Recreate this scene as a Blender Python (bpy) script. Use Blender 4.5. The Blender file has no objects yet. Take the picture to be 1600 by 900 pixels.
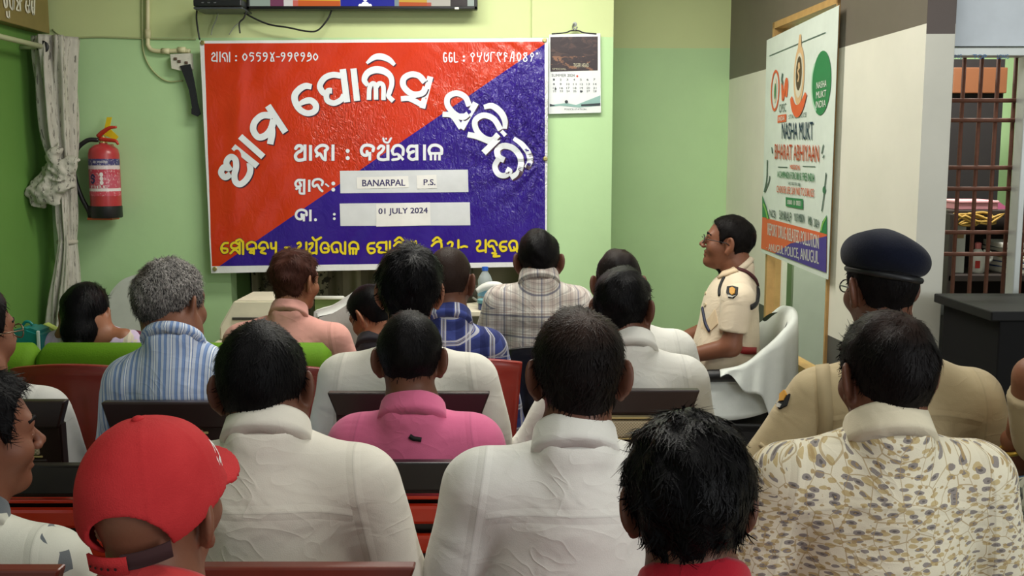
import bpy, bmesh, math, random
import numpy as np
from mathutils import Vector, Matrix

# ---------------------------------------------------------------- camera, light, exposure
SC = bpy.context.scene
COL = SC.collection
CAM_H = 1.6
FPX = 1600.0
PITCH = math.atan(200.0 / FPX)
cam_d = bpy.data.cameras.new('camera')
cam_d.sensor_width = 36.0
cam_d.lens = FPX / 1600.0 * 36.0
cam_d.clip_start = 0.05
cam = bpy.data.objects.new('camera', cam_d)
COL.objects.link(cam)
cam.location = (0, 0, CAM_H)
cam.rotation_euler = (math.pi / 2 - PITCH, 0, 0)
SC.camera = cam
SC.view_settings.view_transform = 'Standard'
SC.view_settings.look = 'None'
SC.view_settings.exposure = 0.0
SC.view_settings.gamma = 1.0
SC.view_settings.use_curve_mapping = False
wd = bpy.data.worlds.new('world'); SC.world = wd
wd.use_nodes = True
wd.node_tree.nodes['Background'].inputs[0].default_value = (0.93, 0.97, 1.0, 1)
wd.node_tree.nodes['Background'].inputs[1].default_value = 0.42

def area_light(name, loc, target, sx, sy, power, col):
    l = bpy.data.lights.new(name, 'AREA'); l.shape = 'RECTANGLE'; l.size = sx; l.size_y = sy
    l.energy = power; l.color = col
    o = bpy.data.objects.new(name, l); COL.objects.link(o); o.location = loc
    d = Vector(target) - Vector(loc)
    o.rotation_euler = d.to_track_quat('-Z', 'Y').to_euler()
    return o
area_light('tube_light_front', (-0.1, 4.3, 2.9), (-0.1, 4.5, 0), 1.5, 0.35, 46, (1.0, 0.98, 0.88))
area_light('tube_light_middle', (0.4, 3.0, 2.9), (0.4, 3.1, 0), 1.6, 0.3, 26, (1.0, 0.98, 0.92))
area_light('tube_light_rear', (0.2, 0.9, 2.9), (0.2, 1.0, 0), 1.6, 0.3, 12, (1.0, 0.98, 0.94))
area_light('banner_glare_light', (3.2, -1.0, 2.0), (0.6, 3.8, 1.0), 1.2, 1.8, 60, (0.95, 0.98, 1.0))  # unseen source added behind the camera for glare on the banner
area_light('office_fill_light', (1.9, 4.3, 2.8), (1.8, 5.2, 0.6), 1.0, 0.3, 60, (1.0, 0.97, 0.9))  # unseen fill lamp added to brighten the office behind the glass

# ---------------------------------------------------------------- helpers
CP, SP = math.cos(PITCH), math.sin(PITCH)
def ray(px, py):
    u = (px - 800.0) / FPX; v = (450.0 - py) / FPX
    return Vector((u, CP + v * SP, -SP + v * CP))
def P(px, py, Y):
    d = ray(px, py); k = Y / d.y
    return Vector((d.x * k, Y, CAM_H + d.z * k))
def Zat(py, Y): return P(800, py, Y).z
def Xat(px, py, Y): return P(px, py, Y).x
def PP(px, py, p0, n):
    d = ray(px, py); o = Vector((0, 0, CAM_H)); n = Vector(n)
    return o + d * ((Vector(p0) - o).dot(n) / d.dot(n))

def lin(c):
    c = c / 255.0
    return c / 12.92 if c <= 0.04045 else ((c + 0.055) / 1.055) ** 2.4
def RGB(r, g, b): return (lin(r), lin(g), lin(b), 1.0)

class NT:
    """small node-tree helper"""
    def __init__(self, name):
        self.m = bpy.data.materials.new(name); self.m.use_nodes = True
        self.t = self.m.node_tree; self.b = self.t.nodes['Principled BSDF']
    def n(self, typ, **kw):
        nd = self.t.nodes.new(typ)
        for k, v in kw.items(): setattr(nd, k, v)
        return nd
    def put(self, sock, v):
        if hasattr(v, 'is_output') or isinstance(v, bpy.types.NodeSocket): self.t.links.new(v, sock)
        elif v is not None: sock.default_value = v
    def math(self, op, a, b=None, c=None, clamp=False):
        nd = self.n('ShaderNodeMath', operation=op); nd.use_clamp = clamp
        self.put(nd.inputs[0], a)
        if b is not None: self.put(nd.inputs[1], b)
        if c is not None: self.put(nd.inputs[2], c)
        return nd.outputs[0]
    def mix(self, f, a, b, blend='MIX'):
        nd = self.n('ShaderNodeMix', data_type='RGBA', blend_type=blend)
        self.put(nd.inputs[0], f); self.put(nd.inputs[6], a); self.put(nd.inputs[7], b)
        return nd.outputs[2]
    def attr(self, name):
        nd = self.n('ShaderNodeAttribute', attribute_name=name); return nd
    def obj(self): return self.n('ShaderNodeTexCoord').outputs['Object']
    def pos(self): return self.n('ShaderNodeNewGeometry').outputs['Position']
    def sep(self, v):
        nd = self.n('ShaderNodeSeparateXYZ'); self.put(nd.inputs[0], v); return nd.outputs
    def comb(self, x, y, z):
        nd = self.n('ShaderNodeCombineXYZ')
        for i, v in enumerate((x, y, z)): self.put(nd.inputs[i], v)
        return nd.outputs[0]
    def mapping(self, v, scale=(1, 1, 1), rot=(0, 0, 0)):
        nd = self.n('ShaderNodeMapping'); self.put(nd.inputs[0], v)
        nd.inputs['Scale'].default_value = scale; nd.inputs['Rotation'].default_value = rot
        return nd.outputs[0]
    def noise(self, v, scale, detail=3, rough=0.5, dist=0.0):
        nd = self.n('ShaderNodeTexNoise'); self.put(nd.inputs['Vector'], v)
        nd.inputs['Scale'].default_value = scale; nd.inputs['Detail'].default_value = detail
        nd.inputs['Roughness'].default_value = rough; nd.inputs['Distortion'].default_value = dist
        return nd.outputs[0]
    def ramp(self, f, stops, interp='LINEAR'):
        nd = self.n('ShaderNodeValToRGB'); cr = nd.color_ramp; cr.interpolation = interp
        while len(cr.elements) < len(stops): cr.elements.new(0.5)
        for e, (p, c) in zip(cr.elements, stops):
            e.position = p; e.color = c if len(c) == 4 else (*c, 1)
        self.put(nd.inputs[0], f); return nd.outputs[0]
    def bump(self, h, strength=0.3, dist=0.01, normal=None):
        nd = self.n('ShaderNodeBump'); self.put(nd.inputs['Height'], h)
        nd.inputs['Strength'].default_value = strength; nd.inputs['Distance'].default_value = dist
        if normal is not None: self.put(nd.inputs['Normal'], normal)
        self.put(self.b.inputs['Normal'], nd.outputs[0]); return nd.outputs[0]
    def base(self, c): self.put(self.b.inputs['Base Color'], c); return self
    def rough(self, r): self.put(self.b.inputs['Roughness'], r); return self
    def spec(self, s): self.put(self.b.inputs['Specular IOR Level'], s); return self
    def metal(self, s): self.put(self.b.inputs['Metallic'], s); return self

_mats = {}
def simple(name, rgb, rough=0.5, spec=0.5, metal=0.0, var=0.06, nscale=12.0, bump=0.0, bscale=60.0):
    if name in _mats: return _mats[name]
    t = NT(name); c = RGB(*rgb)
    nz = t.noise(t.obj(), nscale, 4, 0.6)
    d = tuple(max(0, x * (1 - var * 2)) for x in c[:3]) + (1,); e = tuple(min(1, x * (1 + var * 2)) for x in c[:3]) + (1,)
    t.base(t.mix(nz, d, e)); t.rough(rough); t.spec(spec); t.metal(metal)
    if bump: t.bump(t.noise(t.obj(), bscale, 4), bump, 0.004)
    _mats[name] = t.m
    return t.m

def mesh_obj(name, verts, faces, mat=None, parent=None, smooth=True, mats=None, midx=None):
    me = bpy.data.meshes.new(name)
    me.from_pydata([tuple(v) for v in verts], [], [tuple(int(i) for i in f) for f in faces]); me.update()
    o = bpy.data.objects.new(name, me); COL.objects.link(o)
    if mats:
        for m in mats: me.materials.append(m)
        if midx is not None: me.polygons.foreach_set('material_index', list(midx))
    elif mat: me.materials.append(mat)
    if smooth: me.polygons.foreach_set('use_smooth', [True] * len(me.polygons))
    if parent is not None: o.parent = parent
    return o
def bm_obj(name, bm, mat=None, parent=None, smooth=False, angle=None):
    me = bpy.data.meshes.new(name); bm.normal_update(); bm.to_mesh(me); bm.free()
    o = bpy.data.objects.new(name, me); COL.objects.link(o)
    if mat: me.materials.append(mat)
    if smooth:
        me.polygons.foreach_set('use_smooth', [True] * len(me.polygons))
        if angle:
            try: me.set_sharp_from_angle(angle=math.radians(angle))
            except Exception: pass
    if parent is not None: o.parent = parent
    return o
def empty(name, loc=(0, 0, 0), rz=0.0):
    o = bpy.data.objects.new(name, None); COL.objects.link(o); o.location = loc; o.rotation_euler = (0, 0, rz)
    o.empty_display_size = 0.05
    return o
def tag(o, label, cat, group=None):
    o['label'] = label; o['category'] = cat
    if group: o['group'] = group
    return o
def structure(o): o['kind'] = 'structure'; return o

def add_box(bm, c, s, bev=0.0, M=None):
    r = bmesh.ops.create_cube(bm, size=1.0)
    vs = r['verts']
    for v in vs: v.co = Vector((v.co.x * s[0], v.co.y * s[1], v.co.z * s[2]))
    if bev > 0:
        es = list({e for v in vs for e in v.link_edges})
        rr = bmesh.ops.bevel(bm, geom=es, offset=min(bev, min(s) * 0.45), segments=2, profile=0.5, affect='EDGES')
        vs = list({v for f in rr['faces'] for v in f.verts} | {v for v in vs if v.is_valid})
    T = Matrix.Translation(Vector(c)) if M is None else M @ Matrix.Translation(Vector(c))
    for v in vs: v.co = T @ v.co
    return vs
def box(name, c, s, mat, parent=None, bev=0.004, M=None):
    bm = bmesh.new(); add_box(bm, c, s, bev, M); return bm_obj(name, bm, mat, parent)
def prism(bm, pts, thick_vec):
    """closed polygon (list of 3D pts) extruded by a vector"""
    a = [bm.verts.new(p) for p in pts]; b = [bm.verts.new(Vector(p) + Vector(thick_vec)) for p in pts]
    n = len(pts)
    bm.faces.new(a[::-1]); bm.faces.new(b)
    for i in range(n): bm.faces.new((a[i], a[(i + 1) % n], b[(i + 1) % n], b[i]))
    bmesh.ops.recalc_face_normals(bm, faces=bm.faces[:])
def catmull(pts, n=6, closed=False):
    pts = [np.array(p, float) for p in pts]
    if len(pts) < 3: return pts
    out = []
    m = len(pts)
    rng = range(m if closed else m - 1)
    for i in rng:
        if closed: p0, p1, p2, p3 = pts[i - 1], pts[i], pts[(i + 1) % m], pts[(i + 2) % m]
        else:
            p1, p2 = pts[i], pts[i + 1]
            p0 = pts[i - 1] if i > 0 else 2 * p1 - p2
            p3 = pts[i + 2] if i + 2 < m else 2 * p2 - p1
        for k in range(n):
            t = k / n
            out.append(0.5 * ((2 * p1) + (-p0 + p2) * t + (2 * p0 - 5 * p1 + 4 * p2 - p3) * t * t + (-p0 + 3 * p1 - 3 * p2 + p3) * t ** 3))
    if not closed: out.append(pts[-1])
    return out
def tube_mesh(pts, rad, seg=8, cap=True):
    """verts, faces of a tube along pts (rad number or list)"""
    pts = [Vector(p) for p in pts]; n = len(pts)
    rad = rad if hasattr(rad, '__len__') else [rad] * n
    V = []; F = []; up = None
    for i, p in enumerate(pts):
        d = (pts[min(i + 1, n - 1)] - pts[max(i - 1, 0)])
        d = d.normalized() if d.length > 1e-9 else Vector((0, 0, 1))
        if up is None:
            up = Vector((0, 0, 1)) if abs(d.z) < 0.9 else Vector((1, 0, 0))
        up = (up - d * up.dot(d)); up = up.normalized() if up.length > 1e-6 else d.orthogonal().normalized()
        s = d.cross(up)
        for k in range(seg):
            a = 2 * math.pi * k / seg
            V.append(p + (up * math.cos(a) + s * math.sin(a)) * rad[i])
    for i in range(n - 1):
        for k in range(seg):
            a = i * seg + k; b = i * seg + (k + 1) % seg
            F.append((a, b, b + seg, a + seg))
    if cap:
        F.append(tuple(range(seg))[::-1]); F.append(tuple(range((n - 1) * seg, n * seg)))
    return V, F
def tube(name, pts, rad, mat, parent=None, seg=8, smooth_n=0):
    if smooth_n:
        if hasattr(rad, '__len__'): rad = [max(.001, float(x[0])) for x in catmull([(r, 0, 0) for r in rad], smooth_n)]
        pts = catmull(pts, smooth_n)
    V, F = tube_mesh(pts, rad, seg); return mesh_obj(name, V, F, mat, parent)
def lathe_mesh(prof, seg=32, c=(0, 0, 0)):
    V = []; F = []
    n = len(prof)
    for r, z in prof:
        for k in range(seg):
            a = 2 * math.pi * k / seg; V.append((c[0] + r * math.cos(a), c[1] + r * math.sin(a), c[2] + z))
    for i in range(n - 1):
        for k in range(seg):
            a = i * seg + k; b = i * seg + (k + 1) % seg; F.append((a, b, b + seg, a + seg))
    F.append(tuple(range(seg))[::-1]); F.append(tuple(range((n - 1) * seg, n * seg)))
    return V, F
def lathe(name, prof, mat, parent=None, seg=32, c=(0, 0, 0)):
    V, F = lathe_mesh(prof, seg, c); o = mesh_obj(name, V, F, mat, parent)
    try: o.data.set_sharp_from_angle(angle=math.radians(40))
    except Exception: pass
    return o

def text_geo(s, extrude=0.0):
    cu = bpy.data.curves.new('t', 'FONT'); cu.body = s; cu.size = 1.0; cu.extrude = extrude; cu.resolution_u = 3
    o = bpy.data.objects.new('t', cu); COL.objects.link(o)
    bpy.context.view_layer.update()
    dg = bpy.context.evaluated_depsgraph_get()
    me = bpy.data.meshes.new_from_object(o.evaluated_get(dg))
    V = np.array([v.co[:] for v in me.vertices]); F = [tuple(p.vertices) for p in me.polygons]
    bpy.data.objects.remove(o); bpy.data.curves.remove(cu); bpy.data.meshes.remove(me)
    return V, F
def text_fit(s, place, w=1.0, h=1.0, bold=0.0):
    """text geometry normalised to 0..1 box then mapped by place(u, v) -> 3D point"""
    V, F = text_geo(s)
    lo = V.min(0); hi = V.max(0)
    V = (V - lo) / np.maximum(hi - lo, 1e-6)
    out = [place(v[0], v[1]) for v in V]
    return out, F
def ribbon2d(pts, w, n=5, closed=False, round_cap=False):
    """flat stroke in 2D: returns list of 2D verts and quad faces. w number or list per control point"""
    ws = w if hasattr(w, '__len__') else [w] * len(pts)
    q = [(p[0], p[1], a) for p, a in zip(pts, ws)]
    c = catmull(q, n, closed) if len(q) > 2 else [np.array(x, float) for x in q]
    if closed: c = c + [c[0]]
    m = len(c); V = []; F = []
    for i in range(m):
        a = c[max(i - 1, 0)]; b = c[min(i + 1, m - 1)]
        if closed and i in (0, m - 1): a = c[m - 2]; b = c[1]
        d = (b - a)[:2]; L = np.hypot(*d) or 1; nx, ny = -d[1] / L, d[0] / L
        hw = c[i][2] / 2
        V.append((c[i][0] + nx * hw, c[i][1] + ny * hw)); V.append((c[i][0] - nx * hw, c[i][1] - ny * hw))
    for i in range(m - 1): F.append((2 * i, 2 * i + 1, 2 * i + 3, 2 * i + 2))
    if round_cap and not closed:
        for e, s in ((0, -1), (m - 1, 1)):
            k0 = len(V); cc = c[e]; r = cc[2] / 2
            for k in range(10):
                a = 2 * math.pi * k / 10; V.append((cc[0] + r * math.cos(a), cc[1] + r * math.sin(a)))
            F.append(tuple(range(k0, k0 + 10)))
    return V, F
def dot2d(c, r, n=14, ry=None):
    ry = ry or r
    return [(c[0] + r * math.cos(2 * math.pi * k / n), c[1] + ry * math.sin(2 * math.pi * k / n)) for k in range(n)], [tuple(range(n))]
class Flat:
    """collects 2D shapes, maps them to 3D by a place function"""
    def __init__(self): self.V = []; self.F = []; self.shapes = []
    def add(self, VF):
        V, F = VF; self.shapes.append((list(V), list(F))); k = len(self.V); self.V += list(V); self.F += [tuple(i + k for i in f) for f in F]; return self
    def build(self, name, place, mat, parent=None):
        o = mesh_obj(name, [place(*v) for v in self.V], self.F, mat, parent, smooth=False)
        return o

def build_words(F, name, place, mat, gap, root):
    """one object per word: shapes closer than gap stay together"""
    sh = F.shapes; bb = [(min(v[0] for v in V), max(v[0] for v in V), min(v[1] for v in V), max(v[1] for v in V)) for V, _ in sh]
    lab = list(range(len(sh)))
    def find(i):
        while lab[i] != i: i = lab[i]
        return i
    for i in range(len(sh)):
        for j in range(i):
            p, q = bb[i], bb[j]
            if max(p[0] - q[1], q[0] - p[1]) < gap and max(p[2] - q[3], q[2] - p[3]) < gap * .6: lab[find(i)] = find(j)
    groups = {}
    for i in range(len(sh)): groups.setdefault(find(i), []).append(i)
    for g in groups.values():
        W = Flat()
        for i in g: W.add(sh[i])
        o = W.build(name, place, mat); o.parent = root; o.matrix_parent_inverse = Matrix.Translation(-Vector(root.location))

# ---------------------------------------------------------------- implicit surfaces
def grid(lo, hi, h):
    ax = [np.arange(lo[i], hi[i] + h, h, dtype=np.float32) for i in range(3)]
    X, Y, Z = np.meshgrid(*ax, indexing='ij')
    return X, Y, Z
def smin(a, b, k):
    h = np.clip(0.5 + 0.5 * (b - a) / k, 0, 1)
    return b * (1 - h) + a * h - k * h * (1 - h)
def smax(a, b, k): return -smin(-a, -b, k)
def cone(Q, a, b, ra, rb):
    X, Y, Z = Q
    ab = [b[i] - a[i] for i in range(3)]; L = sum(c * c for c in ab) or 1e-9
    t = np.clip(((X - a[0]) * ab[0] + (Y - a[1]) * ab[1] + (Z - a[2]) * ab[2]) / L, 0, 1)
    return np.sqrt((X - a[0] - t * ab[0]) ** 2 + (Y - a[1] - t * ab[1]) ** 2 + (Z - a[2] - t * ab[2]) ** 2) - (ra + (rb - ra) * t)
def ell(Q, c, r):
    X, Y, Z = Q
    x, y, z = (X - c[0]), (Y - c[1]), (Z - c[2])
    k0 = np.sqrt((x / r[0]) ** 2 + (y / r[1]) ** 2 + (z / r[2]) ** 2)
    k1 = np.sqrt((x / r[0] ** 2) ** 2 + (y / r[1] ** 2) ** 2 + (z / r[2] ** 2) ** 2)
    return k0 * (k0 - 1) / np.maximum(k1, 1e-6)
def rot_ell(Q, c, r, az=0.0, ax=0.0, ay=0.0):
    X, Y, Z = Q
    R = np.array((Matrix.Rotation(az, 3, 'Z') @ Matrix.Rotation(ax, 3, 'X') @ Matrix.Rotation(ay, 3, 'Y')))
    x, y, z = X - c[0], Y - c[1], Z - c[2]
    q = [R[0, i] * x + R[1, i] * y + R[2, i] * z for i in range(3)]
    return ell(q, (0, 0, 0), r)
def rbox(Q, c, b, r):
    X, Y, Z = Q
    q = [np.abs(Q[i] - c[i]) - (b[i] - r) for i in range(3)]
    o = np.sqrt(sum(np.maximum(k, 0) ** 2 for k in q))
    return o + np.minimum(np.maximum(np.maximum(q[0], q[1]), q[2]), 0) - r
def xf(Q, o, R, s=1.0):
    """world/person coords -> local coords of a frame (R columns = axes)"""
    x, y, z = Q[0] - o[0], Q[1] - o[1], Q[2] - o[2]
    return [(R[0][i] * x + R[1][i] * y + R[2][i] * z) / s for i in range(3)]

def surface_nets(f, lo, h):
    """numpy surface nets; f < 0 inside; returns verts (n,3), quads"""
    f = f.copy()
    for ax in range(3):   # close at the grid border
        sl = [slice(None)] * 3; sl[ax] = 0; f[tuple(sl)] = np.maximum(f[tuple(sl)], 1e-4)
        sl[ax] = -1; f[tuple(sl)] = np.maximum(f[tuple(sl)], 1e-4)
    ins = f < 0
    nx, ny, nz = f.shape
    cs = np.zeros((nx - 1, ny - 1, nz - 1), np.int8)
    for dx in (0, 1):
        for dy in (0, 1):
            for dz in (0, 1): cs += ins[dx:nx - 1 + dx, dy:ny - 1 + dy, dz:nz - 1 + dz]
    act = (cs > 0) & (cs < 8)
    idx = -np.ones(act.shape, np.int64); I = np.argwhere(act); idx[act] = np.arange(len(I))
    acc = np.zeros((len(I), 3)); cnt = np.zeros(len(I))
    corners = [(a, b, c) for a in (0, 1) for b in (0, 1) for c in (0, 1)]
    for a in corners:
        for ax in range(3):
            if a[ax]: continue
            b = list(a); b[ax] = 1
            fa = f[I[:, 0] + a[0], I[:, 1] + a[1], I[:, 2] + a[2]]; fb = f[I[:, 0] + b[0], I[:, 1] + b[1], I[:, 2] + b[2]]
            m = (fa < 0) != (fb < 0)
            t = fa / np.where(np.abs(fa - fb) < 1e-12, 1e-12, fa - fb)
            p = np.tile(np.array(a, float), (len(I), 1)); p[:, ax] += t
            acc[m] += p[m]; cnt[m] += 1
    V = (I + acc / np.maximum(cnt, 1)[:, None]) * h + np.array(lo)
    Fs = []
    for ax in range(3):
        u, v = (ax + 1) % 3, (ax + 2) % 3
        sl0 = [slice(None)] * 3; sl1 = [slice(None)] * 3
        sl0[ax] = slice(0, -1); sl1[ax] = slice(1, None)
        A = ins[tuple(sl0)]; B = ins[tuple(sl1)]
        ch = A != B
        E = np.argwhere(ch)
        ok = (E[:, u] > 0) & (E[:, v] > 0) & (E[:, u] < f.shape[u] - 1) & (E[:, v] < f.shape[v] - 1)
        E = E[ok]
        if not len(E): continue
        def cell(du, dv):
            c = E.copy(); c[:, u] += du; c[:, v] += dv; return idx[c[:, 0], c[:, 1], c[:, 2]]
        q = np.stack([cell(-1, -1), cell(0, -1), cell(0, 0), cell(-1, 0)], 1)
        flip = ~A[E[:, 0], E[:, 1], E[:, 2]]
        q[flip] = q[flip][:, ::-1]
        Fs.append(q)
    F = np.concatenate(Fs) if Fs else np.zeros((0, 4), int)
    return V, F
def vnormals(V, F):
    n = np.cross(V[F[:, 2]] - V[F[:, 0]], V[F[:, 3]] - V[F[:, 1]])
    N = np.zeros_like(V)
    for k in range(4): np.add.at(N, F[:, k], n)
    return N / np.maximum(np.linalg.norm(N, axis=1, keepdims=True), 1e-12)
def relax(V, F, it=1, lam=0.5):
    for _ in range(it):
        S = np.zeros_like(V); c = np.zeros(len(V))
        for k in range(4):
            a, b = F[:, k], F[:, (k + 1) % 4]
            np.add.at(S, a, V[b]); np.add.at(S, b, V[a]); np.add.at(c, a, 1); np.add.at(c, b, 1)
        V = V + lam * (S / np.maximum(c, 1)[:, None] - V)
    return V
def set_attr(o, name, arr):
    a = np.asarray(arr, np.float32)
    if a.ndim == 1:
        at = o.data.attributes.new(name, 'FLOAT', 'POINT'); at.data.foreach_set('value', a)
    else:
        at = o.data.attributes.new(name, 'FLOAT_VECTOR', 'POINT'); at.data.foreach_set('vector', a.ravel())
# ---------------------------------------------------------------- materials of people
def skin_mat(name, rgb):
    if name in _mats: return _mats[name]
    t = NT(name); c = RGB(*rgb)
    nz = t.noise(t.obj(), 18, 4, 0.6)
    t.base(t.mix(nz, (c[0] * .82, c[1] * .78, c[2] * .76, 1), (min(1, c[0] * 1.2), min(1, c[1] * 1.18), min(1, c[2] * 1.15), 1)))
    t.rough(0.5); t.spec(0.4)
    t.b.inputs['Subsurface Weight'].default_value = 0.06
    t.b.inputs['Subsurface Radius'].default_value = (0.02, 0.008, 0.004)
    t.bump(t.noise(t.obj(), 260, 3), 0.12, 0.002)
    _mats[name] = t.m; return t.m
def hair_mat(name, rgb, grey=0.0, scalp=(70, 48, 38), rough=0.42):
    """near-black hair with fine strand noise; attribute 'thin' shows scalp, grey mixes pale hairs"""
    t = NT(name); c = RGB(*rgb)
    o = t.obj()
    st = t.noise(t.mapping(o, (420, 420, 45)), 1.0, 3, 0.6)
    col = t.mix(st, (c[0] * .5, c[1] * .5, c[2] * .5, 1), (min(1, c[0] * 1.7), min(1, c[1] * 1.7), min(1, c[2] * 1.7), 1))
    if grey:
        g = t.ramp(t.noise(t.mapping(o, (300, 300, 90)), 1.0, 3, 0.7), [(0.42, (0, 0, 0)), (0.62, (1, 1, 1))])
        zz = t.attr('shade').outputs['Fac']
        col = t.mix(t.math('MULTIPLY', t.math('MULTIPLY', g, grey), zz, clamp=True), col, RGB(178, 172, 166))
    th = t.attr('thin').outputs['Fac']
    th = t.math('MULTIPLY', th, t.math('ADD', t.math('MULTIPLY', t.noise(o, 140, 3), 0.9), 0.45), clamp=True)
    t.base(t.mix(th, col, RGB(*scalp)))
    t.rough(rough); t.spec(0.07)
    t.bump(st, 0.4, 0.003)
    return t.m

def shirt_mat(name, base, kind='plain', seam=True, weave=1.0):
    t = NT(name)
    pv = t.attr('pat').outputs['Vector']; s = t.sep(pv); u, v = s[0], s[1]
    c = RGB(*base)
    def fr(x, period, off=0.0):
        return t.math('FRACT', t.math('DIVIDE', t.math('ADD', x, 50.0 + off), period))
    def band(x, period, a, b, off=0.0):
        f = fr(x, period, off)
        return t.math('MULTIPLY', t.math('GREATER_THAN', f, a), t.math('LESS_THAN', f, b))
    nz = t.noise(t.obj(), 9, 4, 0.6)
    col = t.mix(nz, (c[0] * .93, c[1] * .93, c[2] * .92, 1), (min(1, c[0] * 1.05), min(1, c[1] * 1.05), min(1, c[2] * 1.05), 1))
    if kind == 'bluestripe':
        col = t.mix(band(u, 0.0135, .0, .42), col, RGB(132, 158, 204))
        col = t.mix(band(u, 0.0135, .42, .52), col, RGB(98, 124, 176))
        col = t.mix(band(u, 0.0405, .72, .80), col, RGB(240, 244, 250))
    elif kind == 'blueplaid':
        for x, w in ((u, .8), (v, .8)):
            col = t.mix(t.math('MULTIPLY', band(x, 0.075, .0, .34), .55), col, RGB(28, 34, 82))
        for x, per in ((u, .075), (v, .075)):
            col = t.mix(t.math('MULTIPLY', band(x, per, .40, .47), .8), col, RGB(205, 205, 210))
            col = t.mix(t.math('MULTIPLY', band(x, per, .55, .62), .8), col, RGB(205, 205, 210))
            col = t.mix(t.math('MULTIPLY', band(x, per, .50, .525), .7), col, RGB(190, 180, 150))
    elif kind == 'whiteplaid':
        for x, per in ((u, .066), (v, .075)):
            col = t.mix(t.math('MULTIPLY', band(x, per, .10, .40), .30), col, RGB(150, 120, 112))
        for x, per in ((u, .0165), (v, .0187)):
            col = t.mix(t.math('MULTIPLY', band(x, per, .0, .16), .35), col, RGB(110, 100, 104))
        for x, per in ((u, .066), (v, .075)):
            col = t.mix(t.math('MULTIPLY', band(x, per, .64, .73), .62), col, RGB(78, 82, 112))
            col = t.mix(t.math('MULTIPLY', band(x, per, .80, .84), .45), col, RGB(150, 110, 100))
    elif kind in ('floral', 'darkfloral'):
        def leaves(off, sc, rot, thr, colr, amt, src):
            vv = t.mapping(t.comb(t.math('ADD', u, off), v, 0.0), (sc[0], sc[1], 1), (0, 0, rot))
            wob = t.n('ShaderNodeVectorMath', operation='ADD')
            t.put(wob.inputs[0], vv)
            nn = t.n('ShaderNodeTexNoise'); t.put(nn.inputs['Vector'], vv); nn.inputs['Scale'].default_value = 1.6; nn.inputs['Detail'].default_value = 2
            sb = t.n('ShaderNodeVectorMath', operation='SCALE'); t.put(sb.inputs[0], nn.outputs['Color']); sb.inputs['Scale'].default_value = 0.35
            t.put(wob.inputs[1], sb.outputs[0])
            vo = t.n('ShaderNodeTexVoronoi'); t.put(vo.inputs['Vector'], wob.outputs[0]); vo.inputs['Scale'].default_value = 1.0
            vo.inputs['Randomness'].default_value = 0.55
            m = t.math('LESS_THAN', vo.outputs['Distance'], thr)
            return t.mix(t.math('MULTIPLY', m, amt), src, RGB(*colr)), vo
        if kind == 'floral':
            a, b, l = (188, 168, 122), (128, 120, 118), (168, 144, 100)
        else:
            a, b, l = (120, 122, 104), (44, 46, 44), (98, 100, 88)
        col, _ = leaves(0.013, (37, 74), 0.25, 0.30, a, .95, col)
        col, _ = leaves(0.0, (34, 70), -0.15, 0.30, b, .9, col)
        col, _ = leaves(0.0, (34, 70), -0.15, 0.13, tuple(int(x * .7) for x in b), .8, col)
        col, _ = leaves(0.02, (56, 86), 0.5, 0.21, l, .9, col)
        vo = t.n('ShaderNodeTexVoronoi', feature='DISTANCE_TO_EDGE')
        t.put(vo.inputs['Vector'], t.mapping(pv, (27, 27, 0))); vo.inputs['Scale'].default_value = 1.0
        col = t.mix(t.math('MULTIPLY', t.math('LESS_THAN', vo.outputs['Distance'], .018), .7), col, RGB(*l))
    elif kind == 'greystripe':
        v = t.math('ADD', v, t.math('MULTIPLY', t.math('ABSOLUTE', u), .42))
        col = t.mix(t.math('MULTIPLY', band(v, 0.105, .0, .30, .045), t.math('LESS_THAN', t.math('ABSOLUTE', u), .165)), col, RGB(96, 102, 106))
        col = t.mix(t.math('MULTIPLY', band(v, 0.105, .50, .57, .045), .6), col, RGB(158, 162, 156))
        col = t.mix(t.math('MULTIPLY', t.math('MULTIPLY', band(u, 0.17, .2, .34), band(v, 0.105, .72, .96, .045)), .9), col, RGB(88, 94, 100))
    elif kind == 'sari':
        col = t.mix(t.math('MULTIPLY', t.math('GREATER_THAN', t.noise(pv, 16, 3), .56), .7), col, RGB(206, 198, 160))
        col = t.mix(t.math('GREATER_THAN', t.math('ABSOLUTE', u), .205), col, RGB(86, 28, 50))
    hgt = t.noise(t.obj(), 500, 2)
    fold = t.noise(t.mapping(t.obj(), (7, 7, 12)), 1.0, 2.2, 0.45, 1.2)
    cz = t.noise(t.mapping(t.obj(), (9, 6, 15), (0, .5, 0)), 1.0, 1.5, 0.4, 1.6)
    cr = t.math('POWER', t.math('SUBTRACT', 1.0, t.math('ABSOLUTE', t.math('MULTIPLY', t.math('SUBTRACT', cz, .5), 2.6)), clamp=True), 7.0)
    ms = t.math('MULTIPLY', t.math('SUBTRACT', t.noise(t.obj(), 5.0, 1), .42), 4.0, clamp=True)
    h = t.math('ADD', t.math('ADD', t.math('MULTIPLY', fold, 1.0), t.math('MULTIPLY', t.math('MULTIPLY', cr, ms), .13)), t.math('MULTIPLY', hgt, 0.05 * weave))
    if seam:
        sA = t.math('ABSOLUTE', t.attr('yoke').outputs['Fac']); sB = t.math('ABSOLUTE', t.attr('armhole').outputs['Fac'])
        d = t.math('MINIMUM', sA, sB)
        line = t.math('LESS_THAN', d, 0.0022)
        col = t.mix(t.math('MULTIPLY', line, 0.16), col, (c[0] * .4, c[1] * .4, c[2] * .4, 1))
        ridge = t.math('SUBTRACT', 1.0, t.math('DIVIDE', d, 0.012), clamp=True)
        h = t.math('ADD', h, t.math('MULTIPLY', ridge, 0.35))
    t.base(col); t.rough(0.85); t.spec(0.15)
    t.b.inputs['Sheen Weight'].default_value = 0.15
    t.bump(h, 0.55, 0.012)
    return t.m

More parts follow.
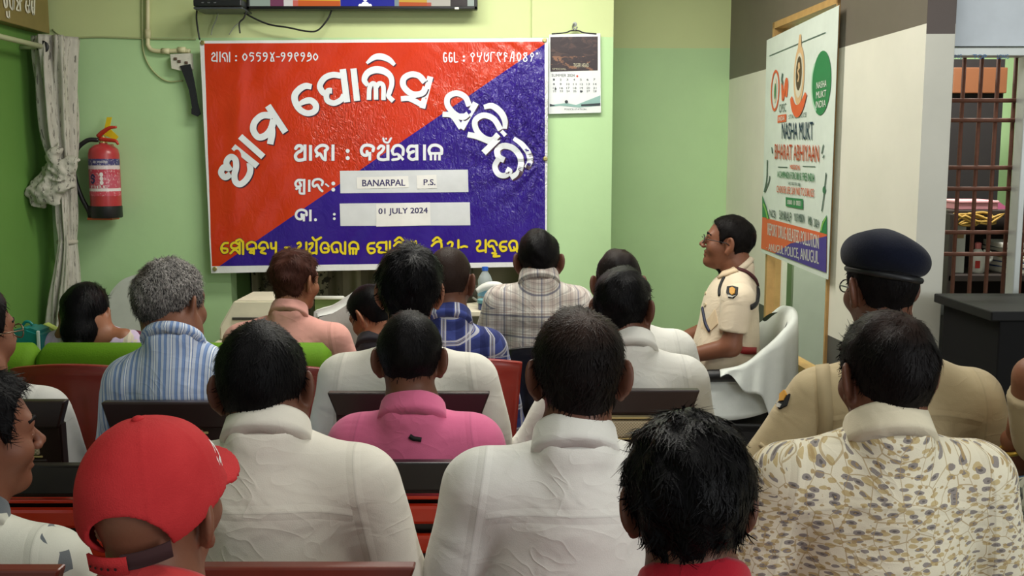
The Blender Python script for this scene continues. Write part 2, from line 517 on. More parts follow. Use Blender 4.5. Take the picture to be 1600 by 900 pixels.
# ---------------------------------------------------------------- head, hair
def head_sdf(Q, ears=True, edz=0.0):
    d = ell(Q, (0, -.012, .035), (.0765, .097, .090))
    d = smin(d, ell(Q, (0, .020, -.035), (.059, .058, .078)), .035)
    d = smin(d, ell(Q, (0, .059, -.086), (.022, .022, .021)), .025)
    for s in (-1, 1):
        d = smin(d, ell(Q, (s * .042, .052, -.022), (.024, .026, .024)), .025)
    d = smin(d, cone(Q, (-.034, .074, .028), (.034, .074, .028), .011, .011), .025)
    for s in (-1, 1):
        d = smax(d, -ell(Q, (s * .031, .096, .006), (.017, .016, .012)), .012)
        d = smin(d, ell(Q, (s * .031, .074, .006), (.0125, .0125, .0125)), .004)
    d = smin(d, cone(Q, (0, .078, .018), (0, .104, -.017), .008, .0105), .010)
    for s in (-1, 1): d = smin(d, ell(Q, (s * .012, .094, -.024), (.009, .011, .008)), .006)
    d = smin(d, cone(Q, (-.016, .0805, -.046), (.016, .0805, -.046), .0062, .0062), .006)
    d = smin(d, cone(Q, (-.014, .0785, -.0585), (.014, .0785, -.0585), .0066, .0066), .006)
    d = smax(d, -cone(Q, (-.022, .086, -.0525), (.022, .086, -.0525), .0032, .0032), .003)
    if ears:
        Q = (Q[0], Q[1], Q[2] - edz)
        for s in (-1, 1):
            e = rot_ell(Q, (s * .0885, -.012, .008), (.0095, .0225, .036), az=s * .75, ay=s * .14)
            e = smax(e, -rot_ell(Q, (s * .0935, -.004, .011), (.008, .011, .021), az=s * .75), .006)
            e = smin(e, ell(Q, (s * .082, -.006, -.025), (.008, .010, .012)), .01)
            d = smin(d, e, .010)
    return d
_LH = [(-.20, -.058), (-.10, -.056), (-.062, -.050), (-.040, -.034), (-.028, .0), (-.015, .030), (.0, .036), (.014, .026), (.024, -.002), (.034, .008), (.044, .050), (.062, .074), (.085, .086), (.2, .09)]
def hair_thickness(Q, T, Tlow, nape=0.0, recede=0.0):
    X, Y, Z = Q
    xs = [a for a, _ in _LH]; ys = [b + (nape if a < -.03 else 0) + (recede if a > .03 else 0) for a, b in _LH]
    line = np.interp(Y, xs, ys)
    s = np.clip((Z - line + .004) / .018, 0, 1); s = s * s * (3 - 2 * s)
    up = np.clip((Z + .03) / .11, 0, 1); up = up * up * (3 - 2 * up)
    return -.005 + s * (.005 + Tlow + (T - Tlow) * up)
def lump(Q, sc, seed, amp):
    r = np.random.RandomState(seed); X, Y, Z = Q; out = 0
    for i in range(7):
        k = r.randn(3); k = k / np.linalg.norm(k) * sc * (0.6 + 1.1 * r.rand()); ph = r.rand() * 6.28
        out = out + np.sin(k[0] * X + k[1] * Y + k[2] * Z + ph + 1.2 * np.sin(0.6 * sc * (X - Y + Z) + i))
    return amp * out / 3.0

def make_hair(o, R, hs, mat, parent, seed, T=.014, Tlow=.004, h=.0036, nape=0.0, recede=0.0, lumps=(70, .003), strands=2600,
              slen=.022, swid=.0016, thin=None, woman=False, whorl=(0.01, -.045, .118), lift=.35, cap=None, shade=True, flow=None):
    lo = (-.125, -.15, -.14); hi = (.125, .135, .175)
    if woman: lo = (-.15, -.22, -.24)
    Q = grid(lo, hi, h)
    base = smin(ell(Q, (0, -.012, .035), (.0765, .097, .090)), cone(Q, (0, -.03, -.03), (0, -.05, -.14), .050, .054), .03)
    base = smin(base, ell(Q, (0, .022, -.035), (.060, .062, .080)), .035)
    t = hair_thickness(Q, T, Tlow, nape, recede)
    f = base - t + lump(Q, lumps[0], seed, lumps[1]) * np.clip(t / .006, 0, 1)
    if woman:
        f = np.minimum(f, base - np.where((Q[1] < .02) & (Q[2] > -.075 + .8 * np.maximum(Q[1] + .02, 0)), .014, -.005))
        f = smin(f, ell(Q, (.004, -.085, -.035), (.072, .055, .060)), .03)
        f = smin(f, cone(Q, (.012, -.125, -.09), (.04, -.14, -.215), .030, .018), .02)
        f = f + lump(Q, 60, seed, .0025)
    if cap is not None: f = np.maximum(f, -cap(Q))
    V, F = surface_nets(f, lo, h)
    V = relax(V, F, 1, .4)
    N = vnormals(V, F)
    skin = (base if not woman else np.minimum(base, f + .02))
    # strands
    rs = np.random.RandomState(seed + 5)
    ext = np.interp(V[:, 1], [a for a, _ in _LH], [b + (nape if a < -.03 else 0) + (recede if a > .03 else 0) for a, b in _LH])
    ok = np.where((V[:, 2] > ext + .006) & ((V[:, 2] > -.05) | woman) & ((N * V).sum(1) > 0))[0]
    SV = []; SF = []; nV = len(V)
    if strands and len(ok):
        pick = rs.choice(ok, strands)
        w0 = np.array(whorl)
        for i in pick:
            p = V[i] + rs.randn(3) * .0015; n = N[i]
            d = p - w0
            if flow is not None: d = d * .35 + np.array(flow) * .1
            if woman: d = np.array((0.0, -.12, -.16)) - p if p[1] < .05 else np.array((0, -.1, .02))
            d = d - n * d.dot(n); L = np.linalg.norm(d)
            if L < 1e-4: d = rs.randn(3); d -= n * d.dot(n); L = np.linalg.norm(d)
            d = d / L + rs.randn(3) * (.28 if not woman else .06); d -= n * d.dot(n); d /= np.linalg.norm(d) + 1e-9
            sd = np.cross(n, d); ln = slen * (.6 + .7 * rs.rand()); w = swid * (.7 + .6 * rs.rand())
            k = nV + len(SV)
            lf = lift * (.3 + rs.rand())
            curl = rs.randn() * .25
            for j, tt in enumerate((0, .4, .75, 1.0)):
                c = p - n * .0015 + d * ln * tt + n * (ln * lf * (tt - .9 * tt * tt)) + sd * ln * curl * tt * tt
                ww = w * (1 - .8 * tt)
                SV.append(c - sd * ww); SV.append(c + sd * ww)
            for j in range(3): SF.append((k + 2 * j, k + 2 * j + 1, k + 2 * j + 3, k + 2 * j + 2))
    allV = np.concatenate([V, np.array(SV).reshape(-1, 3)]) if len(SV) else V
    allV = allV * np.array((SXH, 1, 1))
    W = (allV * hs) @ np.array(R).T + np.array(o)
    ob = mesh_obj('hair', W, list(F) + SF, mat, parent)
    th = np.zeros(len(allV))
    if thin is not None:
        for c, r, a in thin:
            dd = np.linalg.norm((allV - np.array(c)) / np.array(r), axis=1); th = np.maximum(th, a * np.clip(1.15 - dd, 0, 1) ** .8)
    set_attr(ob, 'thin', np.clip(th, 0, 1))
    set_attr(ob, 'shade', np.clip((allV[:, 2] + .035) / .10, 0.08, 1))
    return ob

# ---------------------------------------------------------------- one seated person
def hand_sdf(Q, wr, dirv, upv, side, curl=0.35):
    """palm, four bent fingers and a thumb; local frame: f along the fingers, s across, u up"""
    f = Vector(dirv).normalized(); u = Vector(upv); u = (u - f * u.dot(f)).normalized(); s = f.cross(u)
    Rm = Matrix((s, f, u)).transposed()
    L = xf(Q, wr, Rm)
    th = -side   # the thumb's side
    d = rbox(L, (0, .048, 0), (.040, .046, .0135), .0125)
    d = smin(d, cone(L, (0, -.03, 0), (0, .03, 0), .026, .024), .02)
    for i, (x, ln) in enumerate(((-.030, .060), (-.010, .072), (.010, .078), (.030, .070))):
        x = x * (1 if th > 0 else -1)
        a = (x, .088, .002); c = math.cos(curl * .6); sn = math.sin(curl * .6)
        b = (x * 1.08, .088 + ln * .5 * c, .002 - ln * .5 * sn)
        e = (x * 1.08, b[1] + ln * .5 * math.cos(curl * 1.6), b[2] - ln * .5 * math.sin(curl * 1.6))
        d = smin(d, np.minimum(cone(L, a, b, .0095, .0085), cone(L, b, e, .0085, .0068)), .006)
    d = smin(d, np.minimum(cone(L, (th * .026, .018, -.004), (th * .056, .052, -.008), .0135, .0105), cone(L, (th * .056, .052, -.008), (th * .060, .084, -.010), .0105, .008)), .01)
    return d

def add_sdf(parts, lo, hi, h, fn):
    Q = grid(lo, hi, h); V, F = surface_nets(fn(Q), lo, h); parts.append((V, F))
def merge(parts):
    Vs = []; Fs = []; k = 0
    for V, F in parts: Vs.append(V); Fs.append(F + k); k += len(V)
    return np.concatenate(Vs), np.concatenate(Fs)

SKIN = {'a': (122, 78, 58), 'b': (98, 62, 46), 'c': (140, 92, 68), 'd': (150, 98, 74)}

SXH = .93
def person(label, Y, cx, top, scx, sy, half, yaw=0.0, pitch=0.0, roll=0.0, tyaw=0.0, hs=1.0, skin='a', hair=None, shirt=None, shirt_kind='plain',
           shirt_rgb=(225, 222, 214), sleeve='long', collar=True, trousers=(52, 50, 56), seed=1, hy=0.02, collar_h=.026, arms=None, legs=True, h=.0085,
           hair_rgb=(20, 17, 17), grey=0.0, cap=None, lean=0.0, belly=1.0, neck_z=0.0, eyes=False, group=None, knee=.32, shirt_obj=None, ears=True, woman=False,
           fold=1.0, sl=.80, edz=0.0, sit=.535, cy=None, rn=.061, hair_rough=.42, name='person', collar_rgb=None, depth=1.0):
    rt = empty(name, (Xat(scx, sy, Y), Y, 0), tyaw)
    tag(rt, label, 'person', group)
    zs = Zat(sy, Y - .03)
    sw = half * Y / FPX - .062
    Rt = Matrix.Rotation(-tyaw, 3, 'Z')
    tp = P(cx, top, Y + hy)
    H = Vector((tp.x, Y + hy, tp.z - .136 * hs)) - Vector(rt.location)
    H = Rt @ H
    R = Matrix.Rotation(yaw - tyaw, 3, 'Z') @ Matrix.Rotation(pitch, 3, 'X') @ Matrix.Rotation(roll, 3, 'Y')
    o = np.array(H)
    k = (zs - sit + .05) / .55
    nb = Vector((H.x * .35, -.022 + lean * .5, zs + .035 + neck_z))           # base of the neck
    if cy is not None: nb.z = Zat(cy, Y - .085) - collar_h * .8 - .040
    nh = Vector(H) + (R @ Vector((0, -.035, -.045))) * hs
    S = {}
    smat = shirt or shirt_mat('shirt_cloth', shirt_rgb, shirt_kind)
    kmat = skin_mat('skin_' + skin, SKIN[skin])
    # ---- arms
    el = {}; wr = {}
    sh = {s: Vector((s * sw, -.005 + lean * .5, zs - .064)) for s in (-1, 1)}
    for s in (-1, 1):
        el[s] = Vector((s * (sw + .070), .035, zs - .30 * min(k, 1.05)))
        wr[s] = Vector((s * .13, .255, sit + .15))
    if arms:
        for s, a in arms.items():
            if 'el' in a: el[s] = Vector(a['el'])
            if 'wr' in a: wr[s] = Vector(a['wr'])
    # ---- body: head with neck, forearms, hands, one mesh
    parts = []
    lo = np.array(H) - np.array((.135, .145, .17)) * hs; hi = np.array(H) + np.array((.135, .145, .15)) * hs
    lo[2] = min(lo[2], nb.z - .06)
    lo[0] = min(lo[0], nb.x - .10); hi[0] = max(hi[0], nb.x + .10); lo[1] = min(lo[1], nb.y - .11); hi[1] = max(hi[1], nb.y + .11)
    def fh(Q):
        q_ = xf(Q, o, R, hs); q_[0] = q_[0] / SXH; d = head_sdf(q_, ears, edz) * hs * .95
        d = smin(d, cone(Q, nh, nb, .054 * hs, rn), .03)
        d = smin(d, cone(Q, nb, (nb.x, nb.y + .012, nb.z - .08), rn, rn), .03)
        if woman: d = smin(d, cone(Q, (-sw * .75, -.02, zs - .03), (sw * .75, -.02, zs - .03), .046, .046), .05)
        return d
    if woman:
        lo[0] = min(lo[0], -sw - .02); hi[0] = max(hi[0], sw + .02); lo[2] = min(lo[2], zs - .13)
    add_sdf(parts, lo, hi, .0036, fh)
    half_len = sleeve == 'half'
    for s in (-1, 1):
        a, b = el[s], wr[s]; c0 = sh[s]
        st = (b - a).normalized() if (b - a).length > 1e-6 else Vector((0, 1, 0))
        pts = [a, b] + ([c0] if half_len else [])
        l2 = np.min([np.array(q) for q in pts], 0) - .075; h2 = np.max([np.array(q) for q in pts], 0) + .075
        add_sdf(parts, l2, h2, .0065, lambda Q: smin(cone(Q, a, b, .040, .026), cone(Q, c0, a, .046, .041), .02) if half_len else cone(Q, a, b, .034, .026))
        l3 = np.array(b) - .14; h3 = np.array(b) + .14
        hd = (arms or {}).get(s, {}).get('dir', (-s * .25, 1, -.12)); hu = (arms or {}).get(s, {}).get('up', (0, .12, 1)); cu = (arms or {}).get(s, {}).get('curl', .4)
        l3 = np.minimum(np.array(b), np.array(b) + np.array(Vector(hd).normalized()) * .17) - .07; h3 = np.maximum(np.array(b), np.array(b) + np.array(Vector(hd).normalized()) * .17) + .07
        add_sdf(parts, l3, h3, .0040, lambda Q: hand_sdf(Q, b, hd, hu, s, cu))
    V, F = merge(parts); V = relax(V, F, 1, .3)
    # hidden sliver faces added to tie head, arms and hands together
    cuts = np.cumsum([0] + [len(p[0]) for p in parts]); links = []
    def near(k, q): return cuts[k] + int(np.argmin(((V[cuts[k]:cuts[k + 1]] - np.array(q)) ** 2).sum(1)))
    ex = []
    for n_, s in enumerate((-1, 1)):
        ka, kh = 1 + 2 * n_, 2 + 2 * n_; base_ = len(V) + len(ex)
        q0 = np.array((s * sw * .8, .02, zs - .10)); ex += [q0, q0 + np.array((0, .012, 0))]
        h0 = near(0, (nb.x, nb.y, nb.z - .08)); a0 = near(ka, q0)
        links += [(h0, base_, base_ + 1, h0), (base_, a0, base_ + 1, base_)]
        w0 = near(ka, wr[s]); w1 = near(kh, V[w0]); w2 = near(kh, V[w0] + .002); links.append((w0, w1, w2, w0))
    V = np.concatenate([V, np.array(ex)])
    F = [tuple(f) for f in F] + [tuple(dict.fromkeys(f)) for f in links if len(set(f)) > 2]
    body = mesh_obj('body', V, F, kmat, rt)
    # ---- shirt
    es = {s: (sh[s].lerp(el[s], sl) if half_len else el[s]) for s in (-1, 1)}
    lo = [-sw - .19, -.26 * depth, sit - .06]; hi = [sw + .19, .24, zs + .12]
    for s in (-1, 1):
        for q in (el[s],) + ((wr[s],) if not half_len else ()):
            for i in range(3): lo[i] = min(lo[i], q[i] - .075); hi[i] = max(hi[i], q[i] + .075)
    Q = grid(lo, hi, h); X, Yq, Z = Q
    ly = lean
    t = ell(Q, (0, .005 + ly * .3, zs - .19 * k), (sw - .012, .125 * depth, .225 * k))
    t = smin(t, cone(Q, (-sw + .045, -.012 + ly * .5, zs - .078), (sw - .045, -.012 + ly * .5, zs - .078), .062, .062), .06)
    t = smin(t, ell(Q, (0, .025, zs - .37 * k), (.150 * belly * (sw / .15) ** .8, .128 * belly * depth, .17 * k)), .09)
    t = smin(t, ell(Q, (0, .03, sit + .06), (.172 * (sw / .17) ** .5, .135, .11)), .07)
    for s in (-1, 1):
        t = smin(t, cone(Q, (nb.x * .8 + s * .012, nb.y, nb.z - .042), (s * sw * .90, -.012 + ly * .5, zs - .050), .054, .052), .03)
    if collar: t = smin(t, cone(Q, (nb.x - .028, nb.y - .040, nb.z + .002), (nb.x + .028, nb.y - .040, nb.z + .002), .026, .026), .03)
    if not woman: t = smin(t, cone(Q, (nb.x, nb.y - .013, nb.z - .013), (nb.x * .8, nb.y - .004, nb.z - .115), rn - .001, .097), .022)
    if woman:
        t = smax(t, -ell(Q, (.0, -.075, zs + .02), (.095, .085, .085)), .008)
    A = None
    for s in (-1, 1):
        a = cone(Q, sh[s], es[s], .066, .060 if half_len else .052)
        if not half_len: a = smin(a, cone(Q, el[s], el[s].lerp(wr[s], .95), .050, .036), .02)
        else:
            dd = (el[s] - sh[s]).normalized(); e0 = es[s]
            a = np.maximum(a, (X - e0.x) * dd.x + (Yq - e0.y) * dd.y + (Z - e0.z) * dd.z)
        A = a if A is None else np.minimum(A, a)
    rs = np.random.RandomState(seed * 7 + 3); ph = rs.rand(8) * 6.28
    low = np.clip((zs - .12 - Z) / .25, 0, 1)
    fo = np.sin(34 * (Z + .55 * np.abs(X)) + 3.5 * np.sin(9 * X + ph[0]) + ph[1]) * np.clip(np.sin(7 * X + 5 * Z + ph[2]) + .3, 0, 1)
    fo = fo + np.sin(46 * Z - 22 * X + 3 * np.sin(13 * X + ph[3]) + ph[4]) * np.clip(np.sin(-9 * X + 8 * Z + ph[5]), 0, 1)
    fo = fo + .9 * np.sin(26 * X + 4 * np.sin(7 * Z + ph[6]) + ph[7]) * np.clip(np.sin(11 * Z + 5 * X + ph[2]), 0, 1)
    f = smin(t, A, .03) + .0042 * fold * fo * (.25 + .75 * low)
    f = f + lump(Q, 26, seed + 40, .0022 * fold)
    f[Z < sit - .02] = np.maximum(f[Z < sit - .02], (sit - .02 - Z)[Z < sit - .02])
    V, F = surface_nets(f, lo, h); V = relax(V, F, 2, .45)
    so = mesh_obj(shirt_obj or ('blouse' if woman else 'shirt'), V, F, smat, rt)
    Qv = [V[:, 0], V[:, 1], V[:, 2]]
    tv = ell(Qv, (0, .005 + ly * .3, zs - .19 * k), (sw - .012, .125 * depth, .225 * k))
    tv = np.minimum(tv, cone(Qv, (-sw + .045, -.012 + ly * .5, zs - .078), (sw - .045, -.012 + ly * .5, zs - .078), .062, .062))
    tv = np.minimum(tv, ell(Qv, (0, .025, zs - .37 * k), (.155 * belly, .128 * belly * depth, .17 * k)))
    for s in (-1, 1):
        tv = np.minimum(tv, cone(Qv, (nb.x * .8 + s * .020, nb.y, nb.z - .028), (s * sw * .86, -.012, zs - .052), .050, .050))
    av = np.full(len(V), 9.0); au = np.zeros(len(V)); avv = np.zeros(len(V))
    for s in (-1, 1):
        segs = [(sh[s], es[s])] + ([(el[s], wr[s])] if not half_len else [])
        base = 0
        for a, b in segs:
            dv = np.array(b - a); L = np.linalg.norm(dv); dv = dv / max(L, 1e-6)
            rel = V - np.array(a); tt = np.clip(rel @ dv, -.02, L)
            dist = np.linalg.norm(rel - tt[:, None] * dv, axis=1) - .058
            yy = np.cross(dv, (1, 0, 0)); yy /= np.linalg.norm(yy) + 1e-9; xx = np.cross(yy, dv)
            ang = np.arctan2(rel @ yy, rel @ xx)
            m = dist < av
            av[m] = dist[m]; au[m] = (ang * .06)[m] + s * .3; avv[m] = (zs - base - tt)[m]
            base += L
    arm = av < tv
    outer = np.clip((np.abs(V[:, 0]) - sw * .8) / .03, 0, 1)
    pu = V[:, 0] + np.sign(V[:, 0]) * np.clip(V[:, 1] + .05, 0, None) * outer
    pvv = V[:, 2] - .7 * np.clip(V[:, 1] + .10, 0, None) * (V[:, 2] > zs - .07)
    set_attr(so, 'pat', np.stack([pu, pvv, np.zeros(len(V))], 1))
    yk = np.where((V[:, 1] < .02) & ~arm, V[:, 2] - (zs - .078 - .9 * (V[:, 0]) ** 2), 9.0)
    set_attr(so, 'yoke', yk)
    sea = np.where((V[:, 2] > zs - .24) & (np.abs(V[:, 0]) > sw * .55), np.abs(V[:, 0]) - (sw - .005 + .03 * np.clip((zs - .03 - V[:, 2]) / .2, -1, 1)), 9.0)
    set_attr(so, 'armhole', sea)
    # ---- collar: a folded band round the neck
    if collar:
        ax = Vector((max(-.15, min(.15, (H.x - nb.x) * 1.2)), .78, 1)).normalized()
        yax = (Vector((0, 1, 0)) - ax * ax.y).normalized(); xax = yax.cross(ax)
        prof = [(.002, -.03), (-.003, collar_h * .6), (.000, collar_h), (.004, collar_h + .0015), (.007, collar_h * .85), (.0115, -.006), (.0135, -.018), (.009, -.019)]
        CV = []; CF = []; n = 56; PU = []
        for i in range(n + 1):
            a = -math.pi / 2 + (-math.pi + .28 + (2 * math.pi - .56) * i / n)    # opening at the front
            fr = max(0.0, math.sin(a))
            for j, (dr, z) in enumerate(prof):
                r = rn + .003 + dr + (.012 * fr if j >= 5 else 0)
                zz = z - .012 * fr * (1 if j < 5 else 1.3)
                q = nb + xax * (r * math.cos(a)) + yax * (r * 1.04 * math.sin(a)) + ax * zz
                CV.append(q); PU.append((a * .075, zs + z + .02, 0))
        m = len(prof)
        for i in range(n):
            for j in range(m):
                a = i * m + j; b = i * m + (j + 1) % m; CF.append((a, b, b + m, a + m))
        CF.append(tuple(range(m))); CF.append(tuple(range(n * m, n * m + m))[::-1])
        cmat = smat if collar_rgb is None else shirt_mat('collar_cloth', collar_rgb)
        co = mesh_obj('collar', CV, CF, cmat, rt)
        set_attr(co, 'pat', np.array(PU)); set_attr(co, 'yoke', np.full(len(CV), 9.0)); set_attr(co, 'armhole', np.full(len(CV), 9.0))
    # ---- trousers and shoes
    if legs:
        lt = [-.26, -.16, .05]; ht = [.26, knee + .12, sit + .12]
        def ft(Q):
            d = ell(Q, (0, .02, sit + .02), (.175, .15, .10))
            for s in (-1, 1):
                d = smin(d, cone(Q, (s * .085, .04, sit - .005), (s * .115, knee, sit - .01), .085, .062), .03)
                d = smin(d, cone(Q, (s * .115, knee, sit - .01), (s * .115, knee - .06, .09), .060, .052), .02)
            return d + lump(Q, 40, seed, .002)
        Q = grid(lt, ht, .014); V, F = surface_nets(ft(Q), lt, .014); V = relax(V, F, 1)
        mesh_obj('trousers', V, F, simple('cloth_%d_%d_%d' % trousers, trousers, .85, .2, bump=.2, bscale=200), rt)
        for s in (-1, 1):
            ls = [s * .115 - .07, knee - .16, -.005]; hsx = [s * .115 + .07, knee + .16, .13]
            Q = grid(ls, hsx, .009)
            d = smin(ell(Q, (s * .115, knee + .04, .035), (.045, .10, .035)), ell(Q, (s * .115, knee - .06, .05), (.042, .06, .05)), .03)
            d = np.maximum(d, .004 - Q[2])
            V, F = surface_nets(d, ls, .009); mesh_obj('shoe', V, F, simple('shoe_leather', (34, 28, 26), .4), rt)
    # ---- hair
    hobj = None
    if hair is not None:
        hm = hair.pop('mat', None) or hair_mat('hair_strands', hair_rgb, grey, rough=hair_rough)
        hobj = make_hair(o, R, hs, hm, rt, seed, woman=woman, **hair)
    if eyes:
        for s in (-1, 1):
            V = []; c = Vector(H) + R @ Vector((s * .031 * SXH * hs, .0728 * hs, .006 * hs))
            bm = bmesh.new(); bmesh.ops.create_uvsphere(bm, u_segments=16, v_segments=10, radius=.0124 * hs)
            for v in bm.verts: v.co = Vector((v.co.x, v.co.z, v.co.y))
            bmesh.ops.transform(bm, matrix=Matrix.Translation(c) @ R.to_4x4(), verts=bm.verts)
            e = bm_obj('eye', bm, eye_mat(c, R, hs), rt, smooth=True)
            pb = [Vector(H) + R @ (Vector((s * x * SXH, y, z)) * hs) for x, y, z in ((.012, .0885, .030), (.030, .0870, .036), (.050, .073, .031))]
            tube('eyebrow', pb, [.003, .005, .003], hair_mat('brow_hair', (20, 17, 17)), rt, 6, 4)
    S.update(root=rt, H=Vector(H), R=R, zs=zs, sw=sw, nb=nb, sh=sh, el=el, wr=wr, hs=hs, o=o, skin=kmat, shirt=so, smat=smat)
    return S
def eye_mat(c, R, hs):
    t = NT('eye'); o = t.obj()
    d = t.n('ShaderNodeVectorMath', operation='DISTANCE')
    t.put(d.inputs[0], o); pc = c + R @ Vector((0, .0124 * hs, 0)); d.inputs[1].default_value = pc
    t.base(t.mix(t.math('LESS_THAN', d.outputs['Value'], .0062), RGB(210, 200, 190), RGB(28, 18, 14))); t.rough(.15)
    return t.m
# ---------------------------------------------------------------- the room
YW = 5.40                                   # main back wall
XL = Xat(80, 300, YW)                       # left wall
YR = 5.90                                   # recess wall on the right
XR = Xat(1135, 300, YR)                     # corner of recess and partition
XC = Xat(956, 200, YW)                      # right edge of the column
ZC = 3.05

def wall_paint(name, rgb, top_rgb, zb, rough=.55):
    t = NT(name); z = t.sep(t.pos())[2]
    nz = t.noise(t.pos(), 3.0, 5, .6); fine = t.noise(t.pos(), 30, 3)
    c = RGB(*rgb); a = t.mix(nz, tuple(x * .90 for x in c[:3]) + (1,), tuple(min(1, x * 1.06) for x in c[:3]) + (1,))
    k = RGB(*top_rgb)
    wob = t.math('ADD', z, t.math('MULTIPLY', fine, .006))
    t.base(t.mix(t.math('GREATER_THAN', wob, zb), a, t.mix(nz, tuple(x * .92 for x in k[:3]) + (1,), k)))
    t.rough(rough); t.spec(.35); t.bump(t.noise(t.pos(), 14, 4), .12, .01)
    return t.m
zband = Zat(58, YW)
m_green = wall_paint('green_wall_paint', (184, 218, 164), (204, 216, 158), zband)
m_greenL = wall_paint('green_side_wall_in_shade', (98, 140, 66), (98, 140, 66), 9.0)  # side wall's shadow put into a darker green than the back wall
m_floor = NT('floor_tiles')
br = m_floor.n('ShaderNodeTexBrick'); m_floor.put(br.inputs['Vector'], m_floor.pos()); br.offset = 0
br.inputs['Color1'].default_value = RGB(150, 142, 130); br.inputs['Color2'].default_value = RGB(158, 150, 138); br.inputs['Mortar'].default_value = RGB(90, 84, 78)
br.inputs['Scale'].default_value = 1.0; br.inputs['Mortar Size'].default_value = .004; br.inputs['Brick Width'].default_value = .6; br.inputs['Row Height'].default_value = .6
m_floor.base(br.outputs[0]).rough(.25); m_floor = m_floor.m
m_ceil = simple('ceiling_paint', (235, 235, 228), .8)

structure(box('floor', (0.9, 2.6, -.05), (6.9, 8.2, .1), m_floor, bev=0))
structure(box('ceiling', (0.9, 2.6, ZC + .05), (6.9, 8.2, .1), m_ceil, bev=0))
# back wall with the niche behind the table
NX0, NX1 = Xat(361, 440, YW), Xat(848, 440, YW)
NZ0, NZ1 = .55, 1.75
bm = bmesh.new()
T = .12
add_box(bm, ((XL + NX0) / 2, YW + T / 2, ZC / 2), (NX0 - XL, T, ZC))
add_box(bm, ((NX1 + XC) / 2, YW + T / 2, ZC / 2), (XC - NX1, T, ZC))
add_box(bm, ((NX0 + NX1) / 2, YW + T / 2, (NZ1 + ZC) / 2), (NX1 - NX0, T, ZC - NZ1))
add_box(bm, ((NX0 + NX1) / 2, YW + T / 2, NZ0 / 2), (NX1 - NX0, T, NZ0))
structure(bm_obj('wall_back', bm, m_green))
# shallow column at the right end of the back wall and its return into the recess
XB = Xat(831, 30, YW)
bm = bmesh.new(); add_box(bm, ((XB + XC) / 2, YW - .012, (ZC + NZ1 + .05) / 2), (XC - XB, .024, ZC - NZ1 - .05))
add_box(bm, ((NX1 + .02 + XC) / 2, YW - .012, (NZ1 + .05) / 2), (XC - NX1 - .02, .024, NZ1 + .05))
add_box(bm, (XC - .05, (YW + YR) / 2, ZC / 2), (.10, YR - YW, ZC)); structure(bm_obj('trim_1', bm, m_green))
structure(box('wall_recess', ((XC + 3.9) / 2 - .05, YR + .06, ZC / 2), (3.9 - XC + .1, .12, ZC), m_green, bev=0))
structure(box('wall_niche', ((NX0 + NX1) / 2, YW + .47, 1.15), (NX1 - NX0 + .4, .06, 1.5), simple('niche_paint', (150, 140, 112), .7), bev=0))
bm = bmesh.new()
for xx in (NX0 - .03, NX1 + .03): add_box(bm, (xx, YW + .28, 1.15), (.06, .34, 1.3))
add_box(bm, ((NX0 + NX1) / 2, YW + .28, NZ0 - .03), (NX1 - NX0, .34, .06)); add_box(bm, ((NX0 + NX1) / 2, YW + .28, NZ1 + .03), (NX1 - NX0, .34, .06))
structure(bm_obj('trim_2', bm, simple('niche_side_paint', (96, 128, 74), .6)))
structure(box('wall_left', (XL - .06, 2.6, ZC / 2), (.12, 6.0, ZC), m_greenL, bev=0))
structure(box('wall_far_right', (3.95, 3.2, ZC / 2), (.1, 7.0, ZC), simple('office_wall_paint', (196, 206, 190), .7), bev=0))

# partition on the right: paint bands, glazed opening, end face towards the window wall
WD = Vector((.0625, -1, 0)).normalized()     # along the wall, towards the camera
WN = Vector((-WD.y * -1, WD.x * -1, 0))      # into the office
WN = Vector((1, .0625, 0)).normalized()
W0 = Vector((XR, YR, 0))
def on_wall(px, py, off=0.0):
    return PP(px, py, W0 - WN * off, WN)
def s_of(p): return (p - W0).dot(WD)
def wpt(s, z, off=0.0): return W0 + WD * s + Vector((0, 0, z)) - WN * off
zbandR = on_wall(1250, 93).z
s_end = s_of(on_wall(1440, 200))
t = NT('partition_paint'); z = t.sep(t.pos())[2]
nz = t.noise(t.pos(), 4, 5, .6)
cream = t.mix(nz, RGB(206, 204, 190), RGB(226, 222, 208)); taupe = t.mix(nz, RGB(92, 84, 74), RGB(108, 100, 88)); dado = RGB(78, 76, 72)
zdado = on_wall(1308, 530).z
t.base(t.mix(t.math('GREATER_THAN', z, zbandR), t.mix(t.math('LESS_THAN', z, zdado), cream, dado), taupe)); t.rough(.5); t.spec(.35)
m_part = t.m
gs0, gs1 = s_of(on_wall(1203, 300)), s_of(on_wall(1302, 300))
gz1 = on_wall(1206, 38).z; gz0 = on_wall(1240, 575).z
PT = .10
bm = bmesh.new()
def wall_box(bm, s0, s1, z0, z1, o0=-PT, o1=0.0):
    """box on the partition from s0..s1, z0..z1; o = offset towards the room"""
    q = [wpt(s, z, o) for o in (o0, o1) for s, z in ((s0, z0), (s1, z0), (s1, z1), (s0, z1))]
    v = [bm.verts.new(p) for p in q]
    for f in ((0, 1, 2, 3), (7, 6, 5, 4), (0, 4, 5, 1), (1, 5, 6, 2), (2, 6, 7, 3), (3, 7, 4, 0)): bm.faces.new([v[i] for i in f])
    bmesh.ops.recalc_face_normals(bm, faces=bm.faces[:]); return v
wall_box(bm, 0, gs0, 0, ZC); wall_box(bm, gs1, s_end, 0, ZC); wall_box(bm, gs0, gs1, gz1, ZC); wall_box(bm, gs0, gs1, 0, gz0)
structure(bm_obj('wall_right', bm, m_part))
m_wood = simple('pale_wood', (176, 138, 84), .5, var=.15, nscale=20)
w1 = empty('window_1', wpt((gs0 + gs1) / 2, gz0)); structure(w1)
